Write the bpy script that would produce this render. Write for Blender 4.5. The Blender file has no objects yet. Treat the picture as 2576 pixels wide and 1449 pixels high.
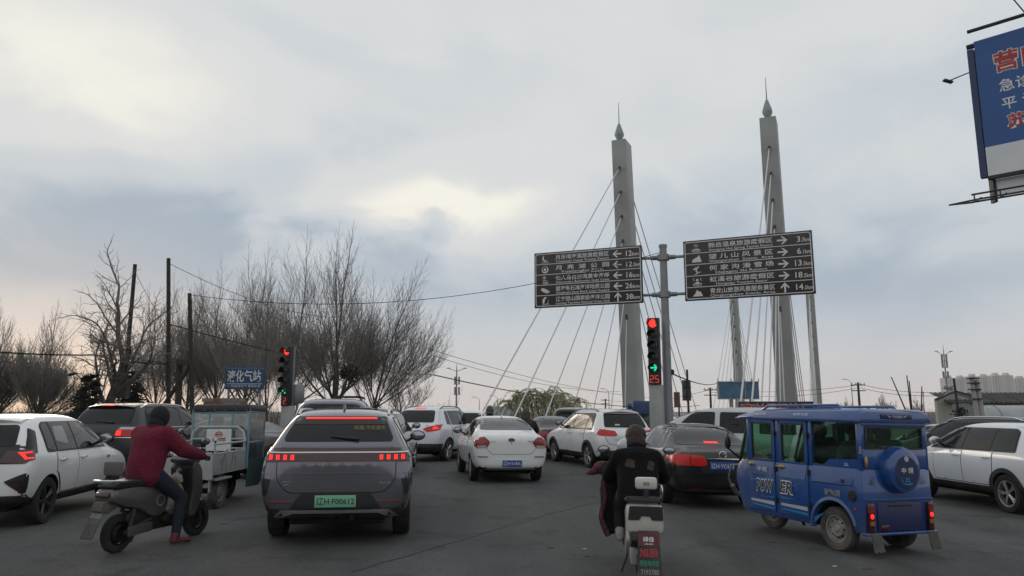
import bpy, bmesh, math, random
from mathutils import Vector, Matrix
from mathutils.bvhtree import BVHTree
R = math.radians
SC = bpy.context.scene
COL = SC.collection

# ---------------------------------------------------------------- camera
CAM_H, FPX, CX, CY = 1.65, 1860.0, 1288.0, 724.5        # pixels of a 2576 x 1449 view
PITCH = math.atan(309.5 / FPX)
cam = bpy.data.cameras.new('camera'); cam.sensor_width = 36; cam.lens = 36 * FPX / 2576
cam.clip_start = .1; cam.clip_end = 5000
cam_o = bpy.data.objects.new('camera', cam); COL.objects.link(cam_o)
cam_o.location = (0, 0, CAM_H); cam_o.rotation_euler = (R(90) + PITCH, 0, 0)
SC.camera = cam_o
_cp, _sp = math.cos(PITCH), math.sin(PITCH)
def at(px, py, Y):
    """point on the ray of a pixel at distance Y ahead of the camera"""
    u = (px - CX) / FPX; v = (CY - py) / FPX
    dy = _cp - v * _sp; dz = _sp + v * _cp
    k = Y / dy
    return Vector((u * k, Y, CAM_H + dz * k))

# ---------------------------------------------------------------- sky
SUN_AZ, SUN_EL = R(-31), R(5)           # azimuth from +Y, negative to the left
world = bpy.data.worlds.new('World'); SC.world = world; world.use_nodes = True
nt = world.node_tree; nt.nodes.clear()
def WN(t, **kw):
    n = nt.nodes.new(t)
    for k, v in kw.items(): setattr(n, k, v)
    return n
def WM(op, a, b=None, c=None, clamp=False):
    n = nt.nodes.new('ShaderNodeMath'); n.operation = op; n.use_clamp = clamp
    for i, x in enumerate((a, b, c)):
        if x is None: continue
        if isinstance(x, (int, float)): n.inputs[i].default_value = x
        else: nt.links.new(x, n.inputs[i])
    return n.outputs[0]
def WMIX(f, a, b):
    n = nt.nodes.new('ShaderNodeMix'); n.data_type = 'RGBA'
    for sock, x in ((n.inputs[0], f), (n.inputs[6], a), (n.inputs[7], b)):
        if isinstance(x, (int, float)): sock.default_value = x
        elif isinstance(x, tuple): sock.default_value = (*x, 1)
        else: nt.links.new(x, sock)
    return n.outputs[2]
tc = WN('ShaderNodeTexCoord'); sep = WN('ShaderNodeSeparateXYZ')
nt.links.new(tc.outputs['Generated'], sep.inputs[0])
dx, dy, dz = sep.outputs
# cloud layer seen as a flat sheet overhead: direction / height
zc = WM('ADD', WM('MAXIMUM', dz, 0.0), 0.22)
comb = WN('ShaderNodeCombineXYZ')
nt.links.new(WM('DIVIDE', dx, zc), comb.inputs[0]); nt.links.new(WM('DIVIDE', dy, zc), comb.inputs[1])
def WNOISE(scale, detail, rough, off, dist=0.0, sx=1.0, flat=False):
    mp = WN('ShaderNodeMapping'); mp.inputs['Location'].default_value = off
    mp.inputs['Rotation'].default_value = (0, 0, R(-35)); mp.inputs['Scale'].default_value = (sx, 1, 1.9 if flat else 1)
    nt.links.new(tc.outputs['Generated'] if flat else comb.outputs[0], mp.inputs[0])
    n = WN('ShaderNodeTexNoise'); nt.links.new(mp.outputs[0], n.inputs['Vector'])
    n.inputs['Scale'].default_value = scale; n.inputs['Detail'].default_value = detail
    n.inputs['Roughness'].default_value = rough; n.inputs['Distortion'].default_value = dist
    return n.outputs['Fac']
n1 = WNOISE(2.6, 4, .5, (3.1, 1.7, .4), .5, 1.0, True)
n2 = WNOISE(5.0, 5, .52, (7.7, 4.2, 1), .6, 1.0, True)
az = WM('ARCTAN2', dx, dy); el = WM('ARCSINE', dz)
az_w = WM('ADD', az, WM('MULTIPLY', WM('SUBTRACT', n2, .5), .34))
el_w = WM('ADD', el, WM('MULTIPLY', WM('SUBTRACT', n2, .5), .16))
def patch(px, py, sx, sy, w):
    """soft cloud bank in the direction of a pixel; sizes in pixels"""
    d = at(px, py, 1.0) - Vector((0, 0, CAM_H)); d.normalize()
    a0 = math.atan2(d.x, d.y); e0 = math.asin(d.z)
    A = WM('DIVIDE', WM('SUBTRACT', az_w, a0), sx / FPX); E = WM('DIVIDE', WM('SUBTRACT', el_w, e0), sy / FPX)
    q = WM('ADD', WM('MULTIPLY', A, A), WM('MULTIPLY', E, E))
    return WM('MULTIPLY', WM('EXPONENT', WM('MULTIPLY', q, -1.0)), w)
t = WM('ADD', .55, WM('MULTIPLY', WM('SUBTRACT', n1, .5), .45))
t = WM('ADD', t, WM('MULTIPLY', WM('SUBTRACT', n2, .5), .36))
for p_ in ((60, 200, 480, 250, .42), (1080, 515, 230, 95, .50), (1050, 570, 210, 90, .34), (1500, 80, 800, 240, .12), (480, 600, 600, 170, -.40),
           (0, 680, 520, 210, -.38), (850, 430, 260, 90, -.20), (1740, 540, 240, 110, -.28), (700, 120, 260, 70, -.10), (1300, 200, 300, 80, -.10), (2150, 260, 320, 110, -.10), (2200, 640, 500, 160, -.18), (1400, 780, 900, 140, -.24), (2350, 830, 600, 150, -.18)):
    t = WM('ADD', t, patch(*p_))
ramp = WN('ShaderNodeValToRGB'); nt.links.new(t, ramp.inputs[0])
cr = ramp.color_ramp; cr.interpolation = 'EASE'
for i, (p_, c_) in enumerate(((.0, (.315, .405, .50)), (.40, (.54, .59, .635)), (.66, (.655, .672, .68)), (1.0, (.87, .845, .76)))):
    e_ = cr.elements[i] if i < 2 else cr.elements.new(p_)
    e_.position = p_; e_.color = (*c_, 1)
# pale warm band along the horizon, brighter where the sun sets behind the cloud
hz = WM('EXPONENT', WM('MULTIPLY', WM('MAXIMUM', el, 0.0), -15.0))
cl = WMIX(WM('MULTIPLY', hz, .92), ramp.outputs[0], (.72, .64, .60))
ds = WM('SUBTRACT', az, SUN_AZ)
glow = WM('EXPONENT', WM('MULTIPLY', WM('ADD', WM('MULTIPLY', WM('MULTIPLY', ds, ds), 26.0), WM('MULTIPLY', WM('MAXIMUM', el, 0.0), 16.0)), -1.0))
cl = WMIX(WM('MULTIPLY', glow, .95), cl, (1.18, .80, .50))
sky = WN('ShaderNodeTexSky', sky_type='NISHITA', sun_disc=False, sun_elevation=SUN_EL, sun_rotation=SUN_AZ)
sky.air_density = 1.0; sky.dust_density = 3.0
BG = .10
sc_ = WN('ShaderNodeVectorMath', operation='SCALE'); nt.links.new(cl, sc_.inputs[0]); sc_.inputs['Scale'].default_value = 1 / BG
fin = WMIX(.98, sky.outputs[0], sc_.outputs[0])
bg = WN('ShaderNodeBackground'); bg.inputs['Strength'].default_value = BG
nt.links.new(fin, bg.inputs['Color'])
out = WN('ShaderNodeOutputWorld'); nt.links.new(bg.outputs[0], out.inputs[0])

sun = bpy.data.lights.new('sun', 'SUN'); sun.energy = .5; sun.angle = R(18); sun.color = (1, .84, .66)
sun_o = bpy.data.objects.new('sun', sun); COL.objects.link(sun_o)
sd = Vector((math.sin(SUN_AZ) * math.cos(SUN_EL + R(6)), math.cos(SUN_AZ) * math.cos(SUN_EL + R(6)), math.sin(SUN_EL + R(6))))
sun_o.rotation_euler = sd.to_track_quat('Z', 'Y').to_euler()
vs = SC.view_settings; vs.view_transform = 'Standard'; vs.look = 'None'; vs.exposure = .12; vs.gamma = 1
vs.use_curve_mapping = False

# ---------------------------------------------------------------- ground form
def gz(X, Y=0):
    X = min(X, 16.0)
    return -.022 * ((math.sqrt(X * X + 4) + X) / 2 - 1)
def gpt(px, py):
    """where a pixel's ray meets the road"""
    z = 0
    for _ in range(6):
        u = (px - CX) / FPX; v = (CY - py) / FPX
        dy_ = _cp - v * _sp; dz_ = _sp + v * _cp
        k = (z - CAM_H) / dz_; p = Vector((u * k, dy_ * k, z)); z = gz(p.x, p.y)
    return p
def frame(X, Y, head):
    """matrix of a thing standing on the road, x axis forward; head = degrees right of +Y"""
    a = R(head); f = Vector((math.sin(a), math.cos(a), 0))
    f.z = (gz(X + f.x, Y + f.y) - gz(X - f.x, Y - f.y)) / 2
    n = Vector((-(gz(X + .5, Y) - gz(X - .5, Y)), 0, 1)).normalized()
    f.normalize(); l = n.cross(f).normalized(); f = l.cross(n)
    M = Matrix((f, l, n)).transposed().to_4x4(); M.translation = (X, Y, gz(X, Y))
    return M

# ---------------------------------------------------------------- materials
MATS = {}
def mat(name, col, rough=.5, metal=0.0, var=0.0, vscale=6.0, bump=0.0, bscale=40.0, emit=None, estr=0.0, coat=0.0, spec=.5, trans=0.0, alpha=1.0, dirt=None, dscale=3.0, damt=.5):
    if name in MATS: return MATS[name]
    m = bpy.data.materials.new(name); m.use_nodes = True; t_ = m.node_tree
    b = t_.nodes['Principled BSDF']
    b.inputs['Base Color'].default_value = (*col, 1); b.inputs['Roughness'].default_value = rough
    b.inputs['Metallic'].default_value = metal; b.inputs['Coat Weight'].default_value = coat
    b.inputs['Coat Roughness'].default_value = .06
    b.inputs['Specular IOR Level'].default_value = spec
    b.inputs['Transmission Weight'].default_value = trans; b.inputs['Alpha'].default_value = alpha
    if emit: b.inputs['Emission Color'].default_value = (*emit, 1); b.inputs['Emission Strength'].default_value = estr
    tcn = t_.nodes.new('ShaderNodeTexCoord')
    def noise(s, det=4):
        n = t_.nodes.new('ShaderNodeTexNoise'); n.inputs['Scale'].default_value = s; n.inputs['Detail'].default_value = det
        t_.links.new(tcn.outputs['Object'], n.inputs['Vector']); return n
    if var or dirt:
        src = None
        if var:
            n = noise(vscale)
            mr = t_.nodes.new('ShaderNodeMapRange'); t_.links.new(n.outputs['Fac'], mr.inputs[0])
            mr.inputs[1].default_value = .3; mr.inputs[2].default_value = .7
            mr.inputs[3].default_value = 1 - var; mr.inputs[4].default_value = 1 + var
            vm = t_.nodes.new('ShaderNodeVectorMath'); vm.operation = 'SCALE'; vm.inputs[0].default_value = col
            t_.links.new(mr.outputs[0], vm.inputs['Scale']); src = vm.outputs[0]
        if dirt:
            n = noise(dscale, 6)
            mr = t_.nodes.new('ShaderNodeMapRange'); t_.links.new(n.outputs['Fac'], mr.inputs[0])
            mr.inputs[1].default_value = .42; mr.inputs[2].default_value = .72; mr.inputs[3].default_value = 0; mr.inputs[4].default_value = damt
            mx = t_.nodes.new('ShaderNodeMix'); mx.data_type = 'RGBA'
            t_.links.new(mr.outputs[0], mx.inputs[0]); mx.inputs[7].default_value = (*dirt, 1)
            if src: t_.links.new(src, mx.inputs[6])
            else: mx.inputs[6].default_value = (*col, 1)
            src = mx.outputs[2]
        t_.links.new(src, b.inputs['Base Color'])
    if bump:
        n = noise(bscale, 5); bp = t_.nodes.new('ShaderNodeBump'); bp.inputs['Strength'].default_value = bump
        bp.inputs['Distance'].default_value = .02
        t_.links.new(n.outputs['Fac'], bp.inputs['Height']); t_.links.new(bp.outputs[0], b.inputs['Normal'])
    MATS[name] = m
    return m
DUST = (.16, .145, .125)
def paint(name, col, metal=.0, rough=.32, dirt=.22, coat=.8):
    return mat(name, col, rough, metal, var=.02, vscale=2.0, coat=coat, dirt=DUST, dscale=1.4, damt=dirt)
white_paint = paint('white car paint', (.78, .78, .775), dirt=.06)
white_paint2 = paint('cool white car paint', (.70, .725, .76), dirt=.06)
silver_paint = paint('silver car paint', (.46, .48, .50), .35, dirt=.1)
grey_paint = paint('violet grey car paint', (.150, .152, .178), .65, .20, dirt=.06)
navy_paint = paint('navy car paint', (.010, .012, .018), dirt=.05, coat=.25)
black_paint = paint('black car paint', (.007, .007, .008), dirt=.04, coat=.25)
dkgrey_paint = paint('dark grey car paint', (.045, .045, .05), .3)
blue_paint = paint('blue tricycle paint', (.009, .062, .235), .0, .30, dirt=.26)
blue_van = paint('slate blue van paint', (.06, .085, .14))
glass = mat('dark window glass', (.008, .009, .010), .06, spec=.34, dirt=(.10, .10, .10), dscale=1.0, damt=.06)
glass_dusty = mat('dusty rear glass', (.045, .047, .05), .16, spec=.5, var=.2, vscale=9, dirt=(.2, .2, .2), dscale=14, damt=.4)
seam_m = mat('dark panel gap', (.008, .008, .008), .7)
rubber = mat('tyre rubber', (.013, .013, .013), .85, dirt=(.07, .065, .06), dscale=5, damt=.3, bump=.2, bscale=60)
rubber_dusty = mat('dusty tyre rubber', (.05, .046, .042), .9, dirt=(.20, .18, .155), dscale=5, damt=.6, bump=.2, bscale=60)
plastic = mat('black plastic', (.014, .014, .015), .5, var=.1)
clad = mat('black cladding plastic', (.016, .016, .017), .6, var=.1, dirt=DUST, dscale=3, damt=.25)
under_m = mat('underbody', (.008, .008, .008), .9)
alloy = mat('silver alloy', (.48, .48, .48), .35, .7, dirt=(.1, .09, .08), dscale=6, damt=.4)
alloy_dark = mat('dark alloy', (.05, .05, .05), .4, .5, dirt=(.1, .09, .08), dscale=6, damt=.4)
steel_rim = mat('painted steel rim', (.30, .29, .27), .6, .2, dirt=(.12, .10, .08), dscale=9, damt=.7)
chrome = mat('chrome', (.62, .62, .62), .18, 1.0)
red_lens = mat('red lamp lens', (.26, .018, .018), .15, coat=.5)
red_dark = mat('dark red lamp lens', (.045, .008, .010), .15, coat=.5)
red_lit = mat('lit red lamp', (.3, .01, .01), .3, emit=(1, .02, .012), estr=1.0)
red_hot = mat('bright brake lamp', (.3, .01, .01), .3, emit=(1, .020, .010), estr=1.7)
red_glow = mat('dim lit red lens', (.25, .01, .01), .25, emit=(1, .03, .02), estr=.10)
white_lens = mat('clear lamp lens', (.45, .45, .45), .15, coat=.5)
plate_blue = mat('blue number plate', (.02, .07, .30), .5)
plate_green = mat('green number plate', (.17, .42, .27), .5)
white_txt = mat('white lettering', (.70, .70, .68), .6)
black_txt = mat('black lettering', (.012, .012, .012), .6)
red_txt = mat('red lettering', (.42, .03, .03), .6)
silver_txt = mat('silver lettering', (.45, .45, .46), .35, .5)
galv = mat('galvanised steel', (.23, .24, .25), .5, .4, var=.12, vscale=3)
dark_steel = mat('dark steel', (.03, .031, .033), .55, .3, var=.15)
concrete = mat('concrete', (.36, .355, .34), .85, var=.08, vscale=.8, dirt=(.22, .215, .205), dscale=.35, damt=.45, bump=.1, bscale=12)
wood_pole = mat('weathered dark pole', (.035, .03, .026), .9, var=.3, vscale=5, bump=.4, bscale=20)
bark = mat('bark', (.085, .075, .066), .95, var=.25, vscale=4, bump=.5, bscale=25)
twig_m = mat('twigs', (.185, .170, .158), .95, var=.25, vscale=2)
cable_m = mat('black cable', (.012, .012, .012), .7)
skin_m = mat('skin', (.42, .26, .19), .55)

# ---------------------------------------------------------------- mesh building
def link(name, me, mats=(), parent=None, M=None):
    o = bpy.data.objects.new(name, me); COL.objects.link(o)
    if me is not None:
        for m in (mats if isinstance(mats, (list, tuple)) else [mats]): me.materials.append(m)
    if parent: o.parent = parent
    if M is not None: o.matrix_basis = M
    return o
def thing(name, label, cat, M=None, group=None, loc=None, rz=0.0):
    o = bpy.data.objects.new(name, None); COL.objects.link(o); o.empty_display_size = .2
    o['label'] = label; o['category'] = cat
    if group: o['group'] = group
    if M is not None: o.matrix_world = M
    if loc is not None: o.location = loc; o.rotation_euler.z = rz
    return o
def tag(o, label, cat, group=None):
    o['label'] = label; o['category'] = cat
    if group: o['group'] = group
    return o
class MB:
    def __init__(s): s.v = []; s.f = []; s.m = []
    def add(s, vs_, fs, mi=0):
        b = len(s.v); s.v += [tuple(v) for v in vs_]
        for f in fs: s.f.append([b + i for i in f]); s.m.append(mi)
        return s
    def box(s, c, d, rot=None, mi=0, taper=1.0):
        x, y, z = d[0] / 2, d[1] / 2, d[2] / 2
        vs_ = [Vector((sx * x * (taper if sz > 0 else 1), sy * y * (taper if sz > 0 else 1), sz * z)) for sz in (-1, 1) for sy in (-1, 1) for sx in (-1, 1)]
        if rot is not None: vs_ = [rot @ v for v in vs_]
        vs_ = [v + Vector(c) for v in vs_]
        return s.add(vs_, [(0, 2, 3, 1), (4, 5, 7, 6), (0, 1, 5, 4), (2, 6, 7, 3), (0, 4, 6, 2), (1, 3, 7, 5)], mi)
    def tube(s, pts, rad, n=8, mi=0, cap=True, flat=1.0):
        pts = [Vector(p) for p in pts]
        if isinstance(rad, (int, float)): rad = [rad] * len(pts)
        up = Vector((0, 0, 1)); rings = []
        for i, p in enumerate(pts):
            d = (pts[min(i + 1, len(pts) - 1)] - pts[max(i - 1, 0)]).normalized()
            a = d.cross(up)
            if a.length < .05: a = d.cross(Vector((1, 0, 0)))
            a.normalize(); b = a.cross(d)
            rings.append([p + (a * math.cos(k * 2 * math.pi / n) + b * math.sin(k * 2 * math.pi / n) * flat) * rad[i] for k in range(n)])
        vs_ = [v for r in rings for v in r]; fs = []
        for i in range(len(pts) - 1):
            for k in range(n): fs.append((i * n + k, i * n + (k + 1) % n, (i + 1) * n + (k + 1) % n, (i + 1) * n + k))
        if cap: fs += [tuple(range(n - 1, -1, -1)), tuple(range((len(pts) - 1) * n, len(pts) * n))]
        return s.add(vs_, fs, mi)
    def lathe(s, prof, n=24, axis='y', c=(0, 0, 0), mi=0, a0=0.0, a1=None, close=False):
        """prof: (radius, offset along axis)"""
        vs_ = []; full = a1 is None; span = 2 * math.pi if full else a1 - a0
        cnt = n if full else n + 1
        for k in range(cnt):
            a = a0 + span * k / n; ca, sa = math.cos(a), math.sin(a)
            for r, o in prof:
                v = {'y': (r * ca, o, r * sa), 'z': (r * ca, r * sa, o), 'x': (o, r * ca, r * sa)}[axis]
                vs_.append(Vector(v) + Vector(c))
        m = len(prof); fs = []
        for k in range(n):
            k2 = (k + 1) % cnt
            for i in range(m - 1): fs.append((k * m + i, k * m + i + 1, k2 * m + i + 1, k2 * m + i))
            if close: fs.append((k * m + m - 1, k * m, k2 * m, k2 * m + m - 1))
        return s.add(vs_, fs, mi)
    def prism(s, pts, fr, d, mi=0):
        """polygon pts (u, v) in frame fr = (origin, U, V), pushed d along U x V"""
        o, U, V = Vector(fr[0]), Vector(fr[1]), Vector(fr[2]); N = U.cross(V) * d; n = len(pts)
        a = [o + U * p[0] + V * p[1] for p in pts]
        return s.add(a + [p + N for p in a], [tuple(range(n - 1, -1, -1)), tuple(range(n, 2 * n))] + [(i, (i + 1) % n, n + (i + 1) % n, n + i) for i in range(n)], mi)
    def ell(s, c, r, n=12, m=8, rot=None, mi=0):
        vs_ = []
        for i in range(m + 1):
            th = math.pi * i / m
            for k in range(n):
                a = 2 * math.pi * k / n
                v = Vector((r[0] * math.sin(th) * math.cos(a), r[1] * math.sin(th) * math.sin(a), r[2] * math.cos(th)))
                vs_.append((rot @ v if rot is not None else v) + Vector(c))
        fs = [(i * n + k, (i + 1) * n + k, (i + 1) * n + (k + 1) % n, i * n + (k + 1) % n) for i in range(m) for k in range(n)]
        return s.add(vs_, fs, mi)
    def mesh(s, name, smooth=True, fix=True):
        me = bpy.data.meshes.new(name); me.from_pydata(s.v, [], s.f)
        me.polygons.foreach_set('material_index', s.m)
        if fix:
            bm = bmesh.new(); bm.from_mesh(me); bmesh.ops.remove_doubles(bm, verts=bm.verts, dist=1e-5)
            bmesh.ops.recalc_face_normals(bm, faces=bm.faces); bm.to_mesh(me); bm.free()
        if smooth:
            me.shade_smooth()
            me.set_sharp_from_angle(angle=R(38))
        return me
    def build(s, name, mats, parent=None, M=None, smooth=True, bevel=0.0, sub=0, fix=True):
        me = s.mesh(name, smooth, fix); o = link(name, me, mats, parent, M)
        if bevel or sub: apply_mods(o, bevel, sub)
        return o
def apply_mods(o, bevel=0.0, sub=0):
    if bevel:
        md = o.modifiers.new('b', 'BEVEL'); md.width = bevel; md.segments = 2; md.limit_method = 'ANGLE'; md.angle_limit = R(35)
    if sub:
        md = o.modifiers.new('s', 'SUBSURF'); md.levels = sub; md.render_levels = sub
    bake(o)
TMP = bpy.data.scenes.new('workbench')
def evaluated(o, *more):
    """mesh of an object with its modifiers, worked out in a small side scene"""
    obs = (o,) + more
    for q in obs: TMP.collection.objects.link(q)
    with bpy.context.temp_override(scene=TMP, view_layer=TMP.view_layers[0]):
        dg = bpy.context.evaluated_depsgraph_get(); dg.update()
        me = bpy.data.meshes.new_from_object(o.evaluated_get(dg), depsgraph=dg)
    for q in obs: TMP.collection.objects.unlink(q)
    return me
def bake(o, *more):
    me = evaluated(o, *more)
    old = o.data; o.modifiers.clear(); o.data = me; me.name = old.name
    me.shade_smooth()
    me.set_sharp_from_angle(angle=R(40))
    return o
def text(body, mtl, parent, org, U, V, h, width=None, align='LEFT', bold=.0, depth=.003, name='lettering', shear=0.0, space=1.0):
    """flat lettering: org = baseline start, U = reading direction, V = up, h = capital height"""
    c = bpy.data.curves.new('t', 'FONT'); c.body = body; c.size = 1.0; c.offset = bold; c.resolution_u = 2
    c.shear = shear; c.space_character = space; c.extrude = 0
    o = bpy.data.objects.new('t', c); me = evaluated(o)
    bpy.data.objects.remove(o); bpy.data.curves.remove(c)
    me.name = name; me.materials.clear()
    xs = [v.co.x for v in me.vertices]; ys = [v.co.y for v in me.vertices]
    if not xs: return None
    x0, x1 = min(xs), max(xs); cjk = any(ord(ch) > 0x2e80 for ch in body)
    y0, y1 = (min(ys), max(ys)) if cjk else (0.0, .72)
    k = h / (y1 - y0); kx = k if width is None else width / (x1 - x0)
    off = {'LEFT': 0, 'CENTER': -.5, 'RIGHT': -1}[align] * (x1 - x0) * kx
    U = Vector(U).normalized(); V = Vector(V).normalized(); N = U.cross(V); org = Vector(org)
    for v in me.vertices:
        v.co = org + U * ((v.co.x - x0) * kx + off) + V * ((v.co.y - y0) * k) + N * depth
    return link(name, me, mtl, parent)
def wire(name, a, b, sag, r, label, n=14, cat='cable', group=None, mtl=None):
    a, b = Vector(a), Vector(b); mid = (a + b) / 2
    pts = [a.lerp(b, i / n) - Vector((0, 0, sag * 4 * (i / n) * (1 - i / n))) - a for i in range(n + 1)]
    o = MB().tube(pts, r, 6).build(name, mtl or cable_m); o.location = a
    return tag(o, label, cat, group)
def copy_tree(o, parent=None):
    c = o.copy(); COL.objects.link(c); c.parent = parent
    for ch in o.children: copy_tree(ch, c)
    return c

# ================================================================ SETTING
def asphalt():
    m = bpy.data.materials.new('asphalt'); m.use_nodes = True; t_ = m.node_tree; b = t_.nodes['Principled BSDF']
    tcn = t_.nodes.new('ShaderNodeTexCoord')
    def noise(s, det, rough=.5, sc=(1, 1, 1), rot=0):
        mp = t_.nodes.new('ShaderNodeMapping'); mp.inputs['Scale'].default_value = sc; mp.inputs['Rotation'].default_value = (0, 0, rot)
        t_.links.new(tcn.outputs['Object'], mp.inputs[0])
        n = t_.nodes.new('ShaderNodeTexNoise'); n.inputs['Scale'].default_value = s; n.inputs['Detail'].default_value = det; n.inputs['Roughness'].default_value = rough
        t_.links.new(mp.outputs[0], n.inputs['Vector']); return n.outputs['Fac']
    def ramp(f, stops):
        r = t_.nodes.new('ShaderNodeValToRGB'); t_.links.new(f, r.inputs[0])
        for i, (p, c) in enumerate(stops):
            e = r.color_ramp.elements[i] if i < 2 else r.color_ramp.elements.new(p)
            e.position = p; e.color = (c, c, c, 1)
        return r.outputs[0]
    def mul(a, b_):
        x = t_.nodes.new('ShaderNodeMix'); x.data_type = 'RGBA'; x.blend_type = 'MULTIPLY'; x.inputs[0].default_value = 1
        t_.links.new(a, x.inputs[6])
        if isinstance(b_, tuple): x.inputs[7].default_value = (*b_, 1)
        else: t_.links.new(b_, x.inputs[7])
        return x.outputs[2]
    big = ramp(noise(.22, 4, .6), ((.3, .66), (.7, 1.18)))
    streak = ramp(noise(.5, 5, .6, (2.2, .22, 1), R(8)), ((.35, .78), (.65, 1.14)))
    fine = ramp(noise(85, 3, .7), ((.25, .55), (.75, 1.45)))
    grit = ramp(noise(34, 4, .75), ((.32, .70), (.72, 1.34)))
    stain = ramp(noise(1.3, 6, .65), ((.54, 1.0), (.66, .66)))
    c = mul(mul(mul(mul(mul(big, streak), fine), grit), stain), (.088, .0865, .085))
    t_.links.new(c, b.inputs['Base Color']); b.inputs['Roughness'].default_value = .82
    b.inputs['Specular IOR Level'].default_value = .3
    bp = t_.nodes.new('ShaderNodeBump'); bp.inputs['Strength'].default_value = .55; bp.inputs['Distance'].default_value = .012
    t_.links.new(noise(120, 4, .7), bp.inputs['Height']); t_.links.new(bp.outputs[0], b.inputs['Normal'])
    return m
xs = [-1700, -900, -400, -200, -120, -90] + [-80 + 2 * i for i in range(81)] + [90, 120, 200, 400, 900, 1700]
ys = [-300, -100, -50, -20] + [-10 + 2 * i for i in range(56)] + [120, 160, 220, 300, 450, 700, 1200, 1800]
b_ = MB(); b_.add([(x, y, gz(x, y)) for y in ys for x in xs], [(j * len(xs) + i, j * len(xs) + i + 1, (j + 1) * len(xs) + i + 1, (j + 1) * len(xs) + i) for j in range(len(ys) - 1) for i in range(len(xs) - 1)])
road = b_.build('road', asphalt(), fix=False); road['kind'] = 'structure'
def groundstrip(pts, w, name, mtl, lift=.004):
    mb = MB(); P = [Vector((*p, 0)) for p in pts]; vs_ = []
    for i, p in enumerate(P):
        d = (P[min(i + 1, len(P) - 1)] - P[max(i - 1, 0)]).normalized(); n = Vector((-d.y, d.x, 0)) * w / 2 * (1 if isinstance(w, float) else 1)
        for q in (p + n, p - n): vs_.append((q.x, q.y, gz(q.x, q.y) + lift))
    mb.add(vs_, [(2 * i, 2 * i + 1, 2 * i + 3, 2 * i + 2) for i in range(len(P) - 1)])
    return mb.build(name, mtl, parent=road, fix=False)
rng = random.Random(5)
tar = mat('tar seam', (.055, .054, .053), .7, var=.3, vscale=8)
for a_, c_ in (((880, 1440), (1400, 1288)), ((1400, 1288), (1640, 1230))):        # sealed joint running up the lane
    A, B = gpt(*a_), gpt(*c_); n = 26
    groundstrip([(A.x + (B.x - A.x) * i / n + rng.uniform(-.02, .02), A.y + (B.y - A.y) * i / n + rng.uniform(-.02, .02)) for i in range(n + 1)], .028, 'sealed_joint', tar)
# earth verge beyond the junction on the left, behind a kerb
soil = mat('dry verge soil', (.10, .085, .065), .95, var=.25, vscale=.8, bump=.5, bscale=3)
vp = [(-90, 33.0), (-30, 35.5), (-12.5, 38.0), (-10, 46), (-6, 80), (-2, 140), (-150, 140), (-150, 33)]
o = MB().prism(vp, ((0, 0, -.3), (1, 0, 0), (0, 1, 0)), .42).build('verge', soil, smooth=False); o['kind'] = 'structure'
kerb_m = mat('kerb stone', (.30, .29, .275), .85, var=.1)
kerb = bpy.data.objects.new('kerb', None); COL.objects.link(kerb); kerb['kind'] = 'structure'
kbm = None
for (a, c) in zip(vp[:5], vp[1:5]):
    A, B = Vector((*a, 0)), Vector((*c, 0)); n = min(40, int((B - A).length)); ang = math.atan2(B.y - A.y, B.x - A.x)
    st = (B - A).length / n
    me = MB().box((0, 0, .075), (st - .02, .16, .17)).mesh('kerb_stone', False); me.materials.append(kerb_m)
    for i in range(n):
        k = link('kerb_stone', me, (), kerb); k.location = A.lerp(B, (i + .5) / n); k.rotation_euler.z = ang
# small litter on the road
lit_m = mat('litter', (.42, .40, .36), .8); lit_d = mat('dry leaf', (.07, .045, .03), .9)
for i, (px, py, w, m_, lab) in enumerate(((1471, 1381, .035, lit_m, 'small pale scrap lying on the road between the sedan and white scooter'),
        (1384, 1378, .05, lit_d, 'tiny dark leaf on the road ahead of the open lane'), (1478, 1707 * .82, .04, lit_d, 'dark leaf on the bare road left of the white scooter'),
        (2182, 1432, .08, lit_d, 'dark flattened leaf on the road right of the blue tricycle'), (2100, 1425, .04, lit_m, 'pale paper scrap on the road below the blue tricycle'),
        (1940, 1365 , .07, lit_d, 'dark leaf beside the front wheel of the blue tricycle'), (452 + 110, 1318 , .08, lit_d, 'dark leaf on the road right of the grey scooter'))):
    p = gpt(px, py)
    pts = [(w * (.6 + .4 * rng.random()) * math.cos(a), w * .5 * (.6 + .4 * rng.random()) * math.sin(a)) for a in [k * math.pi / 4 for k in range(8)]]
    o = MB().prism(pts, ((0, 0, 0), (1, 0, 0), (0, 1, .06)), .006).build('litter', m_, smooth=False); o.location = p; tag(o, lab, 'litter')

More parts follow.
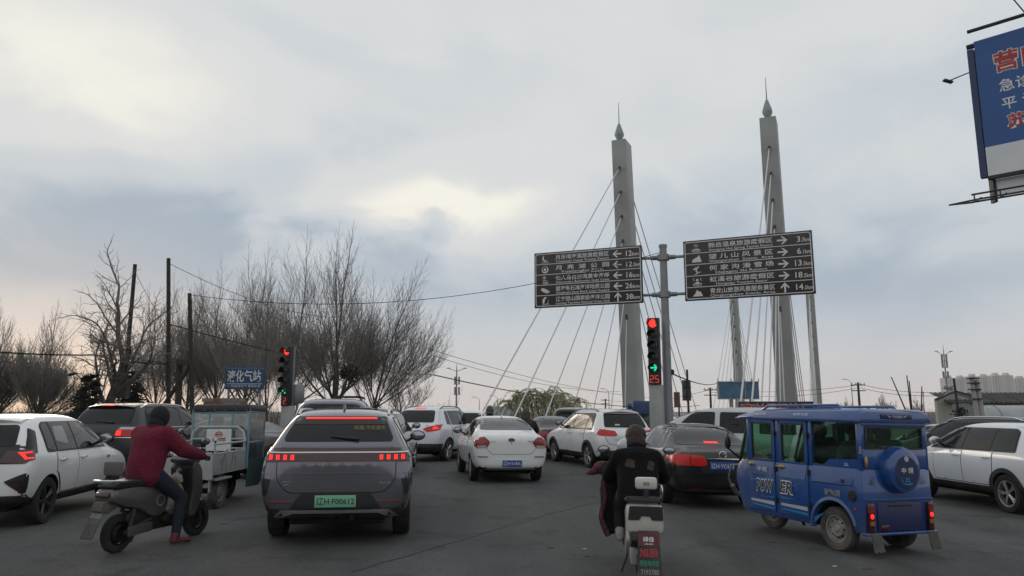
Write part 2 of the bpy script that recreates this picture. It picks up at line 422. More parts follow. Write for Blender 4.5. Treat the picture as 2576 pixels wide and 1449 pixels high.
# ---------------------------------------------------------------- cable-stayed bridge
HB = R(24); bf = Vector((math.sin(HB), math.cos(HB), 0)); br = Vector((math.cos(HB), -math.sin(HB), 0))
BL = Vector((17.0, 104, 0)); pyl_m = mat('painted pylon steel', (.30, .30, .295), .6, var=.06, vscale=.25, dirt=(.17, .165, .16), dscale=.22, damt=.65)
stay_m = mat('white cable sheath', (.52, .52, .52), .5); fin_m = mat('verdigris glazed cap', (.22, .26, .265), .4, .2, var=.2, vscale=1.2)
HT = at(1552, 360, 101).z
def pylon():
    root = thing('bridge_pylon', '', 'pylon', loc=BL, rz=0)
    M3 = Matrix((br, bf, Vector((0, 0, 1)))).transposed()
    mb = MB(); lean = -3.3
    w0, d0, w1, d1 = 1.15, 1.75, 1.02, 1.6
    vs_ = [M3 @ Vector((sx * w0, sy * d0, -.3)) for sx, sy in ((-1, -1), (1, -1), (1, 1), (-1, 1))] + [M3 @ Vector((sx * w1, sy * d1 + lean, HT - (0 if sy < 0 else 0))) for sx, sy in ((-1, -1), (1, -1), (1, 1), (-1, 1))]
    mb.add(vs_, [(3, 2, 1, 0), (4, 5, 6, 7), (0, 1, 5, 4), (1, 2, 6, 5), (2, 3, 7, 6), (3, 0, 4, 7)])
    sh = mb.build('shaft', pyl_m, root, bevel=.06)
    top = M3 @ Vector((0, lean, HT))
    for k in range(1, 9):                       # horizontal joints of the cladding
        z = HT * k / 9; q = z / HT; MB().box(M3 @ Vector((0, lean * q, z)), (2 * (w0 + (w1 - w0) * q) + .02, 2 * (d0 + (d1 - d0) * q) + .02, .05), M3).build('joint_band', mat('pylon joint', (.22, .22, .215), .7), sh)
    cpm = M3 @ Vector((0, lean - 1.0, HT))
    MB().lathe([(.34, 0), (.38, .15), (.68, .75), (.64, 1.1), (.18, 2.5), (.05, 2.65)], 8, 'z', cpm).build('finial', fin_m, root)
    MB().tube([cpm + Vector((0, 0, 2.5)), cpm + Vector((0, 0, 5.7))], [.07, .03], 6).build('antenna', dark_steel, root)
    sm = MB().tube([(0, 0, 0), (0, 0, .7)], .17, 8).mesh('anchor_socket'); sm.materials.append(dark_steel)
    for k in range(7):
        z = HT - 4.0 - 3.45 * k; q = z / HT; d = (49, 42, 34.5, 27, 19.5, 12, 5)[k]
        for sgn in (-1, 1):
            a = M3 @ Vector((0, lean * q + sgn * (d0 + (d1 - d0) * q), z)); e = M3 @ Vector((0, sgn * d, .5))
            MB().tube([a, e], .075, 6).build('stay_cable', stay_m, root)
            if sgn < 0:
                s_ = link('anchor_socket', sm, (), root); s_.location = a; s_.rotation_euler = (e - a).to_track_quat('Z', 'Y').to_euler()
    return root
pr = pylon(); pr['group'] = 'bridge pylons'
pr['label'] = 'tall grey bridge pylon with spire, rising behind the left brown sign'
for off, lab in ((br * 20.0, 'tallest grey bridge pylon with spire, rising behind the right brown sign'),
                 (bf * 115, 'small far bridge pylon seen left below the right brown sign'),
                 (br * 20.0 + bf * 115, 'small far bridge pylon seen right below the right brown sign')):
    c = copy_tree(pr); c.location = BL + off; c['label'] = lab
deck = MB(); Mk = Matrix((br, bf, Vector((0, 0, 1)))).transposed()
deck.box(BL + br * 10 + bf * 60, (21.6, 232, .5), Mk)
o = deck.build('bridge_deck', concrete, bevel=.05); o['kind'] = 'structure'
rail = thing('bridge_railing', 'low white railing along the left edge of the far bridge deck', 'railing', loc=BL + bf * -30 - br * .6)
rm_ = mat('white railing paint', (.5, .5, .5), .6)
for h_ in (.75, 1.0, 1.2): MB().tube([Vector((0, 0, h_)), bf * 120 + Vector((0, 0, h_))], .03, 5).build('rail', rm_, rail)
pm_ = MB().box((0, 0, .7), (.1, .1, 1.1)).mesh('post', False); pm_.materials.append(rm_)
for k in range(49):
    q = link('post', pm_, (), rail); q.location = bf * (2.5 * k)

# ---------------------------------------------------------------- direction signs
brown = mat('brown sign face', (.028, .016, .013), .45, var=.25, vscale=5, dirt=(.05, .04, .035), dscale=9, damt=.5)
signw = mat('faded white sign print', (.64, .64, .63), .55, var=.06, vscale=4)
def sign_panel(name, label, TL, TR, Hh, rows):
    U = (TR - TL); U.z = 0; W = U.length; U.normalize(); V = Vector((0, 0, 1)); N = U.cross(V)
    org = Vector((TL.x, TL.y, (TL.z + TR.z) / 2 - Hh))
    root = thing(name, label, 'road sign', loc=org)
    MB().prism([(0, 0), (W, 0), (W, Hh), (0, Hh)], (-N * .08, U, V), .08).build('panel', brown, root, bevel=.012, smooth=False)
    for k in range(3):
        MB().box(V * Hh * (.2 + .3 * k) + U * W / 2 - N * .12, (W * .98, .08, .08), Matrix((U, -N, V)).transposed()).build('back_rail', galv, root)
    e = .055; t2 = .032; bd = MB()
    def bar(x0, y0, x1, y1): bd.prism([(x0, y0), (x1, y0), (x1, y1), (x0, y1)], (N * .001, U, V), .006)
    c_ = .10
    bar(e + c_, e, W - e - c_, e + t2); bar(e + c_, Hh - e - t2, W - e - c_, Hh - e); bar(e, e + c_, e + t2, Hh - e - c_); bar(W - e - t2, e + c_, W - e, Hh - e - c_)
    for cx_, cy_, a0 in ((e + c_, e + c_, 180), (W - e - c_, e + c_, 270), (W - e - c_, Hh - e - c_, 0), (e + c_, Hh - e - c_, 90)):
        for k in range(4):
            a, b2 = R(a0 + 22.5 * k), R(a0 + 22.5 * k + 22.5)
            bd.prism([(cx_ + (c_ - t2) * math.cos(a), cy_ + (c_ - t2) * math.sin(a)), (cx_ + c_ * math.cos(a), cy_ + c_ * math.sin(a)), (cx_ + c_ * math.cos(b2), cy_ + c_ * math.sin(b2)), (cx_ + (c_ - t2) * math.cos(b2), cy_ + (c_ - t2) * math.sin(b2))], (N * .001, U, V), .006)
    bd.build('border', signw, root, smooth=False)
    rh = (Hh - 2 * e - t2) / 5
    for i, (ic, cn, en, arrow, big, small) in enumerate(rows):
        y0 = Hh - e - t2 - rh * (i + 1) + .008
        if i: MB().prism([(e + t2, y0 + rh), (W - e - t2, y0 + rh), (W - e - t2, y0 + rh + .026), (e + t2, y0 + rh + .026)], (N * .001, U, V), .006).build('divider', signw, root, smooth=False)
        text(cn, signw, root, U * W * .205 + V * (y0 + rh * .40), U, V, rh * .46, W * .50, bold=.012)
        we = W * (.50 if len(en) > 22 else .40)
        text(en, signw, root, U * (W * .455) + V * (y0 + rh * .13), U, V, rh * .20, we, 'CENTER', bold=.012)
        ac = U * W * .778 + V * (y0 + rh * .52); s_ = rh * .42
        A = {'l': (-1, 0), 'r': (1, 0), 'u': (0, 1)}[arrow]; ax, ay = A
        P = [(s_, 0), (s_ * .1, s_ * .78), (-s_ * .25, s_ * .78), (s_ * .32, s_ * .17), (-s_, s_ * .17), (-s_, -s_ * .17), (s_ * .32, -s_ * .17), (-s_ * .25, -s_ * .78), (s_ * .1, -s_ * .78)]
        MB().prism([(p[0] * ax - p[1] * ay, p[0] * ay + p[1] * ax) for p in P], (ac + N * .001, U, V), .006).build('arrow', signw, root, smooth=False)
        nb = len(big); wb = W * (.028 * nb + .002)
        text(big, signw, root, U * (W * .912) + V * (y0 + rh * .26), U, V, rh * .50, None, 'RIGHT', bold=.012)
        text(small, signw, root, U * (W * .916) + V * (y0 + rh * .26), U, V, rh * .34, W * (.056 if len(small) < 3 else .066), bold=.01)
        io = U * W * .105 + V * (y0 + rh * .5) + N * .001; r_ = rh * .40; im = MB()
        def poly(pts): im.prism([(p[0] * r_, p[1] * r_) for p in pts], (io, U, V), .006)
        def disc(cx_, cy_, rr, n=14): poly([(cx_ + rr * math.cos(2 * math.pi * k / n), cy_ + rr * math.sin(2 * math.pi * k / n)) for k in range(n)])
        def stroke(pts, w):
            for p, q in zip(pts, pts[1:]):
                dx_, dy_ = q[0] - p[0], q[1] - p[1]; l_ = math.hypot(dx_, dy_) or 1; nx, ny = -dy_ / l_ * w, dx_ / l_ * w
                poly([(p[0] + nx, p[1] + ny), (p[0] - nx, p[1] - ny), (q[0] - nx, q[1] - ny), (q[0] + nx, q[1] + ny)])
        wave = lambda x0, x1, y, a_: [(x0 + (x1 - x0) * k / 12, y + a_ * math.sin(k * math.pi / 2)) for k in range(13)]
        if ic == 'moon':
            n = 12; out_ = [(.1 + .8 * math.cos(R(130 + 200 * k / n)), .25 + .8 * math.sin(R(130 + 200 * k / n))) for k in range(n + 1)]
            inn = [(.38 + .72 * math.cos(R(140 + 180 * k / n)), .42 + .72 * math.sin(R(140 + 180 * k / n))) for k in range(n, -1, -1)]
            for k in range(n): poly([out_[k], out_[k + 1], inn[n - k - 1], inn[n - k]])
            stroke(wave(-.9, 1, -.8, .07), .06)
        elif ic == 'ring':
            n = 20
            for k in range(n):
                a, b2 = 2 * math.pi * k / n, 2 * math.pi * (k + 1) / n; ri = lambda q: .62 + .16 * math.cos(q - 2)
                poly([(.85 * math.cos(a), .85 * math.sin(a)), (.85 * math.cos(b2), .85 * math.sin(b2)), (ri(b2) * math.cos(b2), ri(b2) * math.sin(b2)), (ri(a) * math.cos(a), ri(a) * math.sin(a))])
            disc(-.05, .05, .34)
        elif ic == 'sun':
            disc(-.2, .55, .24)
            for k in range(8): a = k * math.pi / 4; stroke([(-.2 + .32 * math.cos(a), .55 + .32 * math.sin(a)), (-.2 + .5 * math.cos(a), .55 + .5 * math.sin(a))], .04)
            for y_ in (-.15, -.5, -.85): stroke(wave(-.6, .75, y_, .08), .07)
        elif ic == 'rock':
            poly([(-1.1, .45), (-.5, .65), (.2, .3), (1.1, -.25), (.95, -.55), (.3, -.7), (-.5, -.35), (-1.0, .05)])
        elif ic == 'dolphin':
            poly([(-.5, -.9), (-.75, -.2), (-.6, .5), (-.1, .95), (.5, .8), (.05, .55), (-.15, .0), (-.3, -.6)]); stroke([(-.2, -.75), (.9, -.75)], .07); stroke([(.6, -.7), (.75, .2)], .05); poly([(-.8, -1), (-.1, -1), (-.45, -.8)])
        elif ic in ('spa', 'bath'):
            n = 18
            for k in range(n):
                a, b2 = 2 * math.pi * k / n, 2 * math.pi * (k + 1) / n
                poly([(1.0 * math.cos(a), -.6 + .36 * math.sin(a)), (1.0 * math.cos(b2), -.6 + .36 * math.sin(b2)), (.84 * math.cos(b2), -.6 + .25 * math.sin(b2)), (.84 * math.cos(a), -.6 + .25 * math.sin(a))])
            for x_ in ((-.3, 0, .3) if ic == 'spa' else (-.75, .75)): stroke([(x_ + .1 * math.sin(k), .15 + .2 * k * .55) for k in range(7)], .05)
            if ic == 'spa':
                for x_ in (-.4, 0, .4): disc(x_, -.3, .15); poly([(x_ - .2, -.65), (x_ + .2, -.65), (x_ + .1, -.42), (x_ - .1, -.42)])
            else: disc(0, .35, .28); poly([(-.5, -.6), (.5, -.6), (.38, -.05), (-.38, -.05)])
        elif ic == 'ski':
            disc(.35, .75, .16); stroke([(-.8, .2), (-.1, .6), (.25, .5)], .12); stroke([(.1, .5), (-.3, 0), (.15, -.3), (-.1, -.8)], .13); stroke([(-.6, -.95), (.9, -.35)], .05)
        elif ic == 'crag':
            poly([(-1, -.7), (-.8, -.1), (-.3, .2), (.2, .4), (.6, .9), (.85, .2), (1.1, -.7)])
        else:
            poly([(-1.1, -.7), (-.5, -.05), (-.1, .75), (.25, .25), (.55, .4), (1.1, -.7)])
        im.build('pictogram', signw, root, smooth=False)
    return root, org, U, W
SL = sign_panel('direction_sign', 'brown sign with left arrows and bay pictograms, left of the signpost', at(1344, 635, 31.0), at(1614, 619, 29.35), 2.37, [
    ('moon', '月牙湾海滨旅游度假区', 'Yueyawan Coast Tourist Resort', 'l', '12', 'km'), ('ring', '月  亮  湖  公  园', 'Yuelianghu Park', 'l', '12', '.5km'),
    ('sun', '仙人岛白沙湾黄金海岸', 'Xianrendao Baishawan Gold Coast', 'l', '16', 'km'), ('rock', '望海龟石滩海洋地质公园', 'Wanghaigui Stone Beach Coast Geopark', 'l', '26', 'km'),
    ('dolphin', '辽宁团山国家级海洋公园', 'Liaoning Tuanshan National Ocean Park', 'u', '38', 'km')])
SR = sign_panel('direction_sign', 'brown sign with right arrows and hot spring pictograms, right of the signpost', at(1718, 609, 29.0), at(2042, 577, 27.05), 2.42, [
    ('spa', '熊岳温泉旅游度假区', 'Xiongyue Hot Spring Tourist Resort', 'r', '3', '.7km'), ('crag', '望 儿 山 风 景 区', 'Wangershan  Scenic  Area', 'r', '6', '.1km'),
    ('ski', '何 家 沟 滑 雪 场', 'Hejiagou Ski Resort', 'r', '13', '.3km'), ('bath', '虹溪谷旅游度假区', 'Hongxigu Tourism Resor', 'r', '18', '.5km'),
    ('peak', '青龙山旅游风景服务景区', 'Qinglongshan Scenic Area', 'u', '14', '.5km')])
pp = at(1668, 640, 29.35); px_, py_ = pp.x, pp.y; pz = gz(px_, py_); ptop = at(1667, 622, 29.35).z
post = thing('sign_post', 'tall round grey steel post carrying the two brown signs', 'post', loc=(px_, py_, pz))
MB().tube([(0, 0, 0), (0, 0, ptop - pz)], [.19, .15], 20).build('pole', galv, post)
MB().lathe([(.0, .12), (.17, .1), (.175, 0), (.155, -.02)], 20, 'z', (0, 0, ptop - pz)).build('cap', galv, post)
MB().box((0, 0, .02), (.6, .6, .04)).build('base_plate', galv, post)
for yy in (648, 741):
    z = at(1668, yy, 29.35).z - pz
    MB().lathe([(.17, -.14), (.24, -.12), (.24, .12), (.17, .14)], 16, 'z', (0, 0, z)).build('collar', galv, post)
    for (S, sgn) in ((SL, 1), (SR, -1)):
        root, org, U, W = S
        tgt = (org + U * (W * (.92 if sgn > 0 else .08))) - Vector((px_, py_, pz)); tgt.z = z; tgt += Vector((.0, .14, 0))
        d = tgt.normalized(); d.z = 0
        a = Vector((0, 0, z)); dd = (tgt - a).normalized()
        MB().tube([a, a + dd * .2, a + dd * .5], [.13, .10, .09], 12).build('bracket', galv, post)
        MB().tube([a + dd * .3, tgt], .06, 10).build('arm', galv, post)
        MB().box(a + dd * .36, (.08, .34, .06), dd.to_track_quat('X', 'Z').to_matrix()).build('flange', galv, post)
cb = thing('camera_unit', 'small surveillance camera on the right of the sign post', 'camera', loc=at(1690, 936, 29.35))
MB().tube([(-.35, 0, .08), (-.05, 0, .05)], .02, 6).build('arm', dark_steel, cb); MB().lathe([(0, .12), (.1, .08), (.1, -.03), (.07, -.10), (0, -.13)], 12, 'z').build('dome', plastic, cb)

# ---------------------------------------------------------------- traffic lights
sig_black = mat('signal housing black', (.010, .010, .011), .5); lens_off = mat('unlit signal lens', (.018, .018, .018), .3, var=.3, vscale=40)
led_red = mat('red signal light', (.3, .01, .01), .4, emit=(1, .045, .03), estr=1.3); led_green = mat('green signal arrow', (.0, .2, .12), .4, emit=(.02, .95, .48), estr=.75)
led_num = mat('red countdown digits', (.3, .02, .02), .4, emit=(1, .06, .05), estr=.6)
post_m = mat('pale signal column', (.33, .34, .325), .6, var=.08, dirt=(.2, .2, .19), dscale=1.2, damt=.4)
def traffic_light(label, px, ytop, ybot, Y, face, digits):
    p = at(px, ybot, Y); zt = at(px, ytop, Y).z; zb = p.z; g = gz(p.x, Y)
    root = thing('traffic_light', label, 'traffic light', loc=(p.x, Y, g), rz=math.atan2(face[1], face[0]), group='traffic lights')
    h = (zt - zb) / 6; z0 = zb - g
    MB().box((-.04, 0, z0 / 2), (.34, .50, z0)).build('column', post_m, root, bevel=.01)
    MB().box((-.1, -.03, z0 + h * 3), (.12, .40, h * 6)).build('backplate', galv, root)
    MB().box((.08, 0, z0 + h * 3), (.22, .46, h * 6)).build('housing', sig_black, root, bevel=.02)
    vm = MB().lathe([(h * .43, .0), (h * .43, .26), (h * .41, .26), (h * .41, .0)], 16, 'x', (.19, 0, 0), a0=R(-20), a1=R(200)).mesh('visor')
    vm.materials.append(sig_black)
    lm = MB().lathe([(h * .38, 0), (h * .3, .02), (0, .03)], 20, 'x').mesh('lens'); lm.materials.append(lens_off)
    lr = lm.copy(); lr.materials.clear(); lr.materials.append(led_red)
    for k in range(5):
        zc = z0 + h * (5.5 - k)
        v = link('visor', vm, (), root); v.location.z = zc
        l = link('lens', lr if k == 0 else lm, (), root); l.location = (.192, 0, zc)
    zc = z0 + h * 1.5; s_ = h * .3; am = MB()
    def st(pts, w):
        for (a, b2), (c2, d2) in zip(pts, pts[1:]):
            l_ = math.hypot(c2 - a, d2 - b2); nx, nz = -(d2 - b2) / l_ * w, (c2 - a) / l_ * w
            am.prism([(a + nx, b2 + nz), (a - nx, b2 - nz), (c2 - nx, d2 - nz), (c2 + nx, d2 + nz)], ((.228, 0, zc), (0, 1, 0), (0, 0, 1)), .008)
    st([(-s_, 0), (s_ * .7, 0)], .030); st([(s_ * .1, s_ * .95), (s_ * .95, 0)], .028); st([(s_ * .95, 0), (s_ * .1, -s_ * .95)], .028)
    am.build('green_arrow', led_green, root, smooth=False)
    zc = z0 + h * .5; dm = MB(); w_ = h * .145; seg = {'2': 'abged', '5': 'afgcd'}
    for i, ch in enumerate(digits):
        y0 = (i - (len(digits) - 1) / 2) * h * .47
        S = {'a': ((-w_, 2 * w_), (w_, 2 * w_)), 'b': ((w_, 2 * w_), (w_, 0)), 'c': ((w_, 0), (w_, -2 * w_)), 'd': ((-w_, -2 * w_), (w_, -2 * w_)), 'e': ((-w_, 0), (-w_, -2 * w_)), 'f': ((-w_, 2 * w_), (-w_, 0)), 'g': ((-w_, 0), (w_, 0))}
        for q in seg[ch]:
            (a, b2), (c2, d2) = S[q]; cx_, cz_ = (a + c2) / 2, (b2 + d2) / 2
            dm.box((.196, y0 + cx_, zc + cz_), (.008, abs(c2 - a) * .8 + .022, abs(d2 - b2) * .8 + .022))
    dm.build('countdown_digits', led_num, root, smooth=False)
    MB().box((.193, 0, zc), (.006, .42, h * .92)).build('countdown_panel', sig_black, root)
    return root
traffic_light('traffic light showing red and 25 beside the sign post', 1650, 801, 968, 29.0, (-.44, -.9), '25')
traffic_light('traffic light showing red and 2 among the bare trees', 723, 872, 1021, 33.0, (-.50, -.87), '2')
traf = thing('speaker_horn', 'round grey cabinet fixed on the right of the left traffic light', 'cabinet', loc=at(749, 990, 33.3))
MB().lathe([(0, .42), (.26, .40), (.3, .3), (.3, -.35), (.22, -.45), (0, -.46)], 12, 'z').build('body', galv, traf); MB().box((-.3, 0, .1), (.3, .06, .06)).build('bracket', galv, traf); MB().box((0, 0, -2.0), (.08, .08, 3.1)).build('mast', galv, traf)

# ---------------------------------------------------------------- big billboard, upper right
bbu = Vector((.72, -.694, 0)); V = Vector((0, 0, 1)); bbn = bbu.cross(V)
tl = at(2450, 108, 33); bl_ = at(2485, 447, 33); hB = tl.z - bl_.z
bborg = Vector((tl.x, tl.y, bl_.z)); wB = 13.0
bb = thing('billboard', 'huge blue and white hospital billboard with red and white characters, upper right', 'billboard', loc=bborg)
bblue = mat('billboard blue vinyl', (.018, .085, .27), .5, var=.08, vscale=.6); bwhite = mat('billboard pale vinyl', (.66, .68, .69), .6, var=.06, vscale=.8)
def bpan(x0, z0, x1, z1, d, m_, nm, n0=0.0): return MB().prism([(x0, z0), (x1, z0), (x1, z1), (x0, z1)], (bbn * n0, bbu, V), d).build(nm, m_, bb, smooth=False)
zb = hB * .215
for k in range(5): bpan(k * wB / 5 + .01, zb, (k + 1) * wB / 5 - .01, hB, .12, bblue, 'blue_sheet')
for k in range(5): bpan(k * wB / 5 + .01, 0.02, (k + 1) * wB / 5 - .01, zb - .01, .11, bwhite, 'white_sheet')
bpan(0, -.9, wB, -.12, .10, bwhite, 'lower_sheet', -.2)
bpan(-.32, .05, -.05, hB - .3, .3, mat('billboard edge', (.03, .05, .12), .6), 'side_flange', -.25)
bpan(0, 0, wB, hB, .5, dark_steel, 'frame_box', -.52)
MB().tube([bbn * .4 - bbu * .15 + V * (hB + .45), bbn * .4 + bbu * wB + V * (hB + .45)], .09, 8).build('top_rail', dark_steel, bb)
MB().tube([bbn * -.2 - bbu * .35 + V * (hB - .05), bbn * -.2 + V * (hB - .05)], .13, 8).build('end_stub', dark_steel, bb)
MB().box(bbu * wB / 2 + V * -.06 + bbn * .12, (wB, .3, .14), Matrix((bbu, -bbn, V)).transposed()).build('lower_beam', dark_steel, bb)
walk = MB()
for off, z_ in ((.3, -1.0), (1.3, -1.35), (1.3, -1.0)): walk.tube([bbn * off - bbu * .5 + V * z_, bbn * off + bbu * wB + V * z_], .045, 6)
for k in range(14):
    q = bbu * (k * 1.0 - .4); walk.tube([q + bbn * -.1 + V * -.85, q + bbn * 1.32 + V * -1.36], .04, 6); walk.tube([q + bbn * 1.3 + V * -1.36, q + bbn * 1.3 + V * -1.0], .03, 6)
walk.tube([bbn * .3 - bbu * .5 + V * -1.0, bbn * .9 - bbu * 1.5 + V * -1.2, bbn * 1.3 - bbu * .5 + V * -1.36], .045, 6)
walk.build('catwalk', dark_steel, bb)
MB().box(bbu * .1 + V * -.6 + bbn * -.1, (.14, .3, 1.2)).build('hanger', dark_steel, bb)
for q, e in ((bbu * 2.2 + V * (hB + .45) + bbn * .4, Vector((-.9, -.2, 1.0))), (V * (hB - 1.4) - bbu * .3, Vector((-1.15, -.1, -.5)))):
    MB().tube([q, q + e], .03, 6).build('lamp_arm', dark_steel, bb); MB().box(q + e, (.42, .2, .08), Matrix.Rotation(.3, 3, 'Y')).build('floodlight', dark_steel, bb)
for (s_, x, z, h, m_, b2) in (('营口', .72, .725, .15, 'r', .03), ('急诊4', .82, .58, .09, 'w', .008), ('平 诊', .85, .45, .088, 'w', .008), ('苏家', 1.0, .31, .105, 'r', .03)):
    if m_ == 'r': text(s_, white_txt, bb, bbu * (x - .03) + V * (hB * z - .03) + bbn * .124, bbu, V, hB * h + .06, bold=.055, depth=0)
    text(s_, red_txt if m_ == 'r' else white_txt, bb, bbu * x + V * hB * z + bbn * .128, bbu, V, hB * h, bold=.022 if m_ == 'r' else b2, depth=0)
MB().tube([bbu * 7 - bbn * .8 + V * (-bborg.z - .3), bbu * 7 - bbn * .8 + V * hB * .8], .45, 16).build('column', dark_steel, bb)

# ================================================================ VEGETATION
def grow(mbs, p, d, L, r, lvl, P, rg):
    n = P['seg'][lvl]; pts = [p.copy()]; rs = [r]; dirs = [d.copy()]; last = lvl == P['max']
    rt = P['tip'] if last else max(r * P['taper'], P['tip'])
    for i in range(n):
        w = P['wig'][lvl]
        d = (d + Vector((rg.uniform(-w, w), rg.uniform(-w, w), rg.uniform(-w, w))) + Vector((0, 0, P['up'][lvl])) + P.get('wind', Vector())).normalized()
        p = p + d * (L / n); pts.append(p.copy()); rs.append(r + (rt - r) * (i + 1) / n); dirs.append(d.copy())
    if mbs is None: P['zmax'] = max(P.get('zmax', 0), p.z)
    else: (mbs[0] if lvl <= P.get('trunk_lvl', 0) else mbs[1]).tube(pts, rs, (9, 6, 4, 3, 3, 3)[lvl], cap=False)
    if last: return
    k = P['kids'][lvl]; k = max(1, int(round(k * rg.uniform(.8, 1.2))))
    a0 = rg.uniform(0, 6.28)
    for j in range(k):
        f = P['from'][lvl] + (1 - P['from'][lvl]) * ((j + rg.random()) / k); x = f * n; i = min(int(x), n - 1)
        q = pts[i].lerp(pts[i + 1], x - i); dd = dirs[i + 1]
        ax = dd.cross(Vector((math.cos(a0 + j * 2.4), math.sin(a0 + j * 2.4), .15)))
        if ax.length < .01: ax = Vector((1, 0, 0))
        ax.normalize(); ang = R(P['ang'][lvl] * rg.uniform(.7, 1.25))
        nd = Matrix.Rotation(ang, 3, ax) @ dd
        rr = max(P['tip'], (rs[i] + (rs[i + 1] - rs[i]) * (x - i)) * P['rr'][lvl])
        grow(mbs, q, nd, L * P['len'][lvl] * rg.uniform(.75, 1.2) * (1.15 - .45 * f), rr, lvl + 1, P, rg)
    if P.get('lead', True): grow(mbs, p, d, L * P['len'][lvl] * 1.0, rt, lvl + 1, P, rg)
VASE = dict(max=4, seg=(4, 6, 5, 4, 3), wig=(.06, .07, .09, .10, .11), up=(.03, .065, .15, .18, .13), kids=(7, 10, 8, 5), ang=(46, 34, 34, 34), len=(2.2, .52, .52, .52), rr=(.50, .42, .5, .6), taper=.45, tip=.0065, trunk_lvl=1)
VASE['from'] = (.55, .18, .15, .15)
DEAD = dict(max=4, seg=(6, 6, 5, 4, 3), wig=(.12, .28, .32, .36, .4), up=(.02, .06, .07, .05, .03), kids=(5, 5, 5, 4), ang=(48, 45, 46, 48), len=(.85, .62, .56, .5), rr=(.52, .5, .5, .6), taper=.5, tip=.007, trunk_lvl=1)
DEAD['from'] = (.5, .25, .2, .2)
def bare_tree(name, label, X, Y, h, r, seed, base=VASE, group='bare roadside trees', **kw):
    P = dict(base); P.update(kw); rg = random.Random(seed)
    root = thing(name, label, 'tree', loc=(X, Y, .1), group=group)
    a, b = MB(), MB(); trunk = P.get('trunk', .22)
    P1 = dict(P); dr = P.get('dir', Vector((0, 0, 1)))
    grow(None, Vector((0, 0, -.15)), dr, h * trunk, r, 0, P1, rg); k = h / P1['zmax']
    grow((a, b), Vector((0, 0, -.15)), dr, h * trunk * k, r, 0, P1, random.Random(seed))
    wd = P.get('wide', 1)
    if wd != 1:
        for m_ in (a, b): m_.v = [(v[0] * wd, v[1] * wd, v[2]) for v in m_.v]
    a.build('trunk', bark, root, fix=False); b.build('crown', twig_m, root, fix=False, smooth=False)
    return root
def X_at(px, Y): return (px - CX) / FPX * Y / 1.012
def H_at(py, Y): return at(CX, py, Y).z
for (px, Y, ty, r, seed, lab, kw) in (
        (842, 44, 572, .26, 11, 'largest bare upswept tree, holding the dark bird nest', dict(kids=(10, 12, 8, 5), trunk=.11)),
        (938, 47, 668, .17, 12, 'bare tree right of the nest tree, its boughs sweeping right', dict(wind=Vector((.05, 0, 0)), trunk=.10, kids=(10, 12, 8, 5))),
        (672, 42, 700, .13, 13, 'slim bare tree just left of the left traffic light', dict(trunk=.18, kids=(6, 10, 8, 5))),
        (735, 52, 610, .2, 14, 'bare tree standing behind the left traffic light', dict(kids=(9, 11, 8, 5), trunk=.12)),
        (610, 50, 655, .2, 15, 'bare tree rising behind the blue gas sign', dict(kids=(9, 11, 8, 5), trunk=.12)),
        (545, 53, 680, .18, 16, 'bare tree left of the blue gas sign', dict(kids=(9, 11, 8, 5), trunk=.12)),
        (470, 55, 735, .17, 17, 'bare tree behind the short dark utility pole', dict(kids=(9, 11, 8, 5), trunk=.12)),
        (395, 55, 745, .17, 18, 'bare tree behind the tall dark utility pole', dict(kids=(8, 9, 7, 5), wide=.9, trunk=.12)),
        (1010, 60, 860, .12, 19, 'low bare tree at the right end of the left tree group', dict(kids=(6, 8, 6, 4), wide=1.2, trunk=.12)),
        (95, 46, 812, .2, 20, 'broad bare tree above the white hatchback, nearer the orange glow', dict(kids=(15, 13, 8, 5), wide=1.0, trunk=.09)),
        (-15, 47, 815, .2, 21, 'broad bare tree cut by the left edge of the view', dict(kids=(15, 13, 8, 5), wide=1.0, trunk=.09)),
        (2215, 130, 990, .16, 22, 'small bare tree on the horizon above the blue tricycle roof', dict(kids=(6, 7, 5, 3), tip=.012, wide=1.2, trunk=.15)),
        (2305, 150, 998, .16, 23, 'faint bare tree on the horizon left of the white shed', dict(kids=(6, 7, 5, 3), tip=.012, wide=1.2, trunk=.15)),
        (2125, 140, 1000, .14, 24, 'low bare bush on the horizon beside the far utility pole', dict(kids=(5, 6, 5, 3), tip=.012, wide=1.3, trunk=.12))):
    bare_tree('bare_tree', lab, X_at(px, Y), Y, H_at(ty, Y) * (1.2 if px < 120 else 1.1 if px < 800 else 1.04), r, seed, **kw)
dt = bare_tree('dead_tree', 'crooked dead tree with gnarled forked limbs beside the leaning pole', X_at(255, 33), 33, H_at(598, 33), .29, 41, DEAD, group=None, trunk=.36, dir=Vector((.18, 0, 1)), wide=.9, kids=(7, 6, 6, 4))
nest = MB(); rg = random.Random(3)
for k in range(140):
    c = Vector((rg.gauss(0, .26), rg.gauss(0, .26), rg.gauss(0, .2))); d = Vector((rg.uniform(-1, 1), rg.uniform(-1, 1), rg.uniform(-.5, .5))).normalized() * .35
    nest.tube([c - d, c + d], .022, 3, cap=False)
nest.ell((0, 0, 0), (.3, .3, .22), 8, 6)
o = nest.build('bird_nest', mat('nest sticks', (.03, .025, .02), .95), fix=False); o.location = at(878, 940, 43.4); tag(o, 'dark ball of sticks, a bird nest in the largest bare tree', 'nest')
